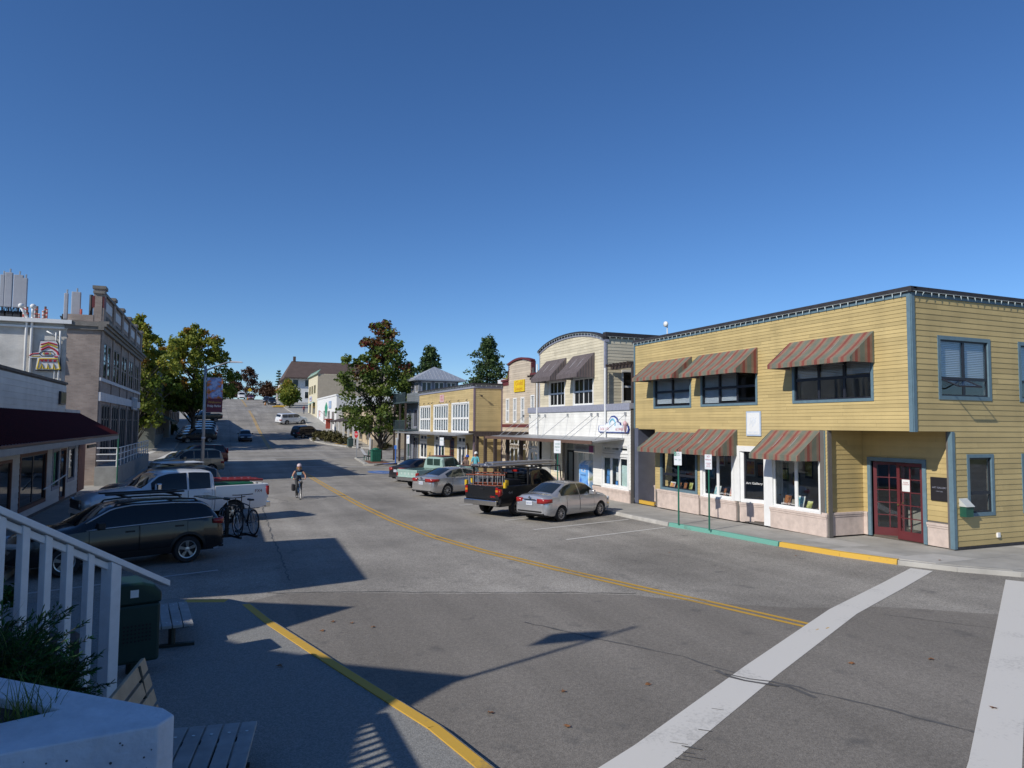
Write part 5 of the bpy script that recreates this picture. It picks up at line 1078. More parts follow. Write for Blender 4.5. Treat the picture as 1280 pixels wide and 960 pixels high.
# --- right-hand row, noses to the kerb
HD=25.
def ya_x(C,r):
    T=frame((-.004,0,.0),(0,-1,0),(1,0,0)); b=MB(T); b.box(-.3,.3,-.03,0,.845,.87); b.build('boot_handle',M_black,r)
    b=MB(); b.box(-.015,.05,-.6,.6,.38,.44); b.build('bumper_strip',M_black,r,bevel=.01)
    e=MB(T); e.lathe([(.05,-.008),(.045,-.016)],(0,0,.93),'y',14); e.build('badge',M_chrome,r)
make_car('parked_car','small silver sedan parked nose to kerb beside black pickup','car',SEDAN,P_silver,13.0,25.55,HD,[(.95,2.05),(2.1,3.05)],(2.72,3.36),(.66,1.34),[(1.25,2.06),(2.08,3.0)],style=10,glass=G_cars,extras=ya_x,rimm=M_alum,tl=(.72,.9,.3,.32))
def gm_x(C,r):
    T=frame((-.004,0,0),(0,-1,0),(1,0,0)); text_mb(T,'GMC',.1,.62,.82,-.004,width=.28).build('tailgate_lettering',mat('badge_red',(.5,.03,.03),.3),r); text_mb(T,'SIERRA',.06,-.66,.82,-.004,width=.32).build('tailgate_lettering',M_chrome,r)
    h=MB(T); h.box(-.12,.12,-.025,0,1.08,1.15); h.build('tailgate_handle',M_black,r)
    for sg in (1,-1):
        T2=frame((0,sg*(C.W/2+.012),0),(sg*-1,0,0),(0,-sg,0)); text_mb(T2,'4x4',.16,-sg*.62,.98,-.004).build('side_lettering',M_steel,r)
        a=MB(); y=sg*.82
        for x in (.35,1.9): a.box(x-.03,x+.03,y-.03,y+.03,1.2,1.93)
        a.tube([(.2,y,1.94),(4.0,y,1.94)],.03,6); a.tube([(4.0,y,1.94),(4.05,y*1.05,1.3)],.028,6); a.build('ladder_rack',M_black,r)
        k=MB(); k.box(-.035,-.01,sg*.86-.07,sg*.86+.07,.92,1.2) ; k.build('tail_lamp_housing',M_tail,r,bevel=.01); k=MB(); k.box(-.038,-.008,sg*.86-.065,sg*.86+.065,1.02,1.1); k.build('tail_lamp_amber',M_amber,r)
    for x in (.3,1.9,3.2): a=MB(); a.tube([(x,-.85,1.95),(x,.85,1.95)],.025,6); a.build('rack_bar',M_black,r)
    ladder(r,(-.2,-.35,2.04),(4.0,-.35,2.04),(0,.42,0),M_alum,M_alum,15,r=.045); ladder(r,(-.05,.35,2.04),(4.3,.35,2.04),(0,.4,0),M_alum,M_alum,14,r=.045); ladder(r,(.1,-.3,2.14),(4.1,-.3,2.14),(0,.38,0),M_alum,M_alum,15,r=.045)
    for k,(x,z) in enumerate(((.25,1.28),(.5,1.36))):
        lo=ladder(r,(x,-1.05+k*.15,z+.2),(x,1.15-k*.1,z+.12),(0.0,0,.42),M_fglass,M_alum,8); 
        for yy in (-1.05+k*.15,1.15-k*.1):
            b=MB(); b.box(x-.05,x+.05,yy-.06,yy+.06,z-.1,z+.12); b.build('ladder_foot',M_yplas,lo)
    b=MB(); b.box(.6,1.6,-.7,.7,1.0,1.45); b.build('tool_box',M_dark,r,bevel=.02); b=MB(); b.box(1.965,2.03,-.16,.16,1.72,1.8); b.build('brake_lamp',M_tail,r)
    g=MB(); g.box(1.985,2.04,-.72,.72,1.3,1.68); g.build('cab_rear_window',G_car,r,bevel=.03)
    s=MB(); s.tube([(4.1,-.2,2.05),(4.18,-.2,2.1)],.07,8); s.build('rag_flag',mat('rag_red',(.4,.02,.02),.8),r)
make_car('pickup_truck','black pickup truck with ladder rack and stacked ladders','pickup truck',GMCP,P_black,12.38,28.0,HD,[(2.15,2.62),(2.66,3.62)],(3.22,3.84),None,[(2.55,3.6)],bed=(1.22,.75),cabend=2.0,tl=(.85,1.15,.06,.12),hl=(.72,.92,.3,.2),style=6,extras=gm_x,txt='B27 518H',plates=(.58,None))
def lex_x(C,r):
    T=frame((-.004,0,0),(0,-1,0),(1,0,0)); b=MB(T); b.lathe([(.055,-.008),(.05,-.016)],(0,0,.97),'y',14); b.build('badge',M_chrome,r); b=MB(T); b.box(-.35,.35,-.018,0,.86,.885); b.build('boot_strip',M_chrome,r)
    for sg in (1,-1): b=MB(T); b.box(sg*.62-.05,sg*.62+.05,-.03,.05,.26,.32); b.build('exhaust',M_chrome,r)
make_car('parked_car','silver saloon parked between mint pickup and ladder truck','car',LEX,P_silver2,11.8,36.0,HD,[(1.0,2.2),(2.25,3.35)],(3.0,3.66),(.64,1.5),[(1.35,2.22),(2.24,3.3)],style=9,glass=G_cars,extras=lex_x,txt='AKD 8841',tl=(.78,.95,.42,.4))
def fo_x(C,r):
    T=frame((-.004,0,0),(0,-1,0),(1,0,0))
    for k,ch in enumerate('FORD'): text_mb(T,ch,.17,-.48+.32*k,.86,-.004).build('tailgate_lettering',M_white,r)
    k=MB(T); k.box(-.8,.8,-.012,0,.98,1.03); k.build('tailgate_ridge',P_mint,r); k=MB(T); k.box(-.8,.8,-.012,0,.66,.7); k.build('tailgate_ridge',P_mint,r)
    k=MB(); k.box(2.1,3.1,-.66,.66,1.8,1.825); k.build('roof_panel',mat('faded_red_roof',(.2,.07,.06),.6),r)
    for sg in (1,-1): k=MB(); k.box(-.03,.0,sg*.84-.05,sg*.84+.05,.72,.92); k.build('tail_lamp_housing',M_tail,r)
    g=MB(); g.box(1.995,2.05,-.6,.6,1.25,1.66); g.build('cab_rear_window',G_cars,r,bevel=.03); k=MB(); k.box(1.99,2.056,-.025,.025,1.25,1.66); k.build('window_divider',P_mint,r)
    k=MB(); k.box(3.6,4.7,-.75,.75,1.19,1.205); k.build('rusty_bonnet_panel',mat('rust_bonnet',(.17,.07,.05),.7,var=.4),r)
make_car('pickup_truck','old mint green pickup truck with white tailgate letters','pickup truck',OLDF,P_mint,12.3,40.7,HD,[(2.15,2.95),(2.98,3.38)],(3.12,3.5),None,[(2.1,3.35)],bed=(1.08,.68),cabend=2.0,tl=(.75,.95,.05,.1),hl=(.72,.9,.3,.12),style=5,extras=fo_x,glass=G_cars,txt='C40 771A',plates=(.55,None))
make_car('parked_car','dark plum sedan parked on far side of mint pickup','car',SEDAN,P_char,12.5,45.4,HD,[(.95,2.05),(2.1,3.05)],(2.72,3.36),(.66,1.34),[(1.25,2.06),(2.08,3.0)],style=7,glass=G_cars,txt='AUV 3390')
# --- left-hand row
def sub_x(C,r):
    for sg in (1,-1):
        k=MB(); P=[(x,sg*(C.wt(x)-.06),C.ztop(x,C.wt(x)-.06)+.06) for x in (.75,1.3,2.0,2.6)]; k.tube(P,.022,6); k.tube([P[0],(P[0][0]-.08,P[0][1],P[0][2]-.07)],.025,6); k.tube([P[-1],(P[-1][0]+.08,P[-1][1],P[-1][2]-.1)],.025,6); k.build('roof_rail',M_black,r)
    for x in (1.15,2.35): k=MB(); k.box(x-.04,x+.04,-.72,.72,1.72,1.76); k.build('roof_bar',M_black,r)
    for y in (-.5,.1): k=MB(); k.box(.85,2.75,y-.06,y+.06,1.765,1.81); k.build('bike_tray',M_black,r,bevel=.015)
    k=MB(); k.box(-.04,.35,-.6,.6,1.555,1.585); k.build('tail_spoiler',P_bronze,r,bevel=.01)
    k=MB(); k.box(-1.05,.0,-.05,.05,.42,.5); k.box(-.5,-.44,-.75,.75,.44,.5); k.box(-.95,-.89,-.75,.75,.44,.5); k.build('bike_rack',M_black,r); k=MB(); k.box(-.42,-.34,-.04,.04,.48,1.25); k.build('rack_mast',M_black,r)
SUBPOS=(-2.31,20.6,201.)
make_car('parked_car','dark bronze estate car with bike rack on its tail, by the railing','car',WAGON,P_bronze,*SUBPOS,[(.35,1.25),(1.28,2.2),(2.24,3.3)],(2.85,3.5),(.16,.5),[(1.0,2.14),(2.16,3.25)],clad=M_black,style=5,trim=M_alum,extras=sub_x,hl=(.72,.86,.4,.4),tl=(.92,1.1,.3,.35))
def f2_x(C,r):
    for sg in (1,-1):
        T2=frame((0,sg*(C.W/2+.012),0),(sg*-1,0,0),(0,-sg,0)); text_mb(T2,'FX4',.17,-sg*.42,1.12,-.004).build('side_lettering',mat('decal_dark_red',(.12,.02,.02),.5),r)
        k=MB(); k.box(-.02,.1,sg*.92-.08,sg*.92+.08,.95,1.3); k.build('tail_lamp_housing',M_tail,r,bevel=.01)
        xm=4.05; m_=MB(); m_.box(xm-.06,xm+.1,min(sg*1.08,sg*1.34),max(sg*1.08,sg*1.34),1.32,1.6); m_.build('tow_mirror',M_chrome,r,bevel=.04)
    g=MB(); g.box(2.045,2.1,-.7,.7,1.42,1.8); g.build('cab_rear_window',G_car,r,bevel=.03)
    ladder(r,(.1,-.15,1.52),(2.0,-.15,1.56),(0,.5,0),M_rfg,M_alum,7,r=.045); ladder(r,(.05,.35,1.5),(1.95,.35,1.55),(0,.42,0),M_rfg,M_alum,7,r=.045)
    k=MB(); k.box(.45,1.95,-.85,.7,.9,1.44); k.build('green_tank',M_gtank,r,bevel=.06); k=MB(); k.lathe([(.05,0),(.22,.08),(.25,.2),(.1,.3)],(.35,-.55,1.2),'z',10); k.build('duffel_bag',M_black,r,smooth=True)
    k=MB(); k.box(6.2,6.262,-.7,.7,.78,1.08); k.build('grille_surround',M_black,r,bevel=.03)
make_car('pickup_truck','white crew cab pickup with red ladders and green tank','pickup truck',PICK,P_white,-1.4,28.5,202.,[(2.2,2.95),(3.02,4.2)],(3.92,4.5),None,[(2.15,2.98),(3.0,4.25)],bed=(1.36,.85),cabend=2.06,tl=(.95,1.3,.05,.1),hl=(.85,1.12,.4,.2),style=6,extras=f2_x,plates=(.6,None),mirror=False,txt='C81 204F')
def rack_x(C,r):
    for x in (1.0,2.3): k=MB(); k.box(x-.04,x+.04,-.8,.8,1.87,1.92); k.build('roof_bar',M_black,r)
    for y in (-.45,0.,.45): k=MB(); k.box(.8,2.6,y-.16,y+.16,1.925,1.97); k.build('roof_board',mat('board_white',(.6,.62,.62),.4),r,bevel=.02)
def wagon_car(label,spec,pm,x,y,h,cat='car',name='parked_car',**kw):
    L=spec['L']; k=L/4.8
    return make_car(name,label,cat,spec,pm,x,y,h,[(.35*k,1.2*k),(1.25*k,2.15*k),(2.2*k,3.15*k)],(2.8*k,3.4*k),(.14*k,.4*k) if spec is not SEDAN else (.66,1.34),[(1.05*k,2.1*k),(2.14*k,3.1*k)],**kw)
wagon_car('grey estate with white boards on roof bars behind white pickup',SUV,P_grey,-2.2,33.9,202.,extras=rack_x)
wagon_car('tan sport utility parked behind the lamp post on left kerb',SUV,P_tan,-2.0,55.6,200.,style=6)
wagon_car('dark red sport utility with bright tail lamps beyond tan one',SUV,P_dred,-1.6,66.,200.,tl=(1.0,1.5,.12,.2))
wagon_car('black sport utility parked under the street trees, headlamps outward',SUV,P_black,-2.6,101.,198.,tl=(1.0,1.3,.2,.2))
wagon_car('pale silver hatchback in row under the street trees',SUV,P_silver,-2.6,105.5,198.)
wagon_car('white crossover in the shaded row under street trees',SUV,P_white,-2.5,109.5,198.)
wagon_car('grey crossover parked up hill under street trees',SUV,P_grey,-2.5,113.5,198.)
make_car('pickup_truck','dark green pickup parked highest in the shaded left row','pickup truck',GMCP,paint('dark_green_paint',(.015,.03,.025)),-2.2,132.,198.,[(2.15,2.62),(2.66,3.62)],(3.22,3.84),None,[(2.55,3.6)],bed=(1.22,.75),cabend=2.0,plates=(.6,None))
wagon_car('white van parked by the left kerb near hill crest',SUV,P_white,-2.8,165.,195.,cat='van')
# --- moving and hill cars
make_car('moving_car','dark blue sedan driving downhill towards the intersection','car',SEDAN,P_navy,3.45,103.,-90.,[(.95,2.05),(2.1,3.05)],(2.72,3.36),(.66,1.34),[(1.25,2.06),(2.08,3.0)],style=7,plates=(.72,None))
SUBB={**SUV,'L':5.4,'W':2.0,'xr':1.25,'xf':4.3,'Rw':.38,'top':[(0,.8),(.05,1.12),(.14,1.5),(.25,1.78),(.5,1.86),(3.1,1.87),(3.5,1.76),(4.05,1.3),(4.9,1.2),(5.2,1.1),(5.4,.7)],'belt':[(0,.75),(.08,1.0),(.3,1.18),(3.8,1.15),(4.9,1.05),(5.25,.9),(5.4,.6)],'wid':[(0,.88),(.06,.94),(.2,1),(4.8,1),(5.2,.94),(5.4,.8)],'wtop':[(0,.8),(.4,.8),(3.2,.77),(4.,.84),(4.9,.8),(5.4,.7)]}
make_car('parked_car','long white sport utility angled to the hill kerb outside shops','car',SUBB,P_white,11.9,129.,25.,[(.4,1.4),(1.45,2.4),(2.45,3.8)],(3.55,4.05),(.1,.24),[(1.5,2.5),(2.52,3.7)],style=6)
make_car('parked_car','black sport utility parked behind the planted kerb nose','car',SUV,P_black,12.2,107.5,30.,[(.35,1.2),(1.25,2.15),(2.2,3.15)],(2.8,3.35),(.14,.3),[(1.05,2.1),(2.14,3.1)],style=6)
make_car('parked_car','black sport utility beside traffic cones near crest','car',SUV,P_black,12.4,188.,-90.,[(.35,1.2),(1.25,2.15),(2.2,3.15)],(2.8,3.35),(.14,.3),style=6)
make_car('parked_car','charcoal estate just uphill of the black sport utility by cones','car',WAGON,P_char,11.7,197.,-95.,[(.35,1.25),(1.28,2.2),(2.24,3.3)],(2.85,3.5),(.16,.5))
VAN={**SUV,'L':5.6,'W':2.05,'xr':1.3,'xf':4.5,'Rw':.37,'top':[(0,.8),(.04,1.3),(.1,2.1),(.3,2.25),(3.9,2.25),(4.3,2.05),(4.9,1.35),(5.3,1.15),(5.6,.7)],'belt':[(0,.75),(.08,1.2),(4.4,1.25),(5.2,1.0),(5.6,.6)],'wid':[(0,.9),(.06,.96),(.2,1),(5.,1),(5.4,.94),(5.6,.8)],'wtop':[(0,.86),(4.,.84),(5.,.84),(5.6,.7)]}
make_car('parked_van','white panel van at the crest of the hill','van',VAN,P_white,6.2,226.,-88.,[(3.2,4.6)],(4.35,4.92),None,[(3.3,4.4)])
make_car('parked_car','small dark red car beside white van at hill crest','car',SEDAN,P_dred,8.6,219.,-90.,[(.95,2.05),(2.1,3.05)],(2.72,3.36),(.66,1.34))
# ================================================================== left side of the street
def brick_mat(name,c1,c2,mortar,scale=1.,bump=.3):
    m,t,b=new_mat(name); L=t.links; g=nd(t,'ShaderNodeNewGeometry'); sp=nd(t,'ShaderNodeSeparateXYZ'); L.new(g.outputs['Position'],sp.inputs[0])
    ad=nd(t,'ShaderNodeMath',operation='ADD'); L.new(sp.outputs[0],ad.inputs[0]); L.new(sp.outputs[1],ad.inputs[1])
    cb=nd(t,'ShaderNodeCombineXYZ'); L.new(ad.outputs[0],cb.inputs[0]); L.new(sp.outputs[2],cb.inputs[1])
    br=nd(t,'ShaderNodeTexBrick'); br.inputs['Scale'].default_value=scale; br.inputs['Brick Width'].default_value=.23; br.inputs['Row Height'].default_value=.078; br.inputs['Mortar Size'].default_value=.009
    br.inputs['Color1'].default_value=(*c1,1); br.inputs['Color2'].default_value=(*c2,1); br.inputs['Mortar'].default_value=(*mortar,1); L.new(cb.outputs[0],br.inputs['Vector'])
    n=nd(t,'ShaderNodeTexNoise',i_Scale=1.1,i_Detail=7.); L.new(g.outputs['Position'],n.inputs['Vector']); r=nd(t,'ShaderNodeMapRange'); r.inputs[1].default_value=.3; r.inputs[2].default_value=.7; r.inputs[3].default_value=.78; r.inputs[4].default_value=1.18; L.new(n.outputs['Fac'],r.inputs[0])
    mx=nd(t,'ShaderNodeMix',data_type='RGBA',blend_type='MULTIPLY'); mx.inputs[0].default_value=1; L.new(br.outputs['Color'],mx.inputs[6]); L.new(r.outputs[0],mx.inputs[7]); L.new(mx.outputs[2],b.inputs['Base Color'])
    bp=nd(t,'ShaderNodeBump'); bp.inputs['Strength'].default_value=bump; bp.inputs['Distance'].default_value=.01; L.new(br.outputs['Fac'],bp.inputs['Height']); bp.invert=True; L.new(bp.outputs[0],b.inputs['Normal']); b.inputs['Roughness'].default_value=.85
    return m
M_brick=brick_mat('brick_buff',(.29,.22,.18),(.36,.28,.23),(.3,.27,.245)); M_brickw=brick_mat('brick_painted_white',(.62,.59,.54),(.56,.54,.5),(.54,.52,.48),bump=.6)
M_maroonp=mat('panel_maroon',(.13,.03,.03),.6); M_panel=mat('panel_pale',(.55,.55,.56),.6); M_cap=mat('cap_stone',(.2,.185,.165),.85,var=.2,scale=3,dirt=.4)
XL=-6.3
# --- brick bank building
K0,K1=45.7,67.6; KT=11.0
Bk=thing('brick_building','two-storey buff brick building with white painted flank, pipes and rooftop antennas','building',(-14,56,0))
TK=frame((XL,K0,0),(0,1,0),(-1,0,0)); LK=K1-K0
bays=[(1.3+i*4.15,1.3+i*4.15+3.4) for i in range(5)]
UWk=[(a+.25+j*1.6,a+.25+j*1.6+1.1,6.1,8.2) for a,b in bays for j in (0,1)]
LWk=[(a+.15+j*1.1,a+.15+j*1.1+.85,1.6,4.55) for a,b in bays for j in range(3)]
core_wall('front_wall',TK,0,LK,0,8.75,M_brick,Bk,UWk+LWk,th=.35)
for a,b,c,d in UWk: window(TK,a,b,c,d,Bk,M_sash,M_sash,rows=2,cw=.07,glass=G_dark,proud=-.03)
for a,b,c,d in LWk: window(TK,a,b,c,d,Bk,M_cap,M_sash,rowz=(.72,),cw=.08,glass=G_dark,proud=.02)
for (z0,z1,pr_,m_) in ((4.75,5.25,.12,M_panel),(5.9,6.08,.1,M_panel),(8.75,8.95,.18,M_cap),(8.95,9.1,.3,M_cap),(9.1,9.25,.42,M_cap),(.0,.9,.08,M_conc)):
    k=MB(TK); k.box(-.25 if z0>8 else 0,LK+(.2 if z0>8 else 0),-pr_,.1,z0,z1); k.build('cornice' if z0>8 else 'band',m_,Bk)
k=MB(TK); k.box(-.02,LK,0,.35,9.25,10.85); k.build('parapet',M_brick,Bk); k=MB(TK); k.box(-.1,LK+.1,-.12,.45,10.85,11.0); k.build('parapet_cap',M_cap,Bk)
for i in range(6):
    u=.0+i*(LK-.8)/5; k=MB(TK); k.box(u,u+.8,-.1,.42,9.25,11.12); k.build('parapet_pier',M_brick,Bk); k=MB(TK); k.box(u-.06,u+.86,-.17,.5,11.12,11.3); k.build('pier_cap',M_cap,Bk)
    if i==0: k=MB(TK); k.box(u-.004,u+.804,-.106,.5,10.05,10.7); k.build('pier_band',M_maroonp,Bk)
    if i<5: k=MB(TK); k.box(u+1.1,u+(LK-.8)/5-.3,-.03,.02,10.05,10.6); k.build('parapet_panel',M_panel,Bk)
    if i<5:
        for j in range(7): k=MB(TK); k.box(u+1.15+j*.43,u+1.35+j*.43,-.07,0,9.4,9.75); k.build('dentil',M_cap,Bk)
k=MB(TK); k.box(.03,.75,-.07,.0,.9,8.75); k.build('corner_pilaster',M_brick,Bk)
for i in range(1,6): k=MB(TK); u=bays[i-1][1]+.1; k.box(u,u+.55,-.06,0,.9,8.75); k.build('pilaster',M_brick,Bk)
# flank towards us: brick return, then painted wall
TQ=frame((XL-16,K0,0),(1,0,0),(0,1,0))
k=MB(TQ); k.box(14.35,15.995,-.012,.4,0,9.25); k.build('flank_return',M_brick,Bk); k=MB(TQ); k.box(14.25,16.15,-.14,.3,8.75,8.95); k.box(14.2,16.2,-.22,.3,8.95,9.2); k.build('cornice_return',M_cap,Bk)
k=MB(TQ); k.box(14.35,15.6,-.02,.35,9.25,9.6); k.build('parapet_return',M_brick,Bk)
k=MB(TQ); k.box(0,14.35,.08,.4,0,9.0); k.build('painted_flank',M_brickw,Bk)
k=MB(TQ); k.box(-.2,14.6,-.28,.4,9.0,9.22); k.build('eave_gutter',M_white,Bk); k=MB(TQ); k.box(-.2,14.4,-.1,.1,8.72,8.82); k.build('eave_rail',M_white,Bk)
rn=random.Random(5)
def pipe(P,r): a=MB(TQ); a.tube(P,r,8); a.build('conduit_pipe',M_white,Bk,smooth=True)
for x,z0,z1,r in ((14.05,2.,8.6,.05),(13.85,3.0,8.5,.035),(12.7,3.,9.35,.07),(12.45,3.,9.4,.07),(7.9,4.2,9.4,.06),(7.3,4.2,9.0,.05),(7.1,4.2,9.3,.05),(6.85,4.2,8.6,.05),(6.6,4.2,9.5,.06),(5.6,4.2,8.3,.05),(5.3,4.2,8.2,.05),(4.6,4.2,9.,.06),(3.9,4.2,8.8,.05)): pipe([(x,-.06,z0),(x,-.06,z1-.3),(x,-.1,z1)],r)
pipe([(5.6,-.07,8.3),(5.3,-.09,8.5),(2.5,-.09,8.5)],.045); pipe([(12.45,-.1,9.3),(12.2,-.25,9.75)],.07); pipe([(12.7,-.1,9.3),(12.75,-.25,9.8)],.07); pipe([(13.4,-.05,8.55),(13.85,-.06,8.3)],.04)
for x in (12.2,12.75): k=MB(TQ); k.lathe([(.02,-.12),(.13,-.08),(.15,.05),(.08,.13)],(x,-.25,9.85),'z',10); k.build('pipe_cowl',M_white,Bk,smooth=True)
k=MB(); k.box(XL-16,XL-.3,K0+.4,K1,8.9,9.1); k.box(XL-16,XL-.3,K1-.3,K1,0,8.9); k.box(XL-16,XL-15.7,K0+.4,K1-.3,0,8.9); k.build('roof',M_roofg,Bk)
# raised entrance ramp
k=MB(); k.box(XL+.05,XL+1.15,K0-.6,K0+19,.0,1.05); k.build('entry_ramp',mat('ramp_grey',(.3,.3,.28),.85,var=.15,dirt=.3),Bk)
for z in (1.4,1.75,2.1): k=MB(); k.tube([(XL+1.1,K0-.5,z),(XL+1.1,K0+18.5,z)],.03,6); k.build('ramp_rail',M_white,Bk); k=MB(); k.tube([(XL+.1,K0-.5,z),(XL+1.1,K0-.5,z)],.03,6); k.build('ramp_rail',M_white,Bk)
for i in range(12): k=MB(); y=K0-.5+i*1.72; k.tube([(XL+1.1,y,1.05),(XL+1.1,y,2.1)],.03,6); k.build('ramp_post',M_white,Bk)
k=MB(); k.box(XL+.1,XL+.25,K0+15.5,K0+18.2,4.55,5.5); ko=k.build('hanging_sign',M_panel,Bk); k=MB(); k.box(XL+.255,XL+.262,K0+15.7,K0+18.,4.65,5.4); k.build('sign_face',mat('sign_blue_grey',(.1,.2,.3),.5),ko)
# carved bird-shaped sign on the flank
Bd=thing('carved_sign','carved bird-head wall sign in white, red and yellow on painted brick','sign',(XL-16+9.2,K0-.1,6.0))
TQs=TQ
def sgp(pts,d0,d1,m,name,parent): 
    k=MB(TQs); k.prism([(ox+x*sc_,oz+z*sc_) for x,z in pts],d0,d1,axis='y'); return k.build(name,m,parent)
ox=oz=0; sc_=1.
O=[(13.14,8.01),(13.91,8.05),(14.02,7.87),(14.17,6.36),(12.95,6.35),(13.02,7.02),(12.62,7.02),(12.66,7.23),(12.81,7.31),(13.07,7.36),(13.1,7.7)]
edge=O[::-1]; cxm=sum(p[0] for p in edge)/len(edge); czm=sum(p[1] for p in edge)/len(edge)
M_sgb=mat('carved_black',(.03,.03,.035),.6); M_sgw=mat('carved_white',(.62,.63,.64),.6); M_sgr=mat('carved_red',(.42,.035,.06),.5); M_sgy=mat('carved_yellow',(.58,.42,.04),.5)
sgp(edge,-.1,-.0,M_sgb,'backboard',Bd); sgp([(cxm+(x-cxm)*.94,czm+(z-czm)*.95) for x,z in edge],-.13,-.1,M_sgw,'face',Bd)
def stroke(P,r,m,name,d=-.135):
    k=MB(TQs); k.tube([(x,d,z) for x,z in P],r,5); k.build(name,m,Bd)
W_=.045
stroke([(13.17,7.78),(13.37,7.85),(13.53,7.91),(13.73,7.87),(13.94,7.8)],W_,M_sgr,'red_stroke'); stroke([(13.17,7.63),(13.37,7.74),(13.53,7.84),(13.73,7.76),(13.96,7.65)],W_,M_sgy,'yellow_stroke'); stroke([(13.19,7.48),(13.41,7.61),(13.54,7.68),(13.77,7.57),(13.95,7.42),(14.02,7.25)],W_*1.2,M_sgr,'red_stroke')
stroke([(13.12,7.29),(13.21,7.39),(13.71,7.43),(13.85,7.28),(13.72,7.16),(13.22,7.16),(13.12,7.29)],.022,M_sgb,'eye_outline'); stroke([(13.36,7.34),(13.3,7.29),(13.36,7.24)],W_*.7,M_sgy,'eye_corner'); stroke([(13.6,7.35),(13.67,7.3),(13.6,7.25)],W_*.7,M_sgy,'eye_corner'); stroke([(13.39,7.29),(13.55,7.3)],W_*1.2,M_sgr,'pupil')
stroke([(12.66,7.15),(12.78,7.25),(13.1,7.29)],W_*.8,M_sgr,'beak_stroke'); stroke([(12.77,7.12),(13.14,7.14)],W_*.6,M_sgy,'beak_stroke'); stroke([(13.83,7.14),(13.99,7.14)],W_,M_sgr,'cheek')
stroke([(13.04,6.45),(13.13,7.0),(13.99,7.04),(14.12,6.47)],W_,M_sgy,'jaw_outline'); stroke([(13.04,6.45),(13.2,6.45),(13.25,6.72),(13.33,6.46),(13.52,6.46),(13.53,6.73),(13.59,6.46),(13.8,6.46),(13.8,6.73),(13.88,6.45),(14.12,6.46)],W_,M_sgy,'tooth_line')
for a in (13.26,13.44,13.65,13.87): stroke([(a-.06,6.91),(a+.06,6.91)],W_*1.5,M_sgr,'red_dot')
# rooftop antennas
def antenna(x,y,z,w,h,b0=.8,group='panel antennas on the brick building roof',label='pale grey panel antenna in the cluster on brick roof edge'):
    A=thing('panel_antenna',label,'antenna',(x,y,z),group)
    k=MB(); k.box(x-w/2,x+w/2,y-.09,y+.09,z+b0,z+b0+h); k.build('radome',mat('antenna_grey',(.36,.37,.4),.5,var=.1),A,bevel=.03)
    k=MB(); k.tube([(x,y+.2,z),(x,y+.2,z+h+b0+.25)],.045,6); k.build('mast',M_steel,A)
    for q in (.25,.75): k=MB(); k.box(x-.05,x+.05,y+.08,y+.22,z+b0+h*q,z+b0+.08+h*q); k.build('bracket',M_steel,A)
    k=MB(); r2=random.Random(int(x*100))
    for _ in range(5): dx=r2.uniform(-.25,.25); k.tube([(x+dx,y+.05,z+b0),(x+dx*1.4,y+.1,z+.5),(x+dx*.5,y+.2,z+.02)],.02,5)
    k.build('cables',M_black,A,kind='stuff'); k=MB(); k.box(x-.2,x+.2,y+.1,y+.35,z+.02,z+.62); k.build('radio_unit',mat('radio_dark',(.04,.045,.05),.6),A,bevel=.02)
for x,w,h in ((-11.7,0.4,1.9),(-11.29,0.22,1.8),(-11.0,0.36,1.95),(-10.55,0.46,1.85),(-10.25,0.26,1.7)): antenna(x,K0+1.,9.1,w,h)
antenna(-8.23,K0+1.,9.1,.2,1.5,b0=.3,label='slim panel antenna on brick roof beside the wide one',group=None); antenna(-7.72,K0+.9,9.1,.46,1.6,b0=.3,label='wide panel antenna on brick roof nearest parapet pier',group=None)
M_pole=mat('marker_coral',(.55,.13,.1),.5)
for j,x in enumerate((-10.17,-10.1,-10.02,-9.76,-9.66,-9.55,-9.45,-9.26,-9.16,-9.09,-7.42)):
    k=MB(); h=rn.uniform(.45,.95)
    k.tube([(x,K0+.7,9.1),(x,K0+.7,9.1+h)],.055,6,0); 
    for q in range(3): k.tube([(x,K0+.7,9.3+q*h*.28),(x,K0+.7,9.36+q*h*.28)],.06,6,1)
    tag(rebase(k.build('vent_pipe',[(M_pole,M_white,M_brown)[j%3] if j!=10 else M_pole,(M_white,M_pole,M_pole)[j%3]],None)),'slim red and white banded pipe standing on brick roof edge','pipe','banded pipes on the brick building roof')
k=MB(); x=-7.14; k.lathe([(.3,0),(.32,.1),(.32,.55),(.26,.6)],(x,K0+1,9.1),'z',14); tag(rebase(k.build('roof_tank',M_black,None,smooth=True,auto=30)),'black drum on brick roof beside parapet pier','tank')
k=MB(); x=-7.08; k.tube([(x,K0+1.6,9.1),(x,K0+1.6,11.)],.1,8); k.lathe([(.1,0),(.17,.05),(.17,.18),(.08,.25)],(x+.25,K0+1.6,10.6),'z',8); tag(rebase(k.build('vent_stack',mat('stack_dark',(.06,.065,.07),.6),None)),'dark vent stack behind drum on brick roof','vent')
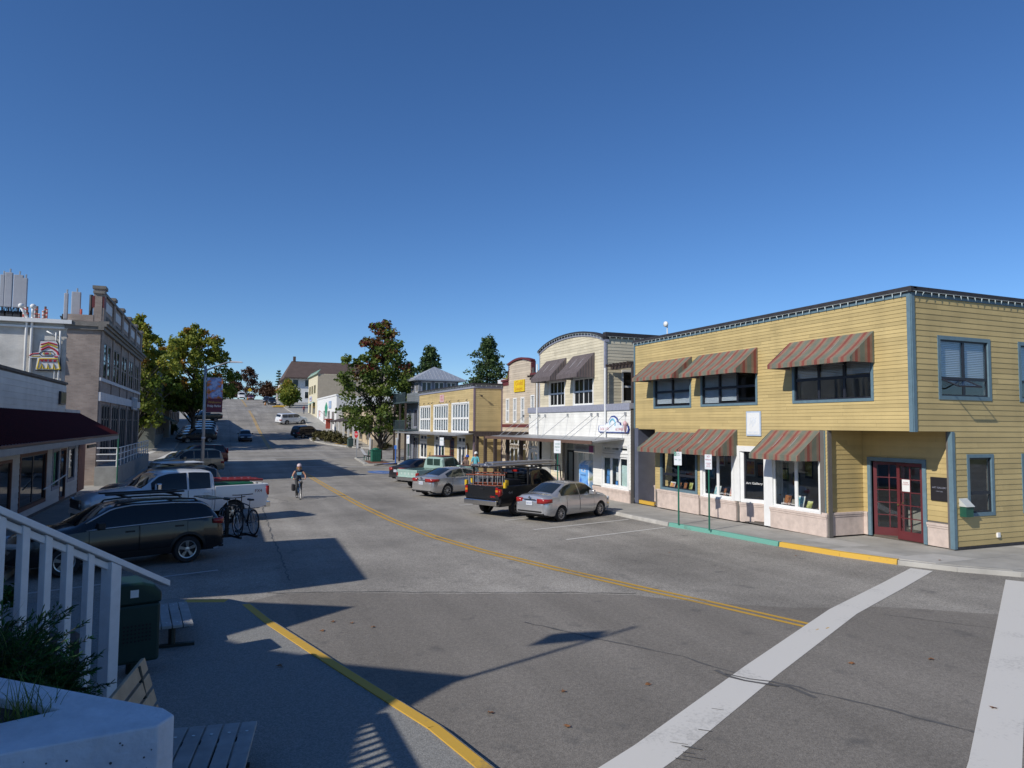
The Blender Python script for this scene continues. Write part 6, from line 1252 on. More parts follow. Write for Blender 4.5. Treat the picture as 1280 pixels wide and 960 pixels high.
# --- white shop with red metal awning
Br=thing('red_awning_shop','low white clapboard shop with long red metal awning','building',(-10,31,0))
R0,R1=22.3,36.6; TR=frame((XL,R0,0),(0,1,0),(-1,0,0)); LR=40.2-R0; q9=.9
ry=lambda y:y*q9-R0; rz=lambda z:CH+(z-CH)*q9
Wr=[(ry(32.5),ry(36.9),rz(.15),rz(2.2)),(ry(38.3),ry(39.6),rz(.5),rz(2.2)),(ry(41.9),ry(43.6),rz(.6),rz(2.2)),(ry(40.0),ry(41.4),.13,rz(2.25)),(ry(27.5),ry(31.3),.13,rz(2.15))]
S_wsh=siding_mat('siding_weathered_white',(.56,.55,.52),.08)
siding('siding',TR,0,R1-R0,3.9,5.15,S_wsh,Br,(),pitch=.2,seed=71); siding('siding',TR,0,LR,.13,3.9,S_wsh,Br,Wr,pitch=.2,seed=72); core_wall('wall',TR,0,R1-R0,3.9,5.2,M_room,Br); core_wall('wall',TR,0,LR,.0,3.9,M_room,Br,Wr)
k=MB(TR); k.box(R1-R0,LR,-.02,.1,3.9,4.12); k.build('low_parapet',S_wsh,Br)
M_wf=mat('frame_red_brown',(.17,.075,.05),.6)
for i,(a,b,c,d) in enumerate(Wr[:3]): window(TR,a,b,c,d,Br,M_wf if i==0 else M_lav,M_sash,cols=2 if i==0 else 1,cw=.14,glass=G_dark)
for (a,b,c,d) in Wr[3:]: k=MB(TR); bars(k,a,b,c,d,.1,-.02,.08); ko=k.build('door',M_wf,Br); k=MB(TR); k.box(a+.1,b-.1,.03,.036,c+.1,d-.1); k.build('pane',G_dark,ko)
M_rroof=mat('red_metal_roof',(.065,.011,.01),.45,var=.12,scale=2,spec=.3)
N=int(LR/.3); k=MB(TR); P0,P1=(-.02,3.95),(-1.72,2.98)
aw0=-3.; k.add([(aw0,P0[0],P0[1]),(LR-.0,P0[0],P0[1]),(LR+.3,P1[0],P1[1]),(aw0,P1[0],P1[1]),(aw0,P0[0],P0[1]-.06),(LR,P0[0],P0[1]-.06),(LR+.3,P1[0],P1[1]-.06),(aw0,P1[0],P1[1]-.06)],[(3,2,1,0),(4,5,6,7),(2,3,7,6),(1,2,6,5),(3,0,4,7)]); ra=k.build('metal_awning',M_rroof,Br)
u=aw0+.2
while u<LR: k=MB(TR); k.tube([(u,P0[0],P0[1]+.02),(u,P1[0],P1[1]+.02)],.022,4); k.build('roof_rib',M_rroof,ra); u+=.3
k=MB(TR); k.box(aw0,LR+.25,-1.70,-1.62,2.72,2.9); k.build('awning_fascia',mat('fascia_grey',(.3,.29,.27),.7),ra)
k=MB(TR); k.add([(LR-.0,-.05,3.86),(LR-.0,-1.66,2.9),(LR-.0,-.05,2.75)],[(0,1,2)]); k.build('awning_end',S_wsh,ra,solid=.03)
k=MB(TR); k.box(LR-1.3,LR+1.0,-.62,-.55,2.3,2.45); k.build('hanging_board',M_sash,Br)
k=MB(TR); k.box(LR-.02,LR+1.8,-.04,.1,.13,2.75); k.build('cedar_panel',mat('cedar_panel',(.34,.15,.1),.7,var=.2,scale=3),Br)
for j in range(6): k=MB(TR); k.box(LR+j*.3,LR+j*.3+.015,-.048,-.04,.13,2.75); k.build('board_joint',M_brown,Br)
k=MB(TR); k.box(-3,R1-R0+.04,-.06,.3,5.2,5.3); k.build('parapet_cap',mat('rusty_cap',(.12,.1,.08),.8,var=.4),Br)
k=MB(TR); k.box(R1-R0-1.6,R1-R0-.45,-.1,-.02,4.3,4.85); ko=k.build('light_box',M_sash,Br); 
for j in range(3): k=MB(TR); k.box(R1-R0-1.52+j*.35,R1-R0-1.22+j*.35,-.108,-.1,4.36,4.8); k.build('louvre_panel',mat('panel_ochre',(.2,.15,.05),.6),ko)
k=MB(TR); k.tube([(ry(35.),-.3,1.0),(ry(38.3),-.5,1.35)],.03,6); k.build('handrail',M_white,Br)
k=MB(); k.box(XL-12,XL-.175,R0-3,R1,4.9,5.0); k.box(XL-12,XL-.17,R1,40.2,3.8,3.9); k.box(XL-12,XL-11.8,R0-3,40.2,0,4.9); k.box(XL-12,XL-.17,40.1,40.3,0,3.9); k.box(XL-11.8,XL-.17,R1-.15,R1,3.9,5.1); k.box(XL-12,XL-.17,R0-3,R0-2.8,0,4.9); k.box(XL-.2,XL-.02,R0-2.8,R0,0,5.1); k.build('shell',S_wsh,Br)
# --- two buildings beyond the side street on the left
def plain_building(name,label,T,w,h,depth,m,wins,trim=M_white,z0=0.,roofm=None,par=.25,glass=None,loc=None):
    b=thing(name,label,'building',tuple(T@Vector((w/2,depth/2,z0)))); core_wall('wall',T,0,w,z0-1.5,z0+h,m,b,wins,th=.25)
    for a in wins: window(T,*a,b,trim,trim,cols=2 if a[1]-a[0]>1.2 else 1,cw=.1,glass=glass or G_dark)
    k=MB(T); k.box(0,.25,.26,depth,z0-1.5,z0+h); k.box(w-.25,w,.26,depth,z0-1.5,z0+h); k.box(.25,w-.25,depth-.25,depth,z0-1.5,z0+h); k.build('rear_walls',m,b)
    k=MB(T); k.box(.26,w-.26,.26,depth-.26,z0+h-.4,z0+h-.3); k.build('roof',roofm or M_roofg,b); k=MB(T); k.box(-.08,w+.08,-.1,.3,z0+h,z0+h+par); k.build('cornice',trim,b); return b
M_beige=mat('stucco_beige',(.4,.34,.27),.85,var=.12,scale=2,dirt=.2); M_dkg=mat('stucco_grey_green',(.16,.17,.15),.85)
z1=zg(100); b1=plain_building('corner_shop','dark two-storey corner shop with green awning behind left street trees','' or frame((XL-.4,91,0),(0,1,0),(-1,0,0)),14,9.2,14,M_dkg,[(1+i*2.6,2.6+i*2.6,zz+z1,zz+1.9+z1) for i in range(5) for zz in (1.1,5.2)],M_cap,z1)
k=MB(frame((XL-.4,91,0),(0,1,0),(-1,0,0))); k.add([(1,-.05,z1+3.6),(13,-.05,z1+3.6),(13,-1.7,z1+2.7),(1,-1.7,z1+2.7),(1,-1.7,z1+2.4),(13,-1.7,z1+2.4)],[(3,2,1,0),(2,3,4,5)]); k.build('awning',mat('awning_dark_green',(.012,.04,.03),.7),b1,solid=.02)
z2=zg(118); plain_building('beige_building','beige stucco shop behind the pair of street maples','' or frame((XL+.2,106,0),(0,1,0),(-1,0,0)),26,6.8,12,M_beige,[(1.5+i*4,3.6+i*4,z2+1.0,z2+2.8) for i in range(6)],M_brown,z2)
# --- unseen block behind and left of the camera: eave outline shaped to cast the plaza shadows
Bx=thing('plaza_shade_building','unseen white building left of the plaza, eaves shaped to cast its shadows','building',(-14,8,0))
ev=6.8; sh_=lambda p:(p[0]-ev/.7,p[1]-.36*ev/.7)
eave=[sh_(p) for p in [(3.46,23.2),(3.26,16.5),(1.25,16.05),(-.4,16.12),(-.65,15.95),(1.0,15.0),(2.56,14.06),(1.2,13.05),(.3,12.42),(.9,11.6),(1.75,10.85),(3.37,9.64),(2.45,8.95),(1.83,8.36),(1.5,7.3),(2.7,6.8),(2.7,-4.)]]  # wanted shadow corners on the ground, moved back along the sun to roof height
eave+=[(-19,eave[-1][1]),(-19,eave[0][1]-.2)]
k=MB(); k.prism(eave[::-1],ev-.25,ev); k.build('roof',M_white,Bx)
k=MB(); k.box(-18.5,-11.2,eave[-3][1]+.5,19.2,0.1,ev-.26); k.build('walls',S_wsh,Bx)
for j in range(5): window(frame((-11.2,-6+j*4.6,0),(0,1,0),(-1,0,0)),.5,2.3,3.9,5.6,Bx,M_trimblue,M_white,cols=2,glass=G_dark,proud=.06)
# ================================================================== buildings up the hill on the right
M_creamw=mat('stucco_cream',(.62,.56,.4),.8,var=.08,scale=2); M_tanw=mat('boards_tan',(.46,.39,.29),.8,var=.08); M_whitew=mat('stucco_white',(.7,.7,.68),.8,var=.06); M_sand=mat('stucco_sand',(.5,.41,.29),.85,var=.12)
zc_=zg(147); T=frame((17.5,154.4,0),(0,-1,0),(1,0,0))
bc=plain_building('cream_building','cream two-storey shop with green parapet tiles up the hill','' or T,14.7,8.0,14,M_creamw,[(1.2,4.,zc_+4.3,zc_+6.),(5.,7.8,zc_+4.3,zc_+6.),(9.,12,zc_+4.3,zc_+6.),(2,5.5,zc_+.4,zc_+2.6),(7.5,12,zc_+.2,zc_+2.6)],M_creamw,zc_)
k=MB(T); k.add([(-.3,-.35,zc_+7.9),(15,-.35,zc_+7.9),(15,.5,zc_+8.9),(-.3,.5,zc_+8.9)],[(0,1,2,3)]); k.build('tiled_parapet',mat('tiles_copper_green',(.16,.27,.22),.7,var=.3,scale=2),bc,solid=.08)
k=MB(T); k.box(3.,6.5,-.12,-.02,zc_+2.9,zc_+3.9); k.build('wall_sign',mat('sign_lilac',(.5,.5,.62),.6),bc); text_mb(T,'ISLAND',.6,4.7,zc_+3.4,-.13,width=2.8).build('sign_lettering',M_maroon,bc)
T2=frame((17.5,139.65,0),(1,0,0),(0,1,0)); k=MB(T2); k.box(.02,14,-.03,-.002,zc_-1.5,zc_+7.9); k.build('board_flank',M_tanw,bc); window(tsub(T2,0,-.1),5.,7.,zc_+5.,zc_+6.6,bc,M_sash,M_white,rows=2,glass=G_dark)
k=MB(T); k.add([(8,-.05,zc_+2.7),(10.4,-.05,zc_+2.7),(10.4,-1.1,zc_+2.1),(8,-1.1,zc_+2.1)],[(0,1,2,3)]); k.build('teal_awning',mat('awning_teal',(.08,.4,.42),.6),bc,solid=.02)
zw=zg(127); T=frame((17.5,139.5,0),(0,-1,0),(1,0,0)); bw=plain_building('white_shop','single-storey white shop with painted mural and flags up the hill','' or T,24,4.8,12,M_whitew,[(2,3.,zw+.5,zw+2.8),(9,11,zw+.5,zw+2.6),(14,17,zw+.3,zw+2.5),(19,22,zw+.1,zw+2.3)],M_whitew,zw)
k=MB(T); k.prism([(12.4+1.6*math.cos(t)*(1+.2*math.sin(3*t)),zw+2.7+1.2*math.sin(t)*(1+.15*math.cos(4*t))) for t in [q*math.pi/9 for q in range(18)]],-.03,-.005,axis='y'); k.build('mural',mat('mural_green',(.03,.25,.14),.6),bw)
k=MB(T); k.box(16,18.5,-.12,-.02,zw+2.9,zw+4.1); k.build('wall_sign',mat('sign_sky_blue',(.3,.42,.6),.6),bw); text_mb(T,'CAFE',.8,17.2,zw+3.5,-.13,width=2.).build('sign_lettering',M_white,bw)
k=MB(T); k.tube([(12.5,-.1,zw+1.6),(12.5,-1.2,zw+2.6)],.03,5); ko=k.build('flag_pole',M_steel,bw)
for j in range(7): k=MB(T); k.add([(12.5,-1.2+.0,zw+2.5-j*.13),(12.85,-1.05,zw+2.4-j*.13),(12.85,-1.05,zw+2.27-j*.13),(12.5,-1.2,zw+2.37-j*.13)],[(0,1,2,3)]); k.build('flag_stripe',(MAT['sign_red'],M_white)[j%2],ko)
k=MB(T); k.box(18.6,19.4,-.9,-.2,zw-.9,zw+.9); k.box(18.3,19.7,-1.1,-.05,zw+.9,zw+1.1); k.build('planter_stand',mat('stand_red',(.3,.06,.04),.7),bw)
zt_=zg(103); T=frame((18.6,115.2,0),(0,-1,0),(1,0,0)); bt=plain_building('sand_shop','low sand-coloured shop with porch behind the corner maple','' or T,24.4,4.6,12,M_sand,[(2,4,zt_+.8,zt_+2.6),(6,8,zt_+.8,zt_+2.6),(10,12,zt_+.6,zt_+2.5),(14,16.5,zt_+.2,zt_+2.3),(19,22,zt_+.2,zt_+2.3)],M_sand,zt_)
k=MB(T); k.add([(.5,-.05,zt_+3.4),(24,-.05,zt_+3.4),(24,-2.2,zt_+2.8),(.5,-2.2,zt_+2.8)],[(3,2,1,0)]); k.build('porch_roof',M_cedar,bt,solid=.12)
for u in (1,5,9,13,17,21,23.8): k=MB(T); k.box(u-.12,u+.12,-2.15,-1.9,zt_-1.2,zt_+2.8); k.build('porch_post',M_white,bt)
T2=frame((18.6,90.8,0),(1,0,0),(0,1,0)); k=MB(T2); k.box(.3,12,-.12,-.01,zt_+2.9,zt_+3.4); k.build('side_fascia',M_cedar,bt)
for a in (1.5,4.5,8.): window(T2,a,a+1.6,zt_+.3,zt_+2.2,bt,M_white,M_white,cols=2,glass=G_dark,proud=.06)
# yard fence on the corner
Bf=thing('yard_fence','low tan board fence with white posts across the side street','fence',(22,89.3,zg(89)))
for j in range(8): k=MB(); x=17.8+j*1.7; k.box(x-.1,x+.1,89.2,89.4,zg(89)-.2,zg(89)+1.5); k.build('post',M_white,Bf)
for j in range(7):
    for q in range(5): k=MB(); x=17.95+j*1.7; k.box(x+q*.29,x+q*.29+.27,89.28,89.32,zg(89)+.1,zg(89)+1.3); k.build('board',M_sand,Bf)
# big house with brown roof at the top
zh=zg(205); Bh=thing('brown_roof_house','large white house with long brown hipped roof at top of street','house',(30,212,zh))
HX0,HX1,HY0,HY1=17.6,44,201,216; he,hr=zh+7.,zh+11.8
k=MB(); k.box(HX0,HX1,HY0,HY1,zh-2,he); k.build('walls',M_whitew,Bh); M_rb=mat('roof_brown_shingle',(.1,.07,.06),.85,var=.15,scale=.8)
o_=1.4; ym=(HY0+HY1)/2; k=MB(); k.add([(HX0-o_,HY0-o_,he-.3),(HX1+o_,HY0-o_,he-.3),(HX1+o_,HY1+o_,he-.3),(HX0-o_,HY1+o_,he-.3),(HX0+1.2,ym,hr),(HX1-1,ym,hr),(HX0-o_,HY0-o_,he-.6),(HX1+o_,HY0-o_,he-.6),(HX1+o_,HY1+o_,he-.6),(HX0-o_,HY1+o_,he-.6)],[(0,1,5,4),(1,2,5),(2,3,4,5),(3,0,4),(0,6,7,1),(1,7,8,2),(2,8,9,3),(3,9,6,0),(9,8,7,6)]); ro=k.build('roof',M_rb,Bh)
k=MB(); k.box(HX0+1.6,HX0+2.3,ym-.4,ym+.4,hr-.5,hr+1.3); k.build('chimney',M_rb,ro)
for T_,L_ in ((frame((HX0,HY1,0),(0,-1,0),(1,0,0)),15),(frame((HX0,HY0,0),(1,0,0),(0,1,0)),26)):
    for j in range(int(L_/3.2)):
        for zz in (1.,4.3): window(tsub(T_,0,-.06),1+j*3.2,2.4+j*3.2,zh+zz,zh+zz+1.8,Bh,M_white,M_sash,rows=2,glass=G_dark)
for j,(x,y,w,h,m_) in enumerate(((17.8,232,9,5.5,M_whitew),(18.5,250,10,5,M_beige))):
    hz=zg(y); b=thing('hill_house',('white gabled house beyond the brown roofed one','beige gabled house farthest along right kerb')[j],'house',(x+w/2,y+5,hz)); k=MB(); k.box(x,x+w,y,y+10,hz-1,hz+h); k.build('walls',m_,b); k=MB(); k.prism([(x-.6,hz+h-.1),(x+w+.6,hz+h-.1),(x+w/2,hz+h+3)],y-.5,y+10.5,axis='y'); k.build('roof',M_rb,b)
    for q in range(3): window(frame((x-.06,y+9.5,0),(0,-1,0),(1,0,0)),.8+q*3,2.1+q*3,hz+1.2,hz+2.8,b,M_white,M_sash,glass=G_dark)
# ================================================================== vegetation
L_maple=leaf_mat('leaf_maple',lin((62,84,36)),lin((112,126,54)),lin((112,52,50)),.35)
L_green=leaf_mat('leaf_autumn',lin((74,98,36)),lin((146,150,60)),lin((172,116,58)),.4)
L_con=leaf_mat('leaf_conifer',lin((44,66,40)),lin((92,112,62)),None,.2)
L_shrub=leaf_mat('leaf_shrub',lin((62,64,40)),lin((112,104,62)),None,.2); L_jun=leaf_mat('leaf_juniper',lin((18,52,26)),lin((52,104,44)),None,.2); L_red=leaf_mat('leaf_bronze',lin((64,42,34)),lin((96,74,50)),None,.2)
M_bark=mat('bark',(.09,.075,.06),.95,var=.35,scale=5,bump=.6)
def leaves(mb,rn,c,r,n,size,v,vs=.15,flat=.75,hang=0):
    for _ in range(n):
        a=Vector((rn.gauss(0,1),rn.gauss(0,1),rn.gauss(0,1)*flat)); a=a.normalized()*(r*rn.random()**.45); p=c+a
        nrm=(Vector((rn.gauss(0,.7),rn.gauss(0,.7),rn.gauss(.5,.6)))+a*.6/max(r,.01)).normalized(); t=nrm.orthogonal().normalized(); t=Matrix.Rotation(rn.uniform(0,6.28),3,nrm)@t; b=nrm.cross(t)
        s=size*rn.uniform(.45,1.35); val=min(1,max(0,v+rn.gauss(0,vs)))
        mb.add([p-t*s*.5,p+b*s*.36,p+t*s*.55-nrm*s*.1,p-b*s*.36],[(0,1,2,3)],0,v=val)
def broadleaf(name,label,loc,H,base,rad,m,seed,nclump=150,nleaf=70,lsize=.3,vfn=None,group=None,prof=None,trunk=.2,cr=(.55,1.05)):
    rn=random.Random(seed); root=thing(name,label,'tree',loc,group); L=Vector(loc)
    prof=prof or (lambda t:math.sin(math.pi*min(1,t*.93+.1))**.7)
    cl=[]
    for k in range(nclump*4):
        t=rn.random(); a=rn.uniform(0,6.283); rr=rad*prof(t)*(1+.28*math.sin(3*a+seed)+.16*math.sin(5*a+7*t))*math.sqrt(rn.uniform(.08,1))
        c=L+Vector((math.cos(a)*rr,math.sin(a)*rr,base+(H-base)*t))
        if all((c-q).length>.55 for q in cl): cl.append(c)
        if len(cl)>=nclump: break
    mb=MB(); 
    for c in cl:
        t=(c.z-L.z-base)/(H-base); v=vfn(t,(c-L),rn) if vfn else rn.uniform(.15,.6)
        leaves(mb,rn,c,rn.uniform(*cr)*(1-.3*t),int(nleaf*rn.uniform(.6,1.3)),lsize,v,.09)
    tk=MB(); P=[L+Vector((0,0,-.3)),L+Vector((rn.uniform(-.1,.1),rn.uniform(-.1,.1),base*.6)),L+Vector((rn.uniform(-.2,.2),rn.uniform(-.2,.2),base+.2*(H-base))),L+Vector((rn.uniform(-.4,.4),rn.uniform(-.4,.4),base+.75*(H-base)))]
    tk.tube(P,[trunk*1.15,trunk,trunk*.7,trunk*.2],9)
    for c in cl[::3]:
        f=min(.95,max(.1,(c.z-L.z-1.2)/(base+.75*(H-base)))); k=f*3; i=min(2,int(k)); s=P[i].lerp(P[i+1],k-i)
        if c.z<s.z+.1: s=P[1].copy()
        md=s.lerp(c,.55)+Vector((rn.uniform(-.2,.2),rn.uniform(-.2,.2),.25)); tk.tube([s,md,c],[trunk*.33,trunk*.18,.02],5)
    tk.build('trunk',M_bark,root,smooth=True); mb.build('crown',m,root,kind='stuff'); return root
def conifer(name,label,loc,H,rad,seed,m=None,nl=26,group=None):
    rn=random.Random(seed); root=thing(name,label,'tree',loc,group); L=Vector(loc); tk=MB(); tk.tube([L+Vector((0,0,-.3)),L+Vector((0,0,H*.5)),L+Vector((0,0,H))],[H*.022,H*.013,.02],7); mb=MB()
    for k in range(nl):
        t=(k+.5)/nl; z=H*(.12+.86*t); R_=rad*(1-t)**.62*(.8+.2*math.sin(k*1.9))+.25
        for j in range(int(5+5*(1-t))):
            a=rn.uniform(0,6.283); ln=R_*rn.uniform(.55,1.15); e=L+Vector((math.cos(a)*ln,math.sin(a)*ln,z-ln*.18+rn.uniform(-.3,.3))); s=L+Vector((0,0,z))
            tk.tube([s,e],[.05,.012],4)
            for q in (.4,.65,.88,1.):
                c=s.lerp(e,q)+Vector((0,0,-.1)); leaves(mb,rn,c,.42*(1.2-q*.45)*max(.6,rad/3.2),16,.34,rn.uniform(.05,.75),.15,.55)
    tk.build('trunk',M_bark,root); mb.build('crown',m or L_con,root,kind='stuff'); return root
def bush(name,label,loc,r,h,m,seed,n=26,ls=.2,group=None,nl=60):
    rn=random.Random(seed); mb=MB(); L=Vector(loc)
    st=MB()
    for k in range(n):
        a=rn.uniform(0,6.283); q=math.sqrt(rn.random()); c=L+Vector((math.cos(a)*r*q,math.sin(a)*r*q,h*rn.uniform(.25,.9)*(1-.4*q*q))); leaves(mb,rn,c,rn.uniform(.22,.4)*max(.6,h/1.3),nl,ls,rn.uniform(.1,.8),.15)
        st.tube([L+Vector((rn.uniform(-.1,.1),rn.uniform(-.1,.1),-.1)),c],[.03,.008],4)
    root=thing(name,label,'shrub',loc,group); st.build('stems',M_bark,root,kind='stuff'); mb.build('foliage',m,root,kind='stuff'); return root
rv=lambda t,d,rn:(.82+.15*rn.random() if (t>.8 and rn.random()<.75 or (t>.55 and rn.random()<.3) or (t>.2 and rn.random()<.08)) else rn.uniform(.05,.62))
broadleaf('maple_tree','corner maple with red top and green lower crown, green bin at its foot','' or (15.3,71.5,zg(71.5)+.1),13.9,2.9,3.65,L_maple,11,nclump=185,nleaf=72,lsize=.33,vfn=rv,prof=lambda t:(1.0-.2*t if t<.45 else max(.12,1.55*(1.04-t)**.75)),trunk=.2)
gv=lambda t,d,rn:(.9 if rn.random()<.03+.06*t else (rn.uniform(.35,.72) if t>.4 else rn.uniform(0,.45)))
broadleaf('street_maple','large green maple turning yellow behind the lamp banner','' or (-3.2,104.,zg(104)),15.4,4.2,5.3,L_green,21,nclump=225,nleaf=80,lsize=.42,vfn=gv,trunk=.26)
broadleaf('street_maple','tall yellow green maple rising beyond the brick building end','' or (-8.4,88.5,zg(88)),15.6,3.0,3.2,L_green,22,nclump=130,nleaf=80,lsize=.4,vfn=gv,trunk=.24,prof=lambda t:math.sin(math.pi*min(1,t*.85+.18))**.8)
conifer('conifer_tree','dark conifer behind the hipped roof pavilion','' or (29.5,104,0),15.8,5.2,31,nl=34); conifer('conifer_tree','broad conifer behind straw and tan shop roofs','' or (37.5,100,0),17.2,6.6,32,nl=36); conifer('conifer_tree','slim conifer between pavilion roof and corner maple','' or (24.5,96,0),12.5,2.8,33)
broadleaf('back_tree','low rust-tinted tree peeping beside the tan false front','' or (34.5,83,0),10.2,3,3.0,L_green,34,nclump=50,lsize=.4,vfn=lambda t,d,rn:rn.uniform(.4,1))
for j,(x,y,h,r,m_,lb) in enumerate(((15.3,172,5.0,1.7,L_green,'small yellow green kerb tree below brown roof house'),(15.6,181,6.4,1.8,L_green,'taller green kerb tree against brown roof house'),(8.5,246,11.,4.6,L_red,'dark bronze tree at the hill crest beside the van'),(4.2,252,6.5,3.,L_red,'low rusty tree left of bronze tree at crest'),(14.4,240,5.5,2.2,L_red,'small bronze tree right of the crest road'))):
    broadleaf('hill_tree',lb,(x,y,zg(y)),h,1.2,r,m_,40+j,nclump=55,nleaf=55,lsize=.55,vfn=(gv if m_ is L_green else None),trunk=.16,cr=(.8,1.4))
conifer('conifer_tree','lone far conifer on the skyline left of crest','' or (2.2,300,zg(300)),16,3.8,51,nl=14); conifer('conifer_tree','thin far conifer on the skyline by the crest houses','' or (21.5,290,zg(290)),14,2.5,52,nl=12)
for j in range(9):
    rn=random.Random(90+j); x=-34+j*9.5
    if -3<x<14: continue
    broadleaf('skyline_tree','far green tree in the belt along skyline behind houses',(x,285+rn.uniform(-10,15),zg(285)-1),rn.uniform(7,10),1,4.5,L_con,60+j,nclump=30,nleaf=40,lsize=.9,group='trees along the far skyline',cr=(1.2,2.))
for j,(x,y,r,h,lb) in enumerate(((13.6,101.2,1.3,1.5,'brown green shrub at tip of planted kerb nose'),(14.9,98.2,1.4,1.6,'largest brown green shrub amid planted kerb nose'),(16.0,95.4,1.1,1.2,'low shrub on kerb nose nearest grey bin'),(14.6,103.5,1.2,1.3,'shrub on kerb nose beside black sport utility'))): bush('shrub',lb,(x,y,zg(y)+.14),r,h,L_shrub,70+j,n=34,ls=.22)
for j,(x,y,lb) in enumerate(((19.6,88.6,'shrub before yard fence beside first white post'),(23.5,88.4,'shrub before yard fence at its middle'),(26.5,88.6,'shrub before yard fence at far end'))): bush('shrub',lb,(x,y,zg(y)),.9,1.0,L_shrub,80+j,n=18)
bush('hedge_shrub','dark clipped shrub against beige shop wall on left sidewalk',(-5.9,110.,zg(110)+.13),.6,1.9,L_con,88,n=26)
# ================================================================== street furniture
M_gpost=mat('post_green',(.02,.13,.085),.4); M_lamp=mat('lamp_grey',(.33,.34,.35),.45,metal=.3)
def sign_post(x,y,plates,label,h=2.65,m=M_gpost,name='parking_sign',face=210.,z=None,r=.03):
    zb=zg(y)+.12 if z is None else z; S=thing(name,label,'sign',(x,y,zb)); k=MB(); k.tube([(x,y,zb),(x,y,zb+h)],r,7); k.build('post',m,S)
    a=R(face); n=Vector((math.cos(a),math.sin(a),0)); T=frame((x+n.x*.04,y+n.y*.04,zb),(-n.y,n.x,0),(-n.x,-n.y,0))
    for (z0,w,hh,mm,txts) in plates:
        p=MB(T); p.box(-w/2,w/2,-.006,.0,z0,z0+hh); o=p.build('plate',mm,S)
        for (s,sz,zz,mt,ww) in txts: text_mb(T,s,sz,0,z0+zz,-.009,width=ww).build('lettering',mt,o)
    return S,T
M_pg=mat('print_green',(.01,.2,.12),.5); M_pr=mat('print_crimson',(.35,.02,.06),.5); M_signw=mat('sign_plate_white',(.66,.68,.7),.4); M_blu=mat('sign_blue',(.03,.12,.42),.4)
S_,T_=sign_post(15.3,21.15,[(2.12,.29,.48,M_signw,[('HOUR\nPARKING',.06,.39,M_pg,.17),('8am - 7pm',.07,.2,M_pg,.24)])],'green and white time-limit parking sign on green post beside teal kerb',h=2.55)
k=MB(T_); k.box(-.14,-.06,-.009,-.007,2.45,2.6); k.build('green_patch',M_pg,S_); text_mb(T_,'2',.12,-.1,2.52,-.012).build('lettering',M_signw,S_)
sign_post(15.38,19.55,[(2.05,.25,.5,M_signw,[('NO',.1,.43,M_pr,.1),('PARKING',.07,.32,M_pr,.2),('LOADING\nZONE\n7am-5pm',.055,.15,M_pr,.18)])],'red and white no-parking sign on green post beside teal kerb',h=2.55)
sign_post(15.5,31.3,[(2.2,.4,.62,M_signw,[('2 HOUR',.1,.45,M_pg,.28),('PARKING',.09,.3,M_pg,.28),('8-5',.08,.14,M_pg,.15)])],'green and white parking sign before the white shop recess',h=2.8)
sign_post(15.45,50.6,[(2.0,.4,.6,M_signw,[('PARKING',.1,.4,M_pg,.28)])],'small pale parking sign before straw shop windows',h=2.6)
sign_post(15.1,59.3,[(1.9,.36,.75,M_signw,[('P',.3,.5,M_blu,.16)])],'blue and white disabled-bay sign on green post',h=2.65)
sign_post(15.2,64.3,[(1.25,.32,.35,M_blu,[])],'short blue disabled-parking post by blue kerb ramp',h=1.6,m=M_blu,name='bay_post',r=.06)
for P_ in ([(13.6,62.3),(15.2,63.9)],[(14.9,58.6),(16.1,58.6)]): flat_strip('blue_kerb_paint',P_,.35,.15,M_kb,kerb)
flat_strip('yellow_tactile_pad',[(15.6,60.6),(16.6,60.9)],.7,.142,M_ky,kerb); flat_strip('yellow_tactile_pad',[(14.6,97.),(15.8,94.6)],.6,.165,M_ky,sn)
SS=thing('stop_sign','red stop sign on thin post at corner island tip','sign',(13.4,74.3,zg(74)+.02)); k=MB(); zb=zg(74)+.02; k.tube([(13.4,74.3,zb),(13.4,74.3,zb+2.9)],.035,6); k.build('post',M_steel,SS)
T_=frame((13.35,74.25,zb),(.35,-.94,0),(.94,.35,0)); k=MB(T_); k.prism([(.38*math.cos(R(22.5+45*q)),2.5+.38*math.sin(R(22.5+45*q))) for q in range(8)],-.02,0,axis='y'); o=k.build('plate',mat('stop_red',(.42,.02,.03),.4),SS); text_mb(T_,'STOP',.25,0,2.5,-.025,width=.58).build('lettering',M_white,o)
def bin_(x,y,w,h,m,label,name='litter_bin',z=None):
    zb=zg(y)+.14 if z is None else z; b=thing(name,label,'bin',(x,y,zb)); k=MB(); k.box(x-w/2,x+w/2,y-w/2,y+w/2,zb,zb+h*.78); k.build('body',m,b,bevel=.03)
    k=MB(); k.box(x-w/2-.04,x+w/2+.04,y-w/2-.04,y+w/2+.04,zb+h*.785,zb+h*.85); k.build('rim',m,b,bevel=.02); k=MB(); k.lathe([(w*.46,0),(w*.42,.08),(w*.25,.16),(.03,.2)],(x,y,zb+h*.852),'z',14); k.build('dome',m,b,smooth=True)
    for j in range(5): k=MB(); xx=x-w/2+.1+j*(w-.2)/4; k.box(xx-.03,xx+.03,y-w/2-.025,y-w/2,zb+.1,zb+h*.72); k.build('slat',m,b)
bin_(13.75,66.2,.85,1.3,mat('bin_green',(.015,.12,.075),.4),'green slatted litter bin at foot of corner maple'); bin_(15.9,92.6,.7,1.15,mat('bin_grey_green',(.06,.1,.09),.5),'grey green litter bin on planted kerb nose')
Bb=thing('park_bench','dark slatted bench beside maple trunk and green bin','bench',(13.6,68.6,zg(68)+.14))
zb=zg(68)+.14
for j in range(4): k=MB(); k.box(13.2+j*.12,13.3+j*.12,67.7,69.3,zb+.42,zb+.46); k.build('seat_slat',M_cedar,Bb)
for j in range(3): k=MB(); k.box(13.72+j*.03,13.76+j*.03,67.7,69.3,zb+.55+j*.15,zb+.66+j*.15); k.build('back_slat',M_cedar,Bb)
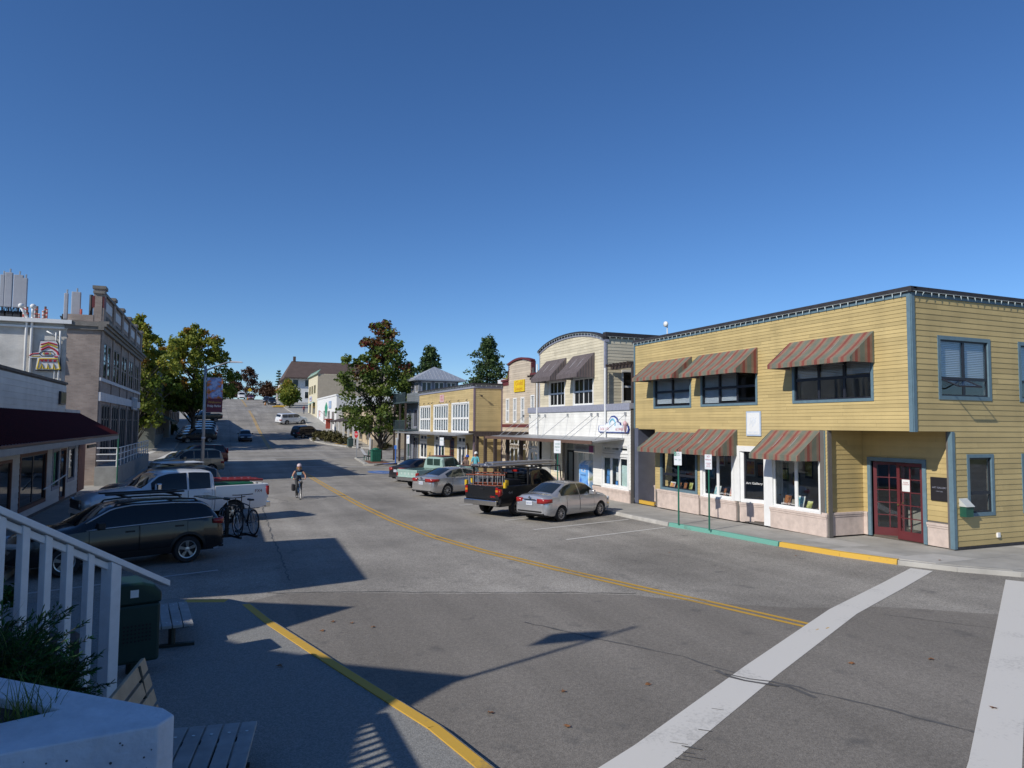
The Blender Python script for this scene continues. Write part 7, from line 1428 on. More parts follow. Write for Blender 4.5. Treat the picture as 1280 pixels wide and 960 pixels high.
for y in (67.85,69.15): k=MB(); k.box(13.2,13.26,y-.03,y+.03,zb,zb+.42); k.box(13.62,13.7,y-.03,y+.03,zb,zb+.95); k.box(13.2,13.7,y-.03,y+.03,zb+.36,zb+.418); k.build('leg',M_gpost,Bb)
# lamp with banner
lx,ly=-.83,48.; lz=zg(ly); LP=thing('street_lamp','grey street lamp post with curved arm and maroon banner','street lamp',(lx,ly,lz))
k=MB(); k.lathe([(.3,0),(.3,.5),(.25,.55)],(lx,ly,lz),'z',12); k.build('footing',M_conc,LP); k=MB(); k.tube([(lx,ly,lz+.5),(lx,ly,lz+7.25)],[.11,.075],10); k.build('pole',M_lamp,LP,smooth=True)
k=MB(); ar_=[(lx,ly,lz+6.95),(lx+.55,ly,lz+7.2),(lx+1.2,ly,lz+7.5),(lx+1.55,ly,lz+7.55)]; k.tube(ar_,[.06,.05,.045,.04],8); k.build('arm',M_lamp,LP,smooth=True)
k=MB(); k.add([(lx+1.45,ly-.14,lz+7.5),(lx+2.2,ly-.1,lz+7.52),(lx+2.2,ly+.1,lz+7.52),(lx+1.45,ly+.14,lz+7.5),(lx+1.45,ly-.1,lz+7.62),(lx+2.1,ly-.06,lz+7.6),(lx+2.1,ly+.06,lz+7.6),(lx+1.45,ly+.1,lz+7.62)],[(3,2,1,0),(4,5,6,7),(0,1,5,4),(1,2,6,5),(2,3,7,6),(3,0,4,7)]); k.build('lantern',M_panel,LP,bevel=.02)
k=MB(); k.lathe([(.12,0),(.13,.05),(.1,.1)],(lx,ly,lz+2.7),'z',10); k.build('collar',M_panel,LP)
Tb=frame((lx+.12,ly,lz),(1,0,0),(0,1,0)); k=MB(Tb)
N=10
for j in range(N):
    a,b=j/N,(j+1)/N; f=lambda t:.04*math.sin(t*5); k.add([(0,f(a),4.35+2.15*a),(.92,f(a)+.02,4.35+2.15*a),(.92,f(b)+.02,4.35+2.15*b),(0,f(b),4.35+2.15*b)],[(0,1,2,3)],0 if a<.38 else 1)
bn=k.build('banner',[mat('banner_maroon',(.13,.03,.045),.7),emblem_mat('banner_picture',[lin((90,60,40)),lin((190,110,40)),lin((110,140,190)),lin((170,185,215)),lin((70,100,160))],2.6,.7)],LP,solid=.004)
text_mb(Tb,'Welcome',.2,.46,4.97,-.06,width=.74).build('banner_lettering',mat('banner_gold',(.55,.32,.05),.6),bn); text_mb(Tb,'Friday Harbor',.22,.46,4.74,-.06,width=.8).build('banner_lettering',M_white,bn)
for z in (4.32,6.53): k=MB(Tb); k.tube([(-.12,0,z),(.95,.01,z)],.015,5); k.build('banner_bracket',M_steel,LP)
k=MB(); k.tube([(-4.9,43,.13),(-4.9,43,2.9)],.035,6); tag(rebase(k.build('sign_pole',M_gpost,None)),'thin dark green pole on sidewalk by the white railed ramp','pole')
for (x,y,lb) in ((10.6,184.,'orange traffic cone before black sport utility near crest'),(7.6,215,'orange traffic cone beside dark red car at crest')):
    cn=thing('traffic_cone',lb,'cone',(x,y,zg(y))); k=MB(); k.lathe([(.2,.04),(.12,.45),(.04,.8)],(x,y,zg(y)),'z',10); k.build('cone',M_amber,cn,smooth=True); k=MB(); k.box(x-.25,x+.25,y-.25,y+.25,zg(y),zg(y)+.04); k.build('base',M_black,cn)
for (x,y,lb) in ((13.2,176.,'yellow kerb block at the uphill crossing'),(14.2,180,'yellow kerb block just past uphill crossing')): k=MB(); k.box(x-1.4,x+1.4,y-.5,y+.5,zg(y)+.0,zg(y)+.28); tag(rebase(k.build('kerb_block',M_ky,None,bevel=.05)),lb,'kerb block')
k=MB(); yz=zg(236)
k.tube([(8.9,236,yz),(8.9,236,yz+2.4)],.05,6); ws=thing('warning_sign','yellow diamond warning sign at hill crest','sign',(8.9,236,yz)); k.build('post',M_steel,ws); k=MB(); k.prism([(8.9,yz+2.2),(9.6,yz+2.9),(8.9,yz+3.6),(8.2,yz+2.9)],235.9,235.95,axis='y'); k.build('plate',M_yplas,ws)
# ================================================================== people
def person(name,label,J,E_,x,y,z,rz,cols,extra=None,cat='person'):
    """J: joint -> (pos, radius); E_: bones (a,b,colour key). One skinned body, coloured by nearest bone"""
    root=thing(name,label,cat,(0,0,0)); names=list(J); idx={n:i for i,n in enumerate(names)}
    me=bpy.data.meshes.new('body'); me.from_pydata([J[n][0] for n in names],[(idx[a],idx[b]) for a,b,_ in E_],[])
    o=bpy.data.objects.new('body',me); COL.objects.link(o); o.modifiers.new('s','SKIN'); sb=o.modifiers.new('u','SUBSURF'); sb.levels=2; sb.render_levels=2
    for n,v in zip(names,me.skin_vertices[0].data): r=J[n][1]; v.radius=(r,r) if not isinstance(r,tuple) else r; v.use_root=(n=='pelvis')
    bpy.context.view_layer.update(); dg=bpy.context.evaluated_depsgraph_get(); me2=bpy.data.meshes.new_from_object(o.evaluated_get(dg)); bpy.data.objects.remove(o)
    keys=list(cols); 
    for kx_ in keys: me2.materials.append(cols[kx_])
    segs=[(Vector(J[a][0]),Vector(J[b][0]),keys.index(c)) for a,b,c in E_]
    for p in me2.polygons:
        c=p.center; best=None
        for a,b,ci in segs:
            d=b-a; t=max(0,min(1,(c-a).dot(d)/max(d.length_squared,1e-6))); q=(a+d*t-c).length
            if best is None or q<best[0]: best=(q,ci)
        p.material_index=best[1]; p.use_smooth=True
    ob=bpy.data.objects.new('body',me2); COL.objects.link(ob); ob.parent=root
    if extra: extra(root)
    root.location=(x,y,z); root.rotation_euler=(0,0,rz); return root
def standing(h=1.75,lean=0.,step=.12,armf=(.1,-.1),bend=.15):
    """joints of an upright figure facing +Y"""
    k=h/1.75; J={}
    def add(n,p,r): J[n]=((p[0]*k,(p[1]+lean*max(0,p[2]-.95))*k,p[2]*k),r*k if not isinstance(r,tuple) else tuple(q*k for q in r))
    add('pelvis',(0,0,.95),(.15,.11)); add('waist',(0,.0,1.1),(.135,.1)); add('chest',(0,0,1.3),(.165,.115)); add('neck0',(0,0,1.47),.07); add('neck',(0,.015,1.54),.055); add('head',(0,.03,1.62),.085); add('crown',(0,.02,1.7),.08); add('nose',(0,.125,1.615),.018)
    for s,t in ((1,'L'),(-1,'R')):
        add('hip'+t,(.1*s,0,.9),.1); add('knee'+t,(.1*s,step*s*.6+.03,.5),.065); add('ank'+t,(.1*s,step*s,.1),.045); add('toe'+t,(.11*s,step*s+.16,.05),.04)
        add('sh'+t,(.19*s,0,1.41),.07); f=armf[0 if s>0 else 1]; add('el'+t,(.25*s,f*.5,1.13),.047); add('wr'+t,(.25*s,f+bend*.6,.9),.033); add('palm'+t,(.25*s,f+bend*.7,.83),.036)
        for q,(dx,ln) in enumerate(((-.03,.07),(-.012,.085),(.008,.08),(.026,.065))): add('f%d'%q+t,(.25*s,f+bend*.7+dx*1.2,.83-ln),.009)
        add('th'+t,(.22*s,f+bend*.7+.045,.8),.011)
    E_=[('pelvis','waist','top'),('waist','chest','top'),('chest','neck0','top'),('neck0','neck','skin'),('neck','head','skin'),('head','crown','skin'),('head','nose','skin')]
    for t in 'LR': E_+=[('pelvis','hip'+t,'leg'),('hip'+t,'knee'+t,'leg'),('knee'+t,'ank'+t,'leg'),('ank'+t,'toe'+t,'shoe'),('neck0','sh'+t,'top'),('sh'+t,'el'+t,'top'),('el'+t,'wr'+t,'skin'),('wr'+t,'palm'+t,'skin'),('palm'+t,'th'+t,'skin')]+[('palm'+t,'f%d'%q+t,'skin') for q in range(4)]
    return J,E_
M_skin=mat('skin',(.45,.24,.16),.5,var=.06); cl=lambda n,c:mat('cloth_'+n,c,.85,var=.12,scale=8)
M_shoe=cl('shoe',(.05,.045,.04)); M_jean=cl('denim',(.05,.07,.12)); M_khaki=cl('khaki',(.28,.24,.16)); M_hair=mat('hair_brown',(.05,.03,.02),.6)
def cap_x(m,brim=True):
    def f(root):
        k=MB(); k.lathe([(.115,1.66),(.112,1.72),(.09,1.78),(.04,1.81),(.0,1.815)],(0,.0,0),'z',14,cap=False); 
        if brim: k.prism([(-.09,.06),(.09,.06),(.07,.2),(-.07,.2)],1.66,1.68)
        o=k.build('cap' if brim else 'hair',m,None,smooth=True,auto=40); o.parent=root
        for s in (1,-1): e=MB(); e.lathe([(.002,-.01),(.012,0),(.002,.01)],(.035*s,.115,1.635),'y',8); q=e.build('eye',M_black,None); q.parent=root
    return f
J,E_=standing(1.76,lean=.32,armf=(.3,.32),bend=.3); person('person','person in brown shirt and blue cap leaning over mint truck bonnet',J,E_,14.5,42.0,zg(42)+.0,R(120),dict(top=cl('brown',(.16,.11,.09)),skin=M_skin,leg=M_khaki,shoe=M_shoe),cap_x(cl('blue',(.02,.07,.36))))
J,E_=standing(1.74,lean=.15,armf=(.25,.1),bend=.3); person('person','person in turquoise shirt and white cap beside mint truck',J,E_,15.6,43.5,zg(43)+.135,R(140),dict(top=cl('turquoise',(.12,.42,.48)),skin=M_skin,leg=M_jean,shoe=M_shoe),cap_x(cl('white',(.65,.65,.63))))
for (x,y,rz,t,lg,cp,lb) in ((-8.3,102.5,170,(.62,.62,.6),M_jean,M_hair,'pedestrian in white top by dark corner shop awning'),(-7.75,102.9,190,(.35,.04,.05),M_jean,M_hair,'pedestrian in red top by dark corner shop awning'),(-6.85,104,10,(.04,.04,.06),M_jean,M_hair,'pedestrian in black top walking under street maples'),(16.1,149.5,180,(.18,.03,.05),M_jean,M_hair,'pedestrian in maroon top before the cream shop up hill')):
    J,E_=standing(1.72,step=.2,armf=(.12,-.1)); person('person',lb,J,E_,x,y,zg(y)+.13,R(rz),dict(top=cl('t%d'%int(x*10+y),t),skin=M_skin,leg=lg,shoe=M_shoe),cap_x(cp,False))
# ---- bicycles
def bicycle(name,label,panniers=False,m=None,group=None):
    """built with the front wheel along +Y"""
    m=m or mat('bike_frame_dark',(.03,.035,.05),.35); b=thing(name,label,'bicycle',(0,0,0),group); r=.345
    for y,nm in ((-.52,'rear_wheel'),(.52,'front_wheel')):
        t=MB(); t.tube([(0,y+r*math.cos(a),r+r*math.sin(a)) for a in [q*math.pi/14 for q in range(29)]],.02,6,cap=False); w=t.build(nm,M_rub,b,smooth=True)
        t=MB(); t.tube([(0,y+(r-.03)*math.cos(a),r+(r-.03)*math.sin(a)) for a in [q*math.pi/14 for q in range(29)]],.009,5,cap=False); t.build('rim',M_alum,w)
        t=MB()
        for q in range(16): a=q*math.pi/8; t.tube([((-1)**q*.02,y,r),(0,y+(r-.03)*math.cos(a),r+(r-.03)*math.sin(a))],.003,3)
        t.build('spokes',M_alum,w,kind='stuff')
    P=dict(bb=(0,-.08,.29),st=(0,-.22,.78),ht=(0,.36,.82),hb=(0,.4,.66),ra=(0,-.52,.345),fa=(0,.52,.345))
    f=MB()
    for a,c,rr in (('bb','st',.016),('st','ht',.016),('bb','hb',.02),('hb','ht',.02)): f.tube([P[a],P[c]],rr,7)
    for s in (-.06,.06): f.tube([(s*.3,-.08,.29),(s,-.52,.345)],.009,5); f.tube([(s*.3,-.21,.74),(s,-.52,.345)],.009,5); f.tube([(s*.5,.4,.66),(s,.52,.345)],.013,5)
    f.build('frame',m,b); k=MB(); k.tube([(0,-.22,.78),(0,-.25,.93)],.013,6); k.build('seat_post',M_alum,b); k=MB(); k.prism([(-.07,-.38),(.07,-.38),(.03,-.1),(-.03,-.1)],.93,.98); k.build('saddle',M_black,b,bevel=.015)
    k=MB(); k.tube([(0,.35,.84),(0,.33,1.02),(0,.38,1.04)],.014,6); k.tube([(-.3,.26,1.06),(-.12,.37,1.04),(.12,.37,1.04),(.3,.26,1.06)],.012,6); k.build('handlebar',M_black,b)
    k=MB(); k.lathe([(.1,-.01),(.1,.01)],(.04,-.08,.29),'x',16); k.tube([(.05,-.08,.29),(.07,.06,.18)],.01,5); k.tube([(-.05,-.08,.29),(-.07,-.22,.4)],.01,5); k.build('crank',M_black,b)
    for s in (1,-1): k=MB(); k.box(min(s*.06,s*.16),max(s*.06,s*.16),(.02 if s>0 else -.27),(.12 if s>0 else -.17),(.165 if s>0 else .385),(.185 if s>0 else .405)); k.build('pedal',M_black,b)
    if panniers:
        for s in (1,-1): k=MB(); k.box(min(s*.09,s*.26),max(s*.09,s*.26),-.72,-.38,.38,.74); k.build('pannier',mat('pannier_black',(.02,.02,.024),.7),b,bevel=.04)
        k=MB(); k.lathe([(.05,-.02),(.075,.03),(.03,.06)],(0,.43,.98),'y',10); k.build('front_lamp',M_chrome,b); k=MB(); k.tube([(.3,.26,1.06),(.36,.24,1.12)],.008,4); k.lathe([(.01,-.01),(.06,0),(.01,.012)],(.38,.24,1.16),'y',10); k.build('mirror',mat('mirror_mint',(.3,.6,.5),.2),b)
    return b
CX_,CY_=3.74,36.2; cz=zg(CY_); ang=R(184)
bk=bicycle('bicycle','touring bicycle with black panniers ridden along the road',True,mat('bike_blue',(.03,.09,.2),.3)); bk.location=(CX_,CY_,cz); bk.rotation_euler=(0,0,ang); bk.scale=(.91,.91,.91)
J={}
def aj(n,p,r): J[n]=(p,r)
aj('pelvis',(0,-.24,1.06),(.16,.12)); aj('waist',(0,-.17,1.2),(.14,.11)); aj('chest',(0,-.04,1.4),(.17,.125)); aj('neck0',(0,.05,1.53),.07); aj('neck',(0,.08,1.6),.055); aj('head',(0,.11,1.68),.09); aj('crown',(0,.1,1.76),.085); aj('nose',(0,.205,1.68),.018)
for s,t in ((1,'L'),(-1,'R')):
    aj('hip'+t,(.1*s,-.2,1.0),.105); aj('knee'+t,(.12*s,.2 if s>0 else .16,.68 if s>0 else .86),.068); aj('ank'+t,(.12*s,.02 if s>0 else -.2,.28 if s>0 else .5),.045); aj('toe'+t,(.12*s,.16 if s>0 else -.06,.215 if s>0 else .43),.04)
    aj('sh'+t,(.2*s,.03,1.47),.068); aj('el'+t,(.34*s,.1,1.24),.046); aj('wr'+t,(.31*s,.24,1.1),.033); aj('palm'+t,(.295*s,.275,1.085),.032)
    for q in range(4): aj('f%d'%q+t,(.30*s-.02*s*q,.31,1.05-.004*q),.009)
    aj('th'+t,(.25*s,.27,1.06),.01)
E_=[('pelvis','waist','top'),('waist','chest','top'),('chest','neck0','top'),('neck0','neck','skin'),('neck','head','skin'),('head','crown','skin'),('head','nose','skin')]
for t in 'LR': E_+=[('pelvis','hip'+t,'leg'),('hip'+t,'knee'+t,'leg'),('knee'+t,'ank'+t,'leg'),('ank'+t,'toe'+t,'shoe'),('neck0','sh'+t,'top'),('sh'+t,'el'+t,'skin'),('el'+t,'wr'+t,'skin'),('wr'+t,'palm'+t,'skin'),('palm'+t,'th'+t,'skin')]+[('palm'+t,'f%d'%q+t,'skin') for q in range(4)]
def helm(root):
    k=MB(); k.lathe([(.118,1.735),(.122,1.77),(.105,1.84),(.06,1.88),(0,1.89)],(0,.09,0),'z',14,cap=False); o=k.build('helmet',cl('helmet',(.62,.5,.5)),None,smooth=True); o.parent=root
    k=MB(); k.tube([(-.1,.13,1.7),(0,.215,1.71),(.1,.13,1.7)],.014,5); o=k.build('sunglasses',mat('lens_orange',(.3,.06,.02),.15),None); o.parent=root
    k=MB(); 
    for s in (1,-1): k.tube([(.095*s,.08,1.7),(.1*s,.08,1.62),(.07*s,.06,1.55)],.03,6)
    o=k.build('hair',mat('hair_blond',(.45,.28,.08),.6),None,smooth=True); o.parent=root
    k=MB(); k.prism([(-.11,1.27),(.11,1.27),(.13,1.42),(-.13,1.42)],.095,.11,axis='y'); k.build('shirt_print',cl('print_sky',(.25,.5,.65)),None).parent=root
person('person','cyclist in dark top with blue print and pale helmet riding down road',J,E_,CX_,CY_,cz,ang,dict(top=cl('navy_top',(.035,.05,.08)),skin=M_skin,leg=cl('grey_leg',(.04,.042,.045)),shoe=M_shoe),helm).scale=(.91,.91,.91)
# two bicycles carried on the estate car's rack
def on_rack(off,lb):
    b=bicycle('bicycle',lb,False,mat('bike_matt',(.02,.025,.03),.4)); h=R(SUBPOS[2]); c=Vector((SUBPOS[0],SUBPOS[1],0)); p=c+Vector((math.cos(h),math.sin(h),0))*(-(4.86/2)-off)
    b.location=(p.x,p.y,zg(p.y)+.505); b.rotation_euler=(0,0,h+(0 if off<.7 else math.pi))
on_rack(.47,'dark bicycle on car rack, next to the tailgate'); on_rack(.92,'dark bicycle on car rack, outermost from the tailgate')
# ================================================================== foreground
M_rail=mat('rail_white_paint',(.72,.72,.72),.5,var=.06,scale=7,dirt=.08)
E0_=Vector((-.57,10.3,1.47)); D=Vector((.6,.8,-.51)); Dh=Vector((.6,.8,0)).normalized(); Nh=Vector((.8,-.6,0))
Rl=thing('stair_railing','white painted timber railing sloping down past the junipers','railing',(-1.2,9.4,0))
def obar(name,a,b,wn,wz,parent,m):
    """bar from a to b, wn wide across the rail, wz deep"""
    k=MB(); V=[]
    for p in (a,b):
        for sn,sz in ((-.5,-.5),(.5,-.5),(.5,.5),(-.5,.5)): V.append(p+Nh*wn*sn+Vector((0,0,wz*sz)))
    k.add(V,[(3,2,1,0),(4,5,6,7),(0,1,5,4),(1,2,6,5),(2,3,7,6),(3,0,4,7)]); return k.build(name,m,parent,bevel=.008)
obar('handrail',E0_+Vector((0,0,.0)),E0_-D*3.6,.15,.075,Rl,M_rail); obar('sub_rail',E0_-D*.95-Vector((0,0,.1)),E0_-D*3.6-Vector((0,0,.1)),.05,.08,Rl,M_rail)
def opost(name,s,w,zbot,wd=None,top=-.045):
    c=E0_-D*s; k=MB(); V=[]; wd=wd or w
    for z in (zbot,None):
        for a,b in ((-.5,-.5),(.5,-.5),(.5,.5),(-.5,.5)):
            q=c+Dh*wd*a+Nh*w*b; zz=zbot if z is not None else (E0_-D*(s-wd*a)).z+top; V.append((q.x,q.y,zz))
    k.add(V,[(3,2,1,0),(4,5,6,7),(0,1,5,4),(1,2,6,5),(2,3,7,6),(3,0,4,7)]); return k.build(name,M_rail,Rl,bevel=.006)
opost('post',.9,.15,.12)
for s in (1.23,1.52,1.79,2.06,2.33,2.6,2.88,3.15): opost('baluster',s,.085,.13)
# planter wall
M_pw=mat('planter_concrete_paint',(.66,.66,.68),.8,var=.12,scale=4,bump=.5,bscale=22,dirt=.2)
pw=thing('planter_wall','white painted concrete planter wall with chipped edges','planter',(-1.2,5.0,.12))
po=[(-.19,4.78),(-.26,4.92),(-1.32,5.9),(-3.2,7.6),(-3.45,7.35),(-1.5,5.72),(-.84,5.12),(-1.12,5.02),(-3.4,4.75),(-3.35,4.22),(-1.01,4.56),(-.27,4.65)]
k=MB(); k.prism(po[::-1],.12,1.8); k.build('wall',M_pw,pw,bevel=.012)
k=MB(); k.add([(-.8,5.1,1.74),(-1.5,5.75,1.74),(-3.5,7.4,1.72),(-3.4,4.72,1.72),(-1.12,5.0,1.74)],[(0,1,2,3,4)]); k.build('soil',M_soil,pw)
# pock marks
rn=random.Random(3); k=MB()
for _ in range(26):
    t=rn.random(); x=-.29-.72*t; y=4.648-.09*t-.002; z=rn.uniform(1.3,1.74); r_=rn.uniform(.003,.009); k.lathe([(r_,0),(r_*.5,-.002)],(x,y-.001,z),'y',6)
k.build('chips',M_tar,pw,kind='stuff')
# bed beyond the wall
tr=MB(); tr.prism([(-1.02,5.75),(-1.3,7.25),(-2.3,8.1),(-2.6,7.9),(-3.6,7.9),(-3.6,7.6),(-3.15,7.62),(-1.4,5.95)][::1],.12,1.25); tr.build('planting_bed',M_soil,kind='structure')
def juniper(x,y,z,label,n,rad,seed,h=.5):
    rn=random.Random(seed); root=thing('juniper_bush',label,'shrub',(x,y,z),None); st=MB(); lf=MB()
    for _ in range(n):
        a=rn.uniform(0,6.283); ln=rad*rn.uniform(.5,1.1); el=rn.uniform(.12,.95); P=[Vector((x+rn.uniform(-.12,.12),y+rn.uniform(-.12,.12),z))]; d=Vector((math.cos(a)*math.cos(el),math.sin(a)*math.cos(el),math.sin(el)))
        K=5
        for q in range(K): d=(d+Vector((rn.gauss(0,.14),rn.gauss(0,.14),-.05+rn.gauss(0,.08)))).normalized(); P.append(P[-1]+d*ln/K)
        st.tube(P,[.009,.008,.006,.005,.003,.002],4); v=rn.uniform(.05,.8)
        for i in range(1,K):
            for q in range(12):
                s=P[i].lerp(P[i+1],rn.random()); dd=(d*.9+Vector((rn.gauss(0,.55),rn.gauss(0,.55),rn.gauss(.12,.5)))).normalized(); L_=rn.uniform(.03,.07); w=dd.orthogonal().normalized()*.0035
                lf.add([s-w,s+w,s+dd*L_*.6+w*1.3,s+dd*L_,s+dd*L_*.6-w*1.3],[(0,1,2,3,4)],0,v=min(1,max(0,v+rn.gauss(0,.12))))
                for e in range(3): u=dd.orthogonal().normalized(); u=Matrix.Rotation(rn.uniform(0,6.28),3,dd)@u; b0=s+dd*L_*rn.uniform(.2,.8); e1=(dd+u*.9).normalized()*rn.uniform(.014,.03); ww=u.cross(dd)*.003; lf.add([b0-ww,b0+ww,b0+e1],[(0,1,2)],0,v=min(1,max(0,v+rn.gauss(0,.15))))
    st.build('stems',M_bark,root,kind='stuff'); lf.build('foliage',L_jun,root,kind='stuff')
juniper(-1.32,6.75,1.3,'spreading juniper against the post, near wall corner',190,.52,5); juniper(-1.75,6.85,1.45,'dense juniper filling bed beneath railing balusters',230,.78,6); juniper(-2.2,7.3,1.4,'juniper deepest in the bed below the rail',150,.8,7); juniper(-1.5,6.15,1.3,'low juniper spilling at back edge of planter wall',190,.58,8); juniper(-1.5,6.5,1.55,'upright juniper tuft amid the bed, topmost of the clump',150,.6,9)
# grass and weeds in the planter
rn=random.Random(17); g=MB()
def blade(b,d,L_,w):
    pts=[]; p=Vector(b); d=Vector(d)
    for q in range(4): s=Vector((-d.y,d.x,0)); s=(s.normalized() if s.length>1e-4 else Vector((1,0,0)))*w*(1-q/3.2); pts+=[p-s,p+s]; p=p+d*L_/3; d=(d+Vector((d.x*.3,d.y*.3,-.25))).normalized()
    g.add(pts,[(0,1,3,2),(2,3,5,4),(4,5,7,6)],0,v=rn.uniform(.2,1))
for _ in range(170):
    a=rn.uniform(0,6.28); blade((-.88-rn.random()*.75,5.02+rn.random()*.35,1.73),(math.cos(a)*.5,math.sin(a)*.5,1),rn.uniform(.12,.36),.004)
for _ in range(60): a=rn.uniform(0,6.28); blade((-1.2-rn.random()*.6,6.1+rn.random()*.7,1.5),(math.cos(a)*.5,math.sin(a)*.5,1),rn.uniform(.4,.75),.004)
gg=g.build('grass',leaf_mat('leaf_grass',lin((40,66,24)),lin((120,130,60)),None,.3),None,kind='stuff'); gg['label']='thin grass blades in planter and juniper bed'; gg['category']='grass'
k=MB(); rn=random.Random(6)
for j in range(9):
    a=j*.7; c=Vector((-.95,5.2,1.74)); d=Vector((math.cos(a),math.sin(a),.35)).normalized(); s=Vector((-d.y,d.x,0)).normalized(); L_=rn.uniform(.1,.17)
    k.add([c,c+d*L_*.35+s*.03,c+d*L_*.55+s*.018,c+d*L_*.75+s*.04,c+d*L_,c+d*L_*.75-s*.04,c+d*L_*.55-s*.018,c+d*L_*.35-s*.03],[(0,1,2,3,4,5,6,7)],0,v=rn.uniform(.2,.8))
tag(rebase(k.build('dandelion',L_jun,None)),'small dandelion rosette growing on planter soil','plant')
def rock(x,y,z,r,seed,m,label,group=None,flat=.7,name='rock'):
    bm=bmesh.new(); bmesh.ops.create_icosphere(bm,subdivisions=2,radius=1); rn=random.Random(seed); sx,sy,sz=r*rn.uniform(.8,1.2),r*rn.uniform(.8,1.2),r*flat*rn.uniform(.8,1.15); ph=[rn.uniform(0,6) for _ in range(6)]
    for v in bm.verts: c=v.co; k_=1+.16*math.sin(3*c.x+ph[0])+.14*math.sin(4*c.y+ph[1])+.13*math.sin(4*c.z+ph[2])+rn.uniform(-.05,.05); v.co=Vector((c.x*sx*k_,c.y*sy*k_,c.z*sz*k_))
    me=bpy.data.meshes.new(name); bm.to_mesh(me); bm.free(); me.materials.append(m); o=bpy.data.objects.new(name,me); COL.objects.link(o); o.location=(x,y,z+r*flat*.6); tag(o,label,'rock',group); return o
M_rockp=mat('rock_pale',(.5,.5,.5),.9,var=.25,scale=8,bump=.8); M_rockd=mat('rock_dark',(.1,.085,.075),.95,var=.35,scale=5,bump=.8,bscale=12)
rock(-1.04,5.06,1.72,.055,2,M_rockp,'pale lump of rock on planter soil'); 
# rock bank beyond the railing
bk_=MB(); bk_.add([(-1.7,10.6,.12),(-3.,8.3,1.2),(-6.,8.0,1.9),(-6.,13.5,1.3),(-3.4,13.8,.3),(-2.2,12.6,.12)],[(0,5,4,3,2,1)]); bk_.build('bank',M_soil,kind='structure')
rn=random.Random(12)
for j in range(46):
    t=rn.random(); s=rn.random(); x=-1.95-t*3.2; y=10.2-1.4*t+s*(2.6+.8*t); z=.1+.34*t*1.2+rn.uniform(-.05,.1)
    rock(x,y,z,rn.uniform(.16,.34),100+j,M_rockd,'dark rough boulder in the bank beyond the railing','boulders in the rock bank')
bush('shrub','bright green clump on rock bank beyond the railing',(-3.3,12.9,.6),.5,.7,L_jun,95,n=16,ls=.12)
# benches
M_slat=mat('bench_wood',(.46,.34,.22),.75,var=.2,scale=4,dirt=.15); M_slatg=mat('bench_wood_grey',(.33,.33,.32),.8,var=.2,scale=4,dirt=.15); M_iron=mat('bench_iron',(.02,.03,.025),.5); M_bolt=mat('bolt_steel',(.55,.55,.55),.3,metal=.9)
ax=Vector((.15,.989,0)).normalized(); px_=Vector((.989,-.15,0)).normalized()
def slat(name,o,L_,off,z0,w,t,m,parent,tilt=0.,bolts=(.12,.88)):
    """slat along the bench axis; off across, z0 height; tilt leans it (radians)"""
    c,s=math.cos(tilt),math.sin(tilt); e1=px_*c+Vector((0,0,s)); e2=Vector((0,0,c))-px_*s; b=Vector(o)+px_*off+Vector((0,0,z0)); V=[]
    for q in (0,L_):
        for u,v in ((0,0),(w,0),(w,t),(0,t)): V.append(b+ax*q+e1*u+e2*v)
    k=MB(); k.add(V,[(3,2,1,0),(4,5,6,7),(0,1,5,4),(1,2,6,5),(2,3,7,6),(3,0,4,7)]); so_=k.build(name,m,parent,bevel=.006)
    for f in bolts: k=MB(); c0=b+ax*L_*f+e1*w*.5; k.tube([c0+e2*(t-.002),c0+e2*(t+.006)],.016,8); k.build('bolt',M_bolt,so_)
Bn=thing('park_bench','wooden slat bench with reclined back half hidden behind planter wall','bench',(-.4,7.0,.12))
o_=Vector((-.62,6.02,0)); L_=2.05
for j in range(5): slat('seat_slat',o_,L_,-.02+j*.165,.43,.145,.04,M_slatg,Bn)
for j in range(4): slat('back_slat',o_,L_,-.13-j*.045,.60+j*.155,.13,.04,M_slat,Bn,tilt=math.pi/2+.28)
for f in (.25,1.8):
    b=o_+ax*f; k=MB(); k.tube([b+px_*.4+Vector((0,0,.12)),b+px_*.4+Vector((0,0,.42))],.035,7); k.tube([b+Vector((0,0,.14)),b+px_*.75+Vector((0,0,.14))],.03,7); k.tube([b+px_*.75+Vector((0,0,.405)),b-px_*.12+Vector((0,0,.405)),b-px_*.3+Vector((0,0,1.18))],.022,7); k.build('leg',M_iron,Bn)
B2=thing('park_bench','backless slat bench on single pedestals beside green bin','bench',(-.55,12.6,.12)); o_=Vector((-.86,11.95,0)); ax,px_=Vector((.0,1,0)),Vector((1,0,0)); ax=Vector((-.1,.995,0)).normalized(); px_=Vector((.995,.1,0)).normalized()
for j in range(4): slat('seat_slat',o_,1.5,.02+j*.15,.44,.135,.045,M_slatg,B2)
for f in (.2,1.3): b=o_+ax*f; k=MB(); k.tube([b+px_*.32+Vector((0,0,.12)),b+px_*.32+Vector((0,0,.42))],.05,8); k.box(b.x+.0,b.x+.64,b.y-.04,b.y+.04,.122,.17); k.build('leg',M_iron,B2); k=MB(); k.tube([b+px_*.04+Vector((0,0,.42)),b+px_*.6+Vector((0,0,.42))],.022,6); k.build('bracket',M_iron,B2)
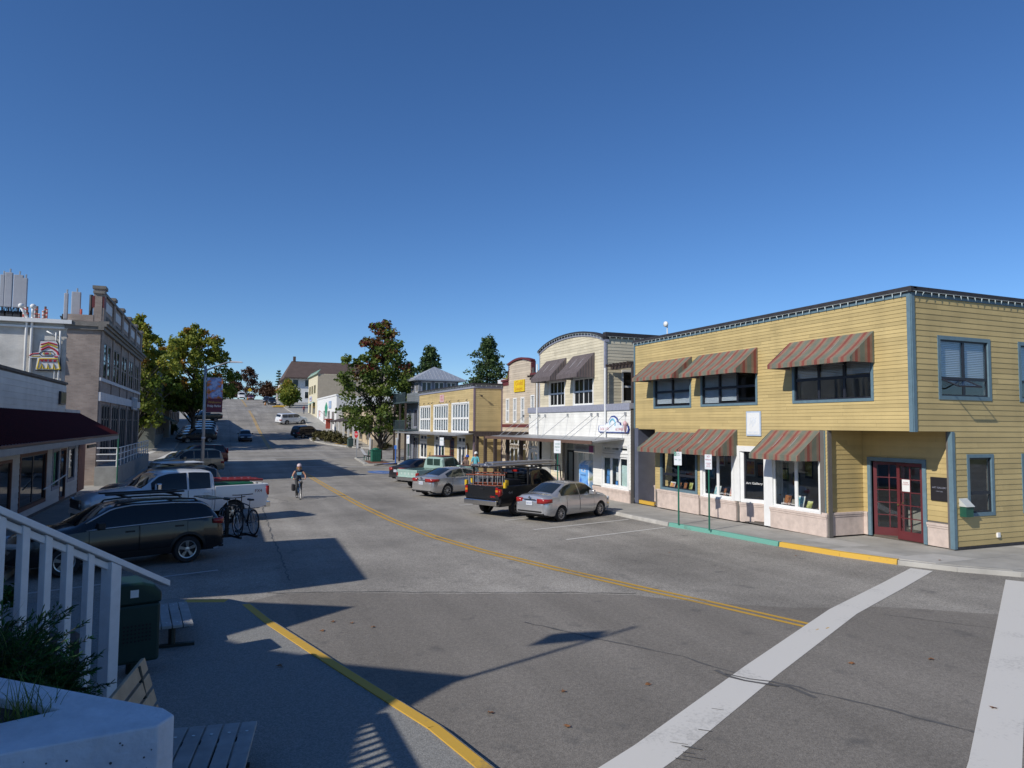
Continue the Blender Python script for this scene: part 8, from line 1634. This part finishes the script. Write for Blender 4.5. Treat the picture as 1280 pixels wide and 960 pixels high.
# green can behind the rail end
M_can=mat('can_green',(.008,.034,.026),.5,var=.1); gc=thing('waste_can','dark green waste can with domed hood behind the rail end','bin',(-.99,11.1,.12))
Tc=Matrix.Translation((-.99,11.1,.12))@Matrix.Rotation(R(14),4,'Z')
k=MB(Tc); k.lathe([(.08,0),(.08,.2)],(0,0,0),'z',10); k.build('pedestal',M_can,gc); k=MB(Tc); k.box(-.28,.28,-.28,.28,.2,.98); k.build('body',M_can,gc,bevel=.04)
k=MB(Tc); k.prism([(-.29,.98),(.29,.98),(.29,1.12),(.2,1.22),(.05,1.27),(-.29,1.27)],-.29,.29,axis='y'); k.build('hood',M_can,gc,bevel=.03); k=MB(Tc); k.box(-.1,.0,-.297,-.291,1.08,1.18); k.build('label',M_white,gc)
k=MB(Tc)
for i in range(8):
    for j in range(5): k.lathe([(.014,-.29),(.014,-.286)],(-.16+i*.045,0,.5+j*.05),'y',6)
k.build('perforation',M_dark,gc,kind='stuff')
# landing rail out of frame that throws the slatted shadow, and the terrace it stands on
tb=MB(); tb.prism([(-2.15,7.15),(-9,7.3),(-9,-5),(1.2,-5),(1.2,2.4),(-2.15,2.9)],.12,1.9); tb.build('terrace',M_pw,kind='structure')
Lr=thing('landing_railing','white timber landing railing with square end post','railing',(-2.25,5.6,1.9))
k=MB(); k.box(-2.36,-2.2,6.85,7.01,1.9,2.98); k.build('post',M_rail,Lr,bevel=.006); k=MB(); k.box(-2.37,-2.19,3.2,7.0,2.985,3.04); k.build('handrail',M_rail,Lr); k=MB(); k.box(-2.32,-2.24,3.3,6.85,2.0,2.06); k.build('bottom_rail',M_rail,Lr)
for j in range(24): k=MB(); y=3.4+j*.145; k.box(-2.31,-2.25,y,y+.05,2.06,2.983); k.build('baluster',M_rail,Lr)
# flag-shaped sign on a pole outside the frame: its shadow lies across the road
hb=9.; fx,fy=6.83-hb/.7,10.84-.36*hb/.7
FS=thing('flag_pole','tall grey pole with a limp maroon flag rising from the terrace','flag pole',(fx,fy,1.9)); k=MB(); k.tube([(fx,fy,1.9),(fx,fy,hb)],[.055,.04],8); k.build('pole',M_lamp,FS)
k=MB(); V=[]; Q=[((5.78,10.47),(4.71,10.55)),((5.9,10.52),(4.95,10.7)),((6.1,10.6),(5.15,10.85)),((6.25,10.72),(5.35,11.0)),((6.4,10.8),(5.7,10.98))]
for a_,b_ in Q:
    for j in range(5): t=j/4; p=(a_[0]+(b_[0]-a_[0])*t,a_[1]+(b_[1]-a_[1])*t); dx=p[0]-fx; V.append((fx+.03*math.sin(t*6),fy+p[1]-fy-.36*dx+.02,.7*dx))
k.add(V,[(i*5+j,i*5+j+1,(i+1)*5+j+1,(i+1)*5+j) for i in range(4) for j in range(4)]); k.build('flag',M_maroonp,FS,solid=.01,smooth=True)
k=MB(); k.lathe([(.0,-.06),(.06,0),(.0,.06)],(fx,fy,hb+.05),'z',10,cap=False); k.build('finial',M_brass,FS,smooth=True)
# fallen leaves
M_fl=mat('fallen_leaf',(.22,.1,.04),.8,var=.3); rn=random.Random(44)
for (x,y) in ((4.35,8.6),(5.55,8.4),(2.0,13.1),(2.3,12.9),(1.75,12.6),(2.6,12.5),(3.2,8.3),(9.2,6.1),(8.9,8.0),(11.9,16.9),(3.9,7.6),(.9,10.6),(14.9,15.2),(17.4,12.8),(10.2,7.7)):
    k=MB(); a0=rn.uniform(0,6); P=[]
    for q in range(10): a=a0+q*.628; r_=(.055 if q%2==0 else .025)*rn.uniform(.8,1.2); P.append((x+r_*math.cos(a),y+r_*math.sin(a),zg(y)+.012+rn.uniform(0,.022)+(.13 if (x>16.5 or (x<1.2 and y<14)) else 0)))
    k.poly(P); tag(rebase(k.build('fallen_leaf',M_fl,None)),'dry brown leaf lying on the pavement','leaf','fallen leaves')
# ------------------------------------------------------------------ end: drop helper properties
for o in bpy.data.objects:
    if '_w' in o: del o['_w']
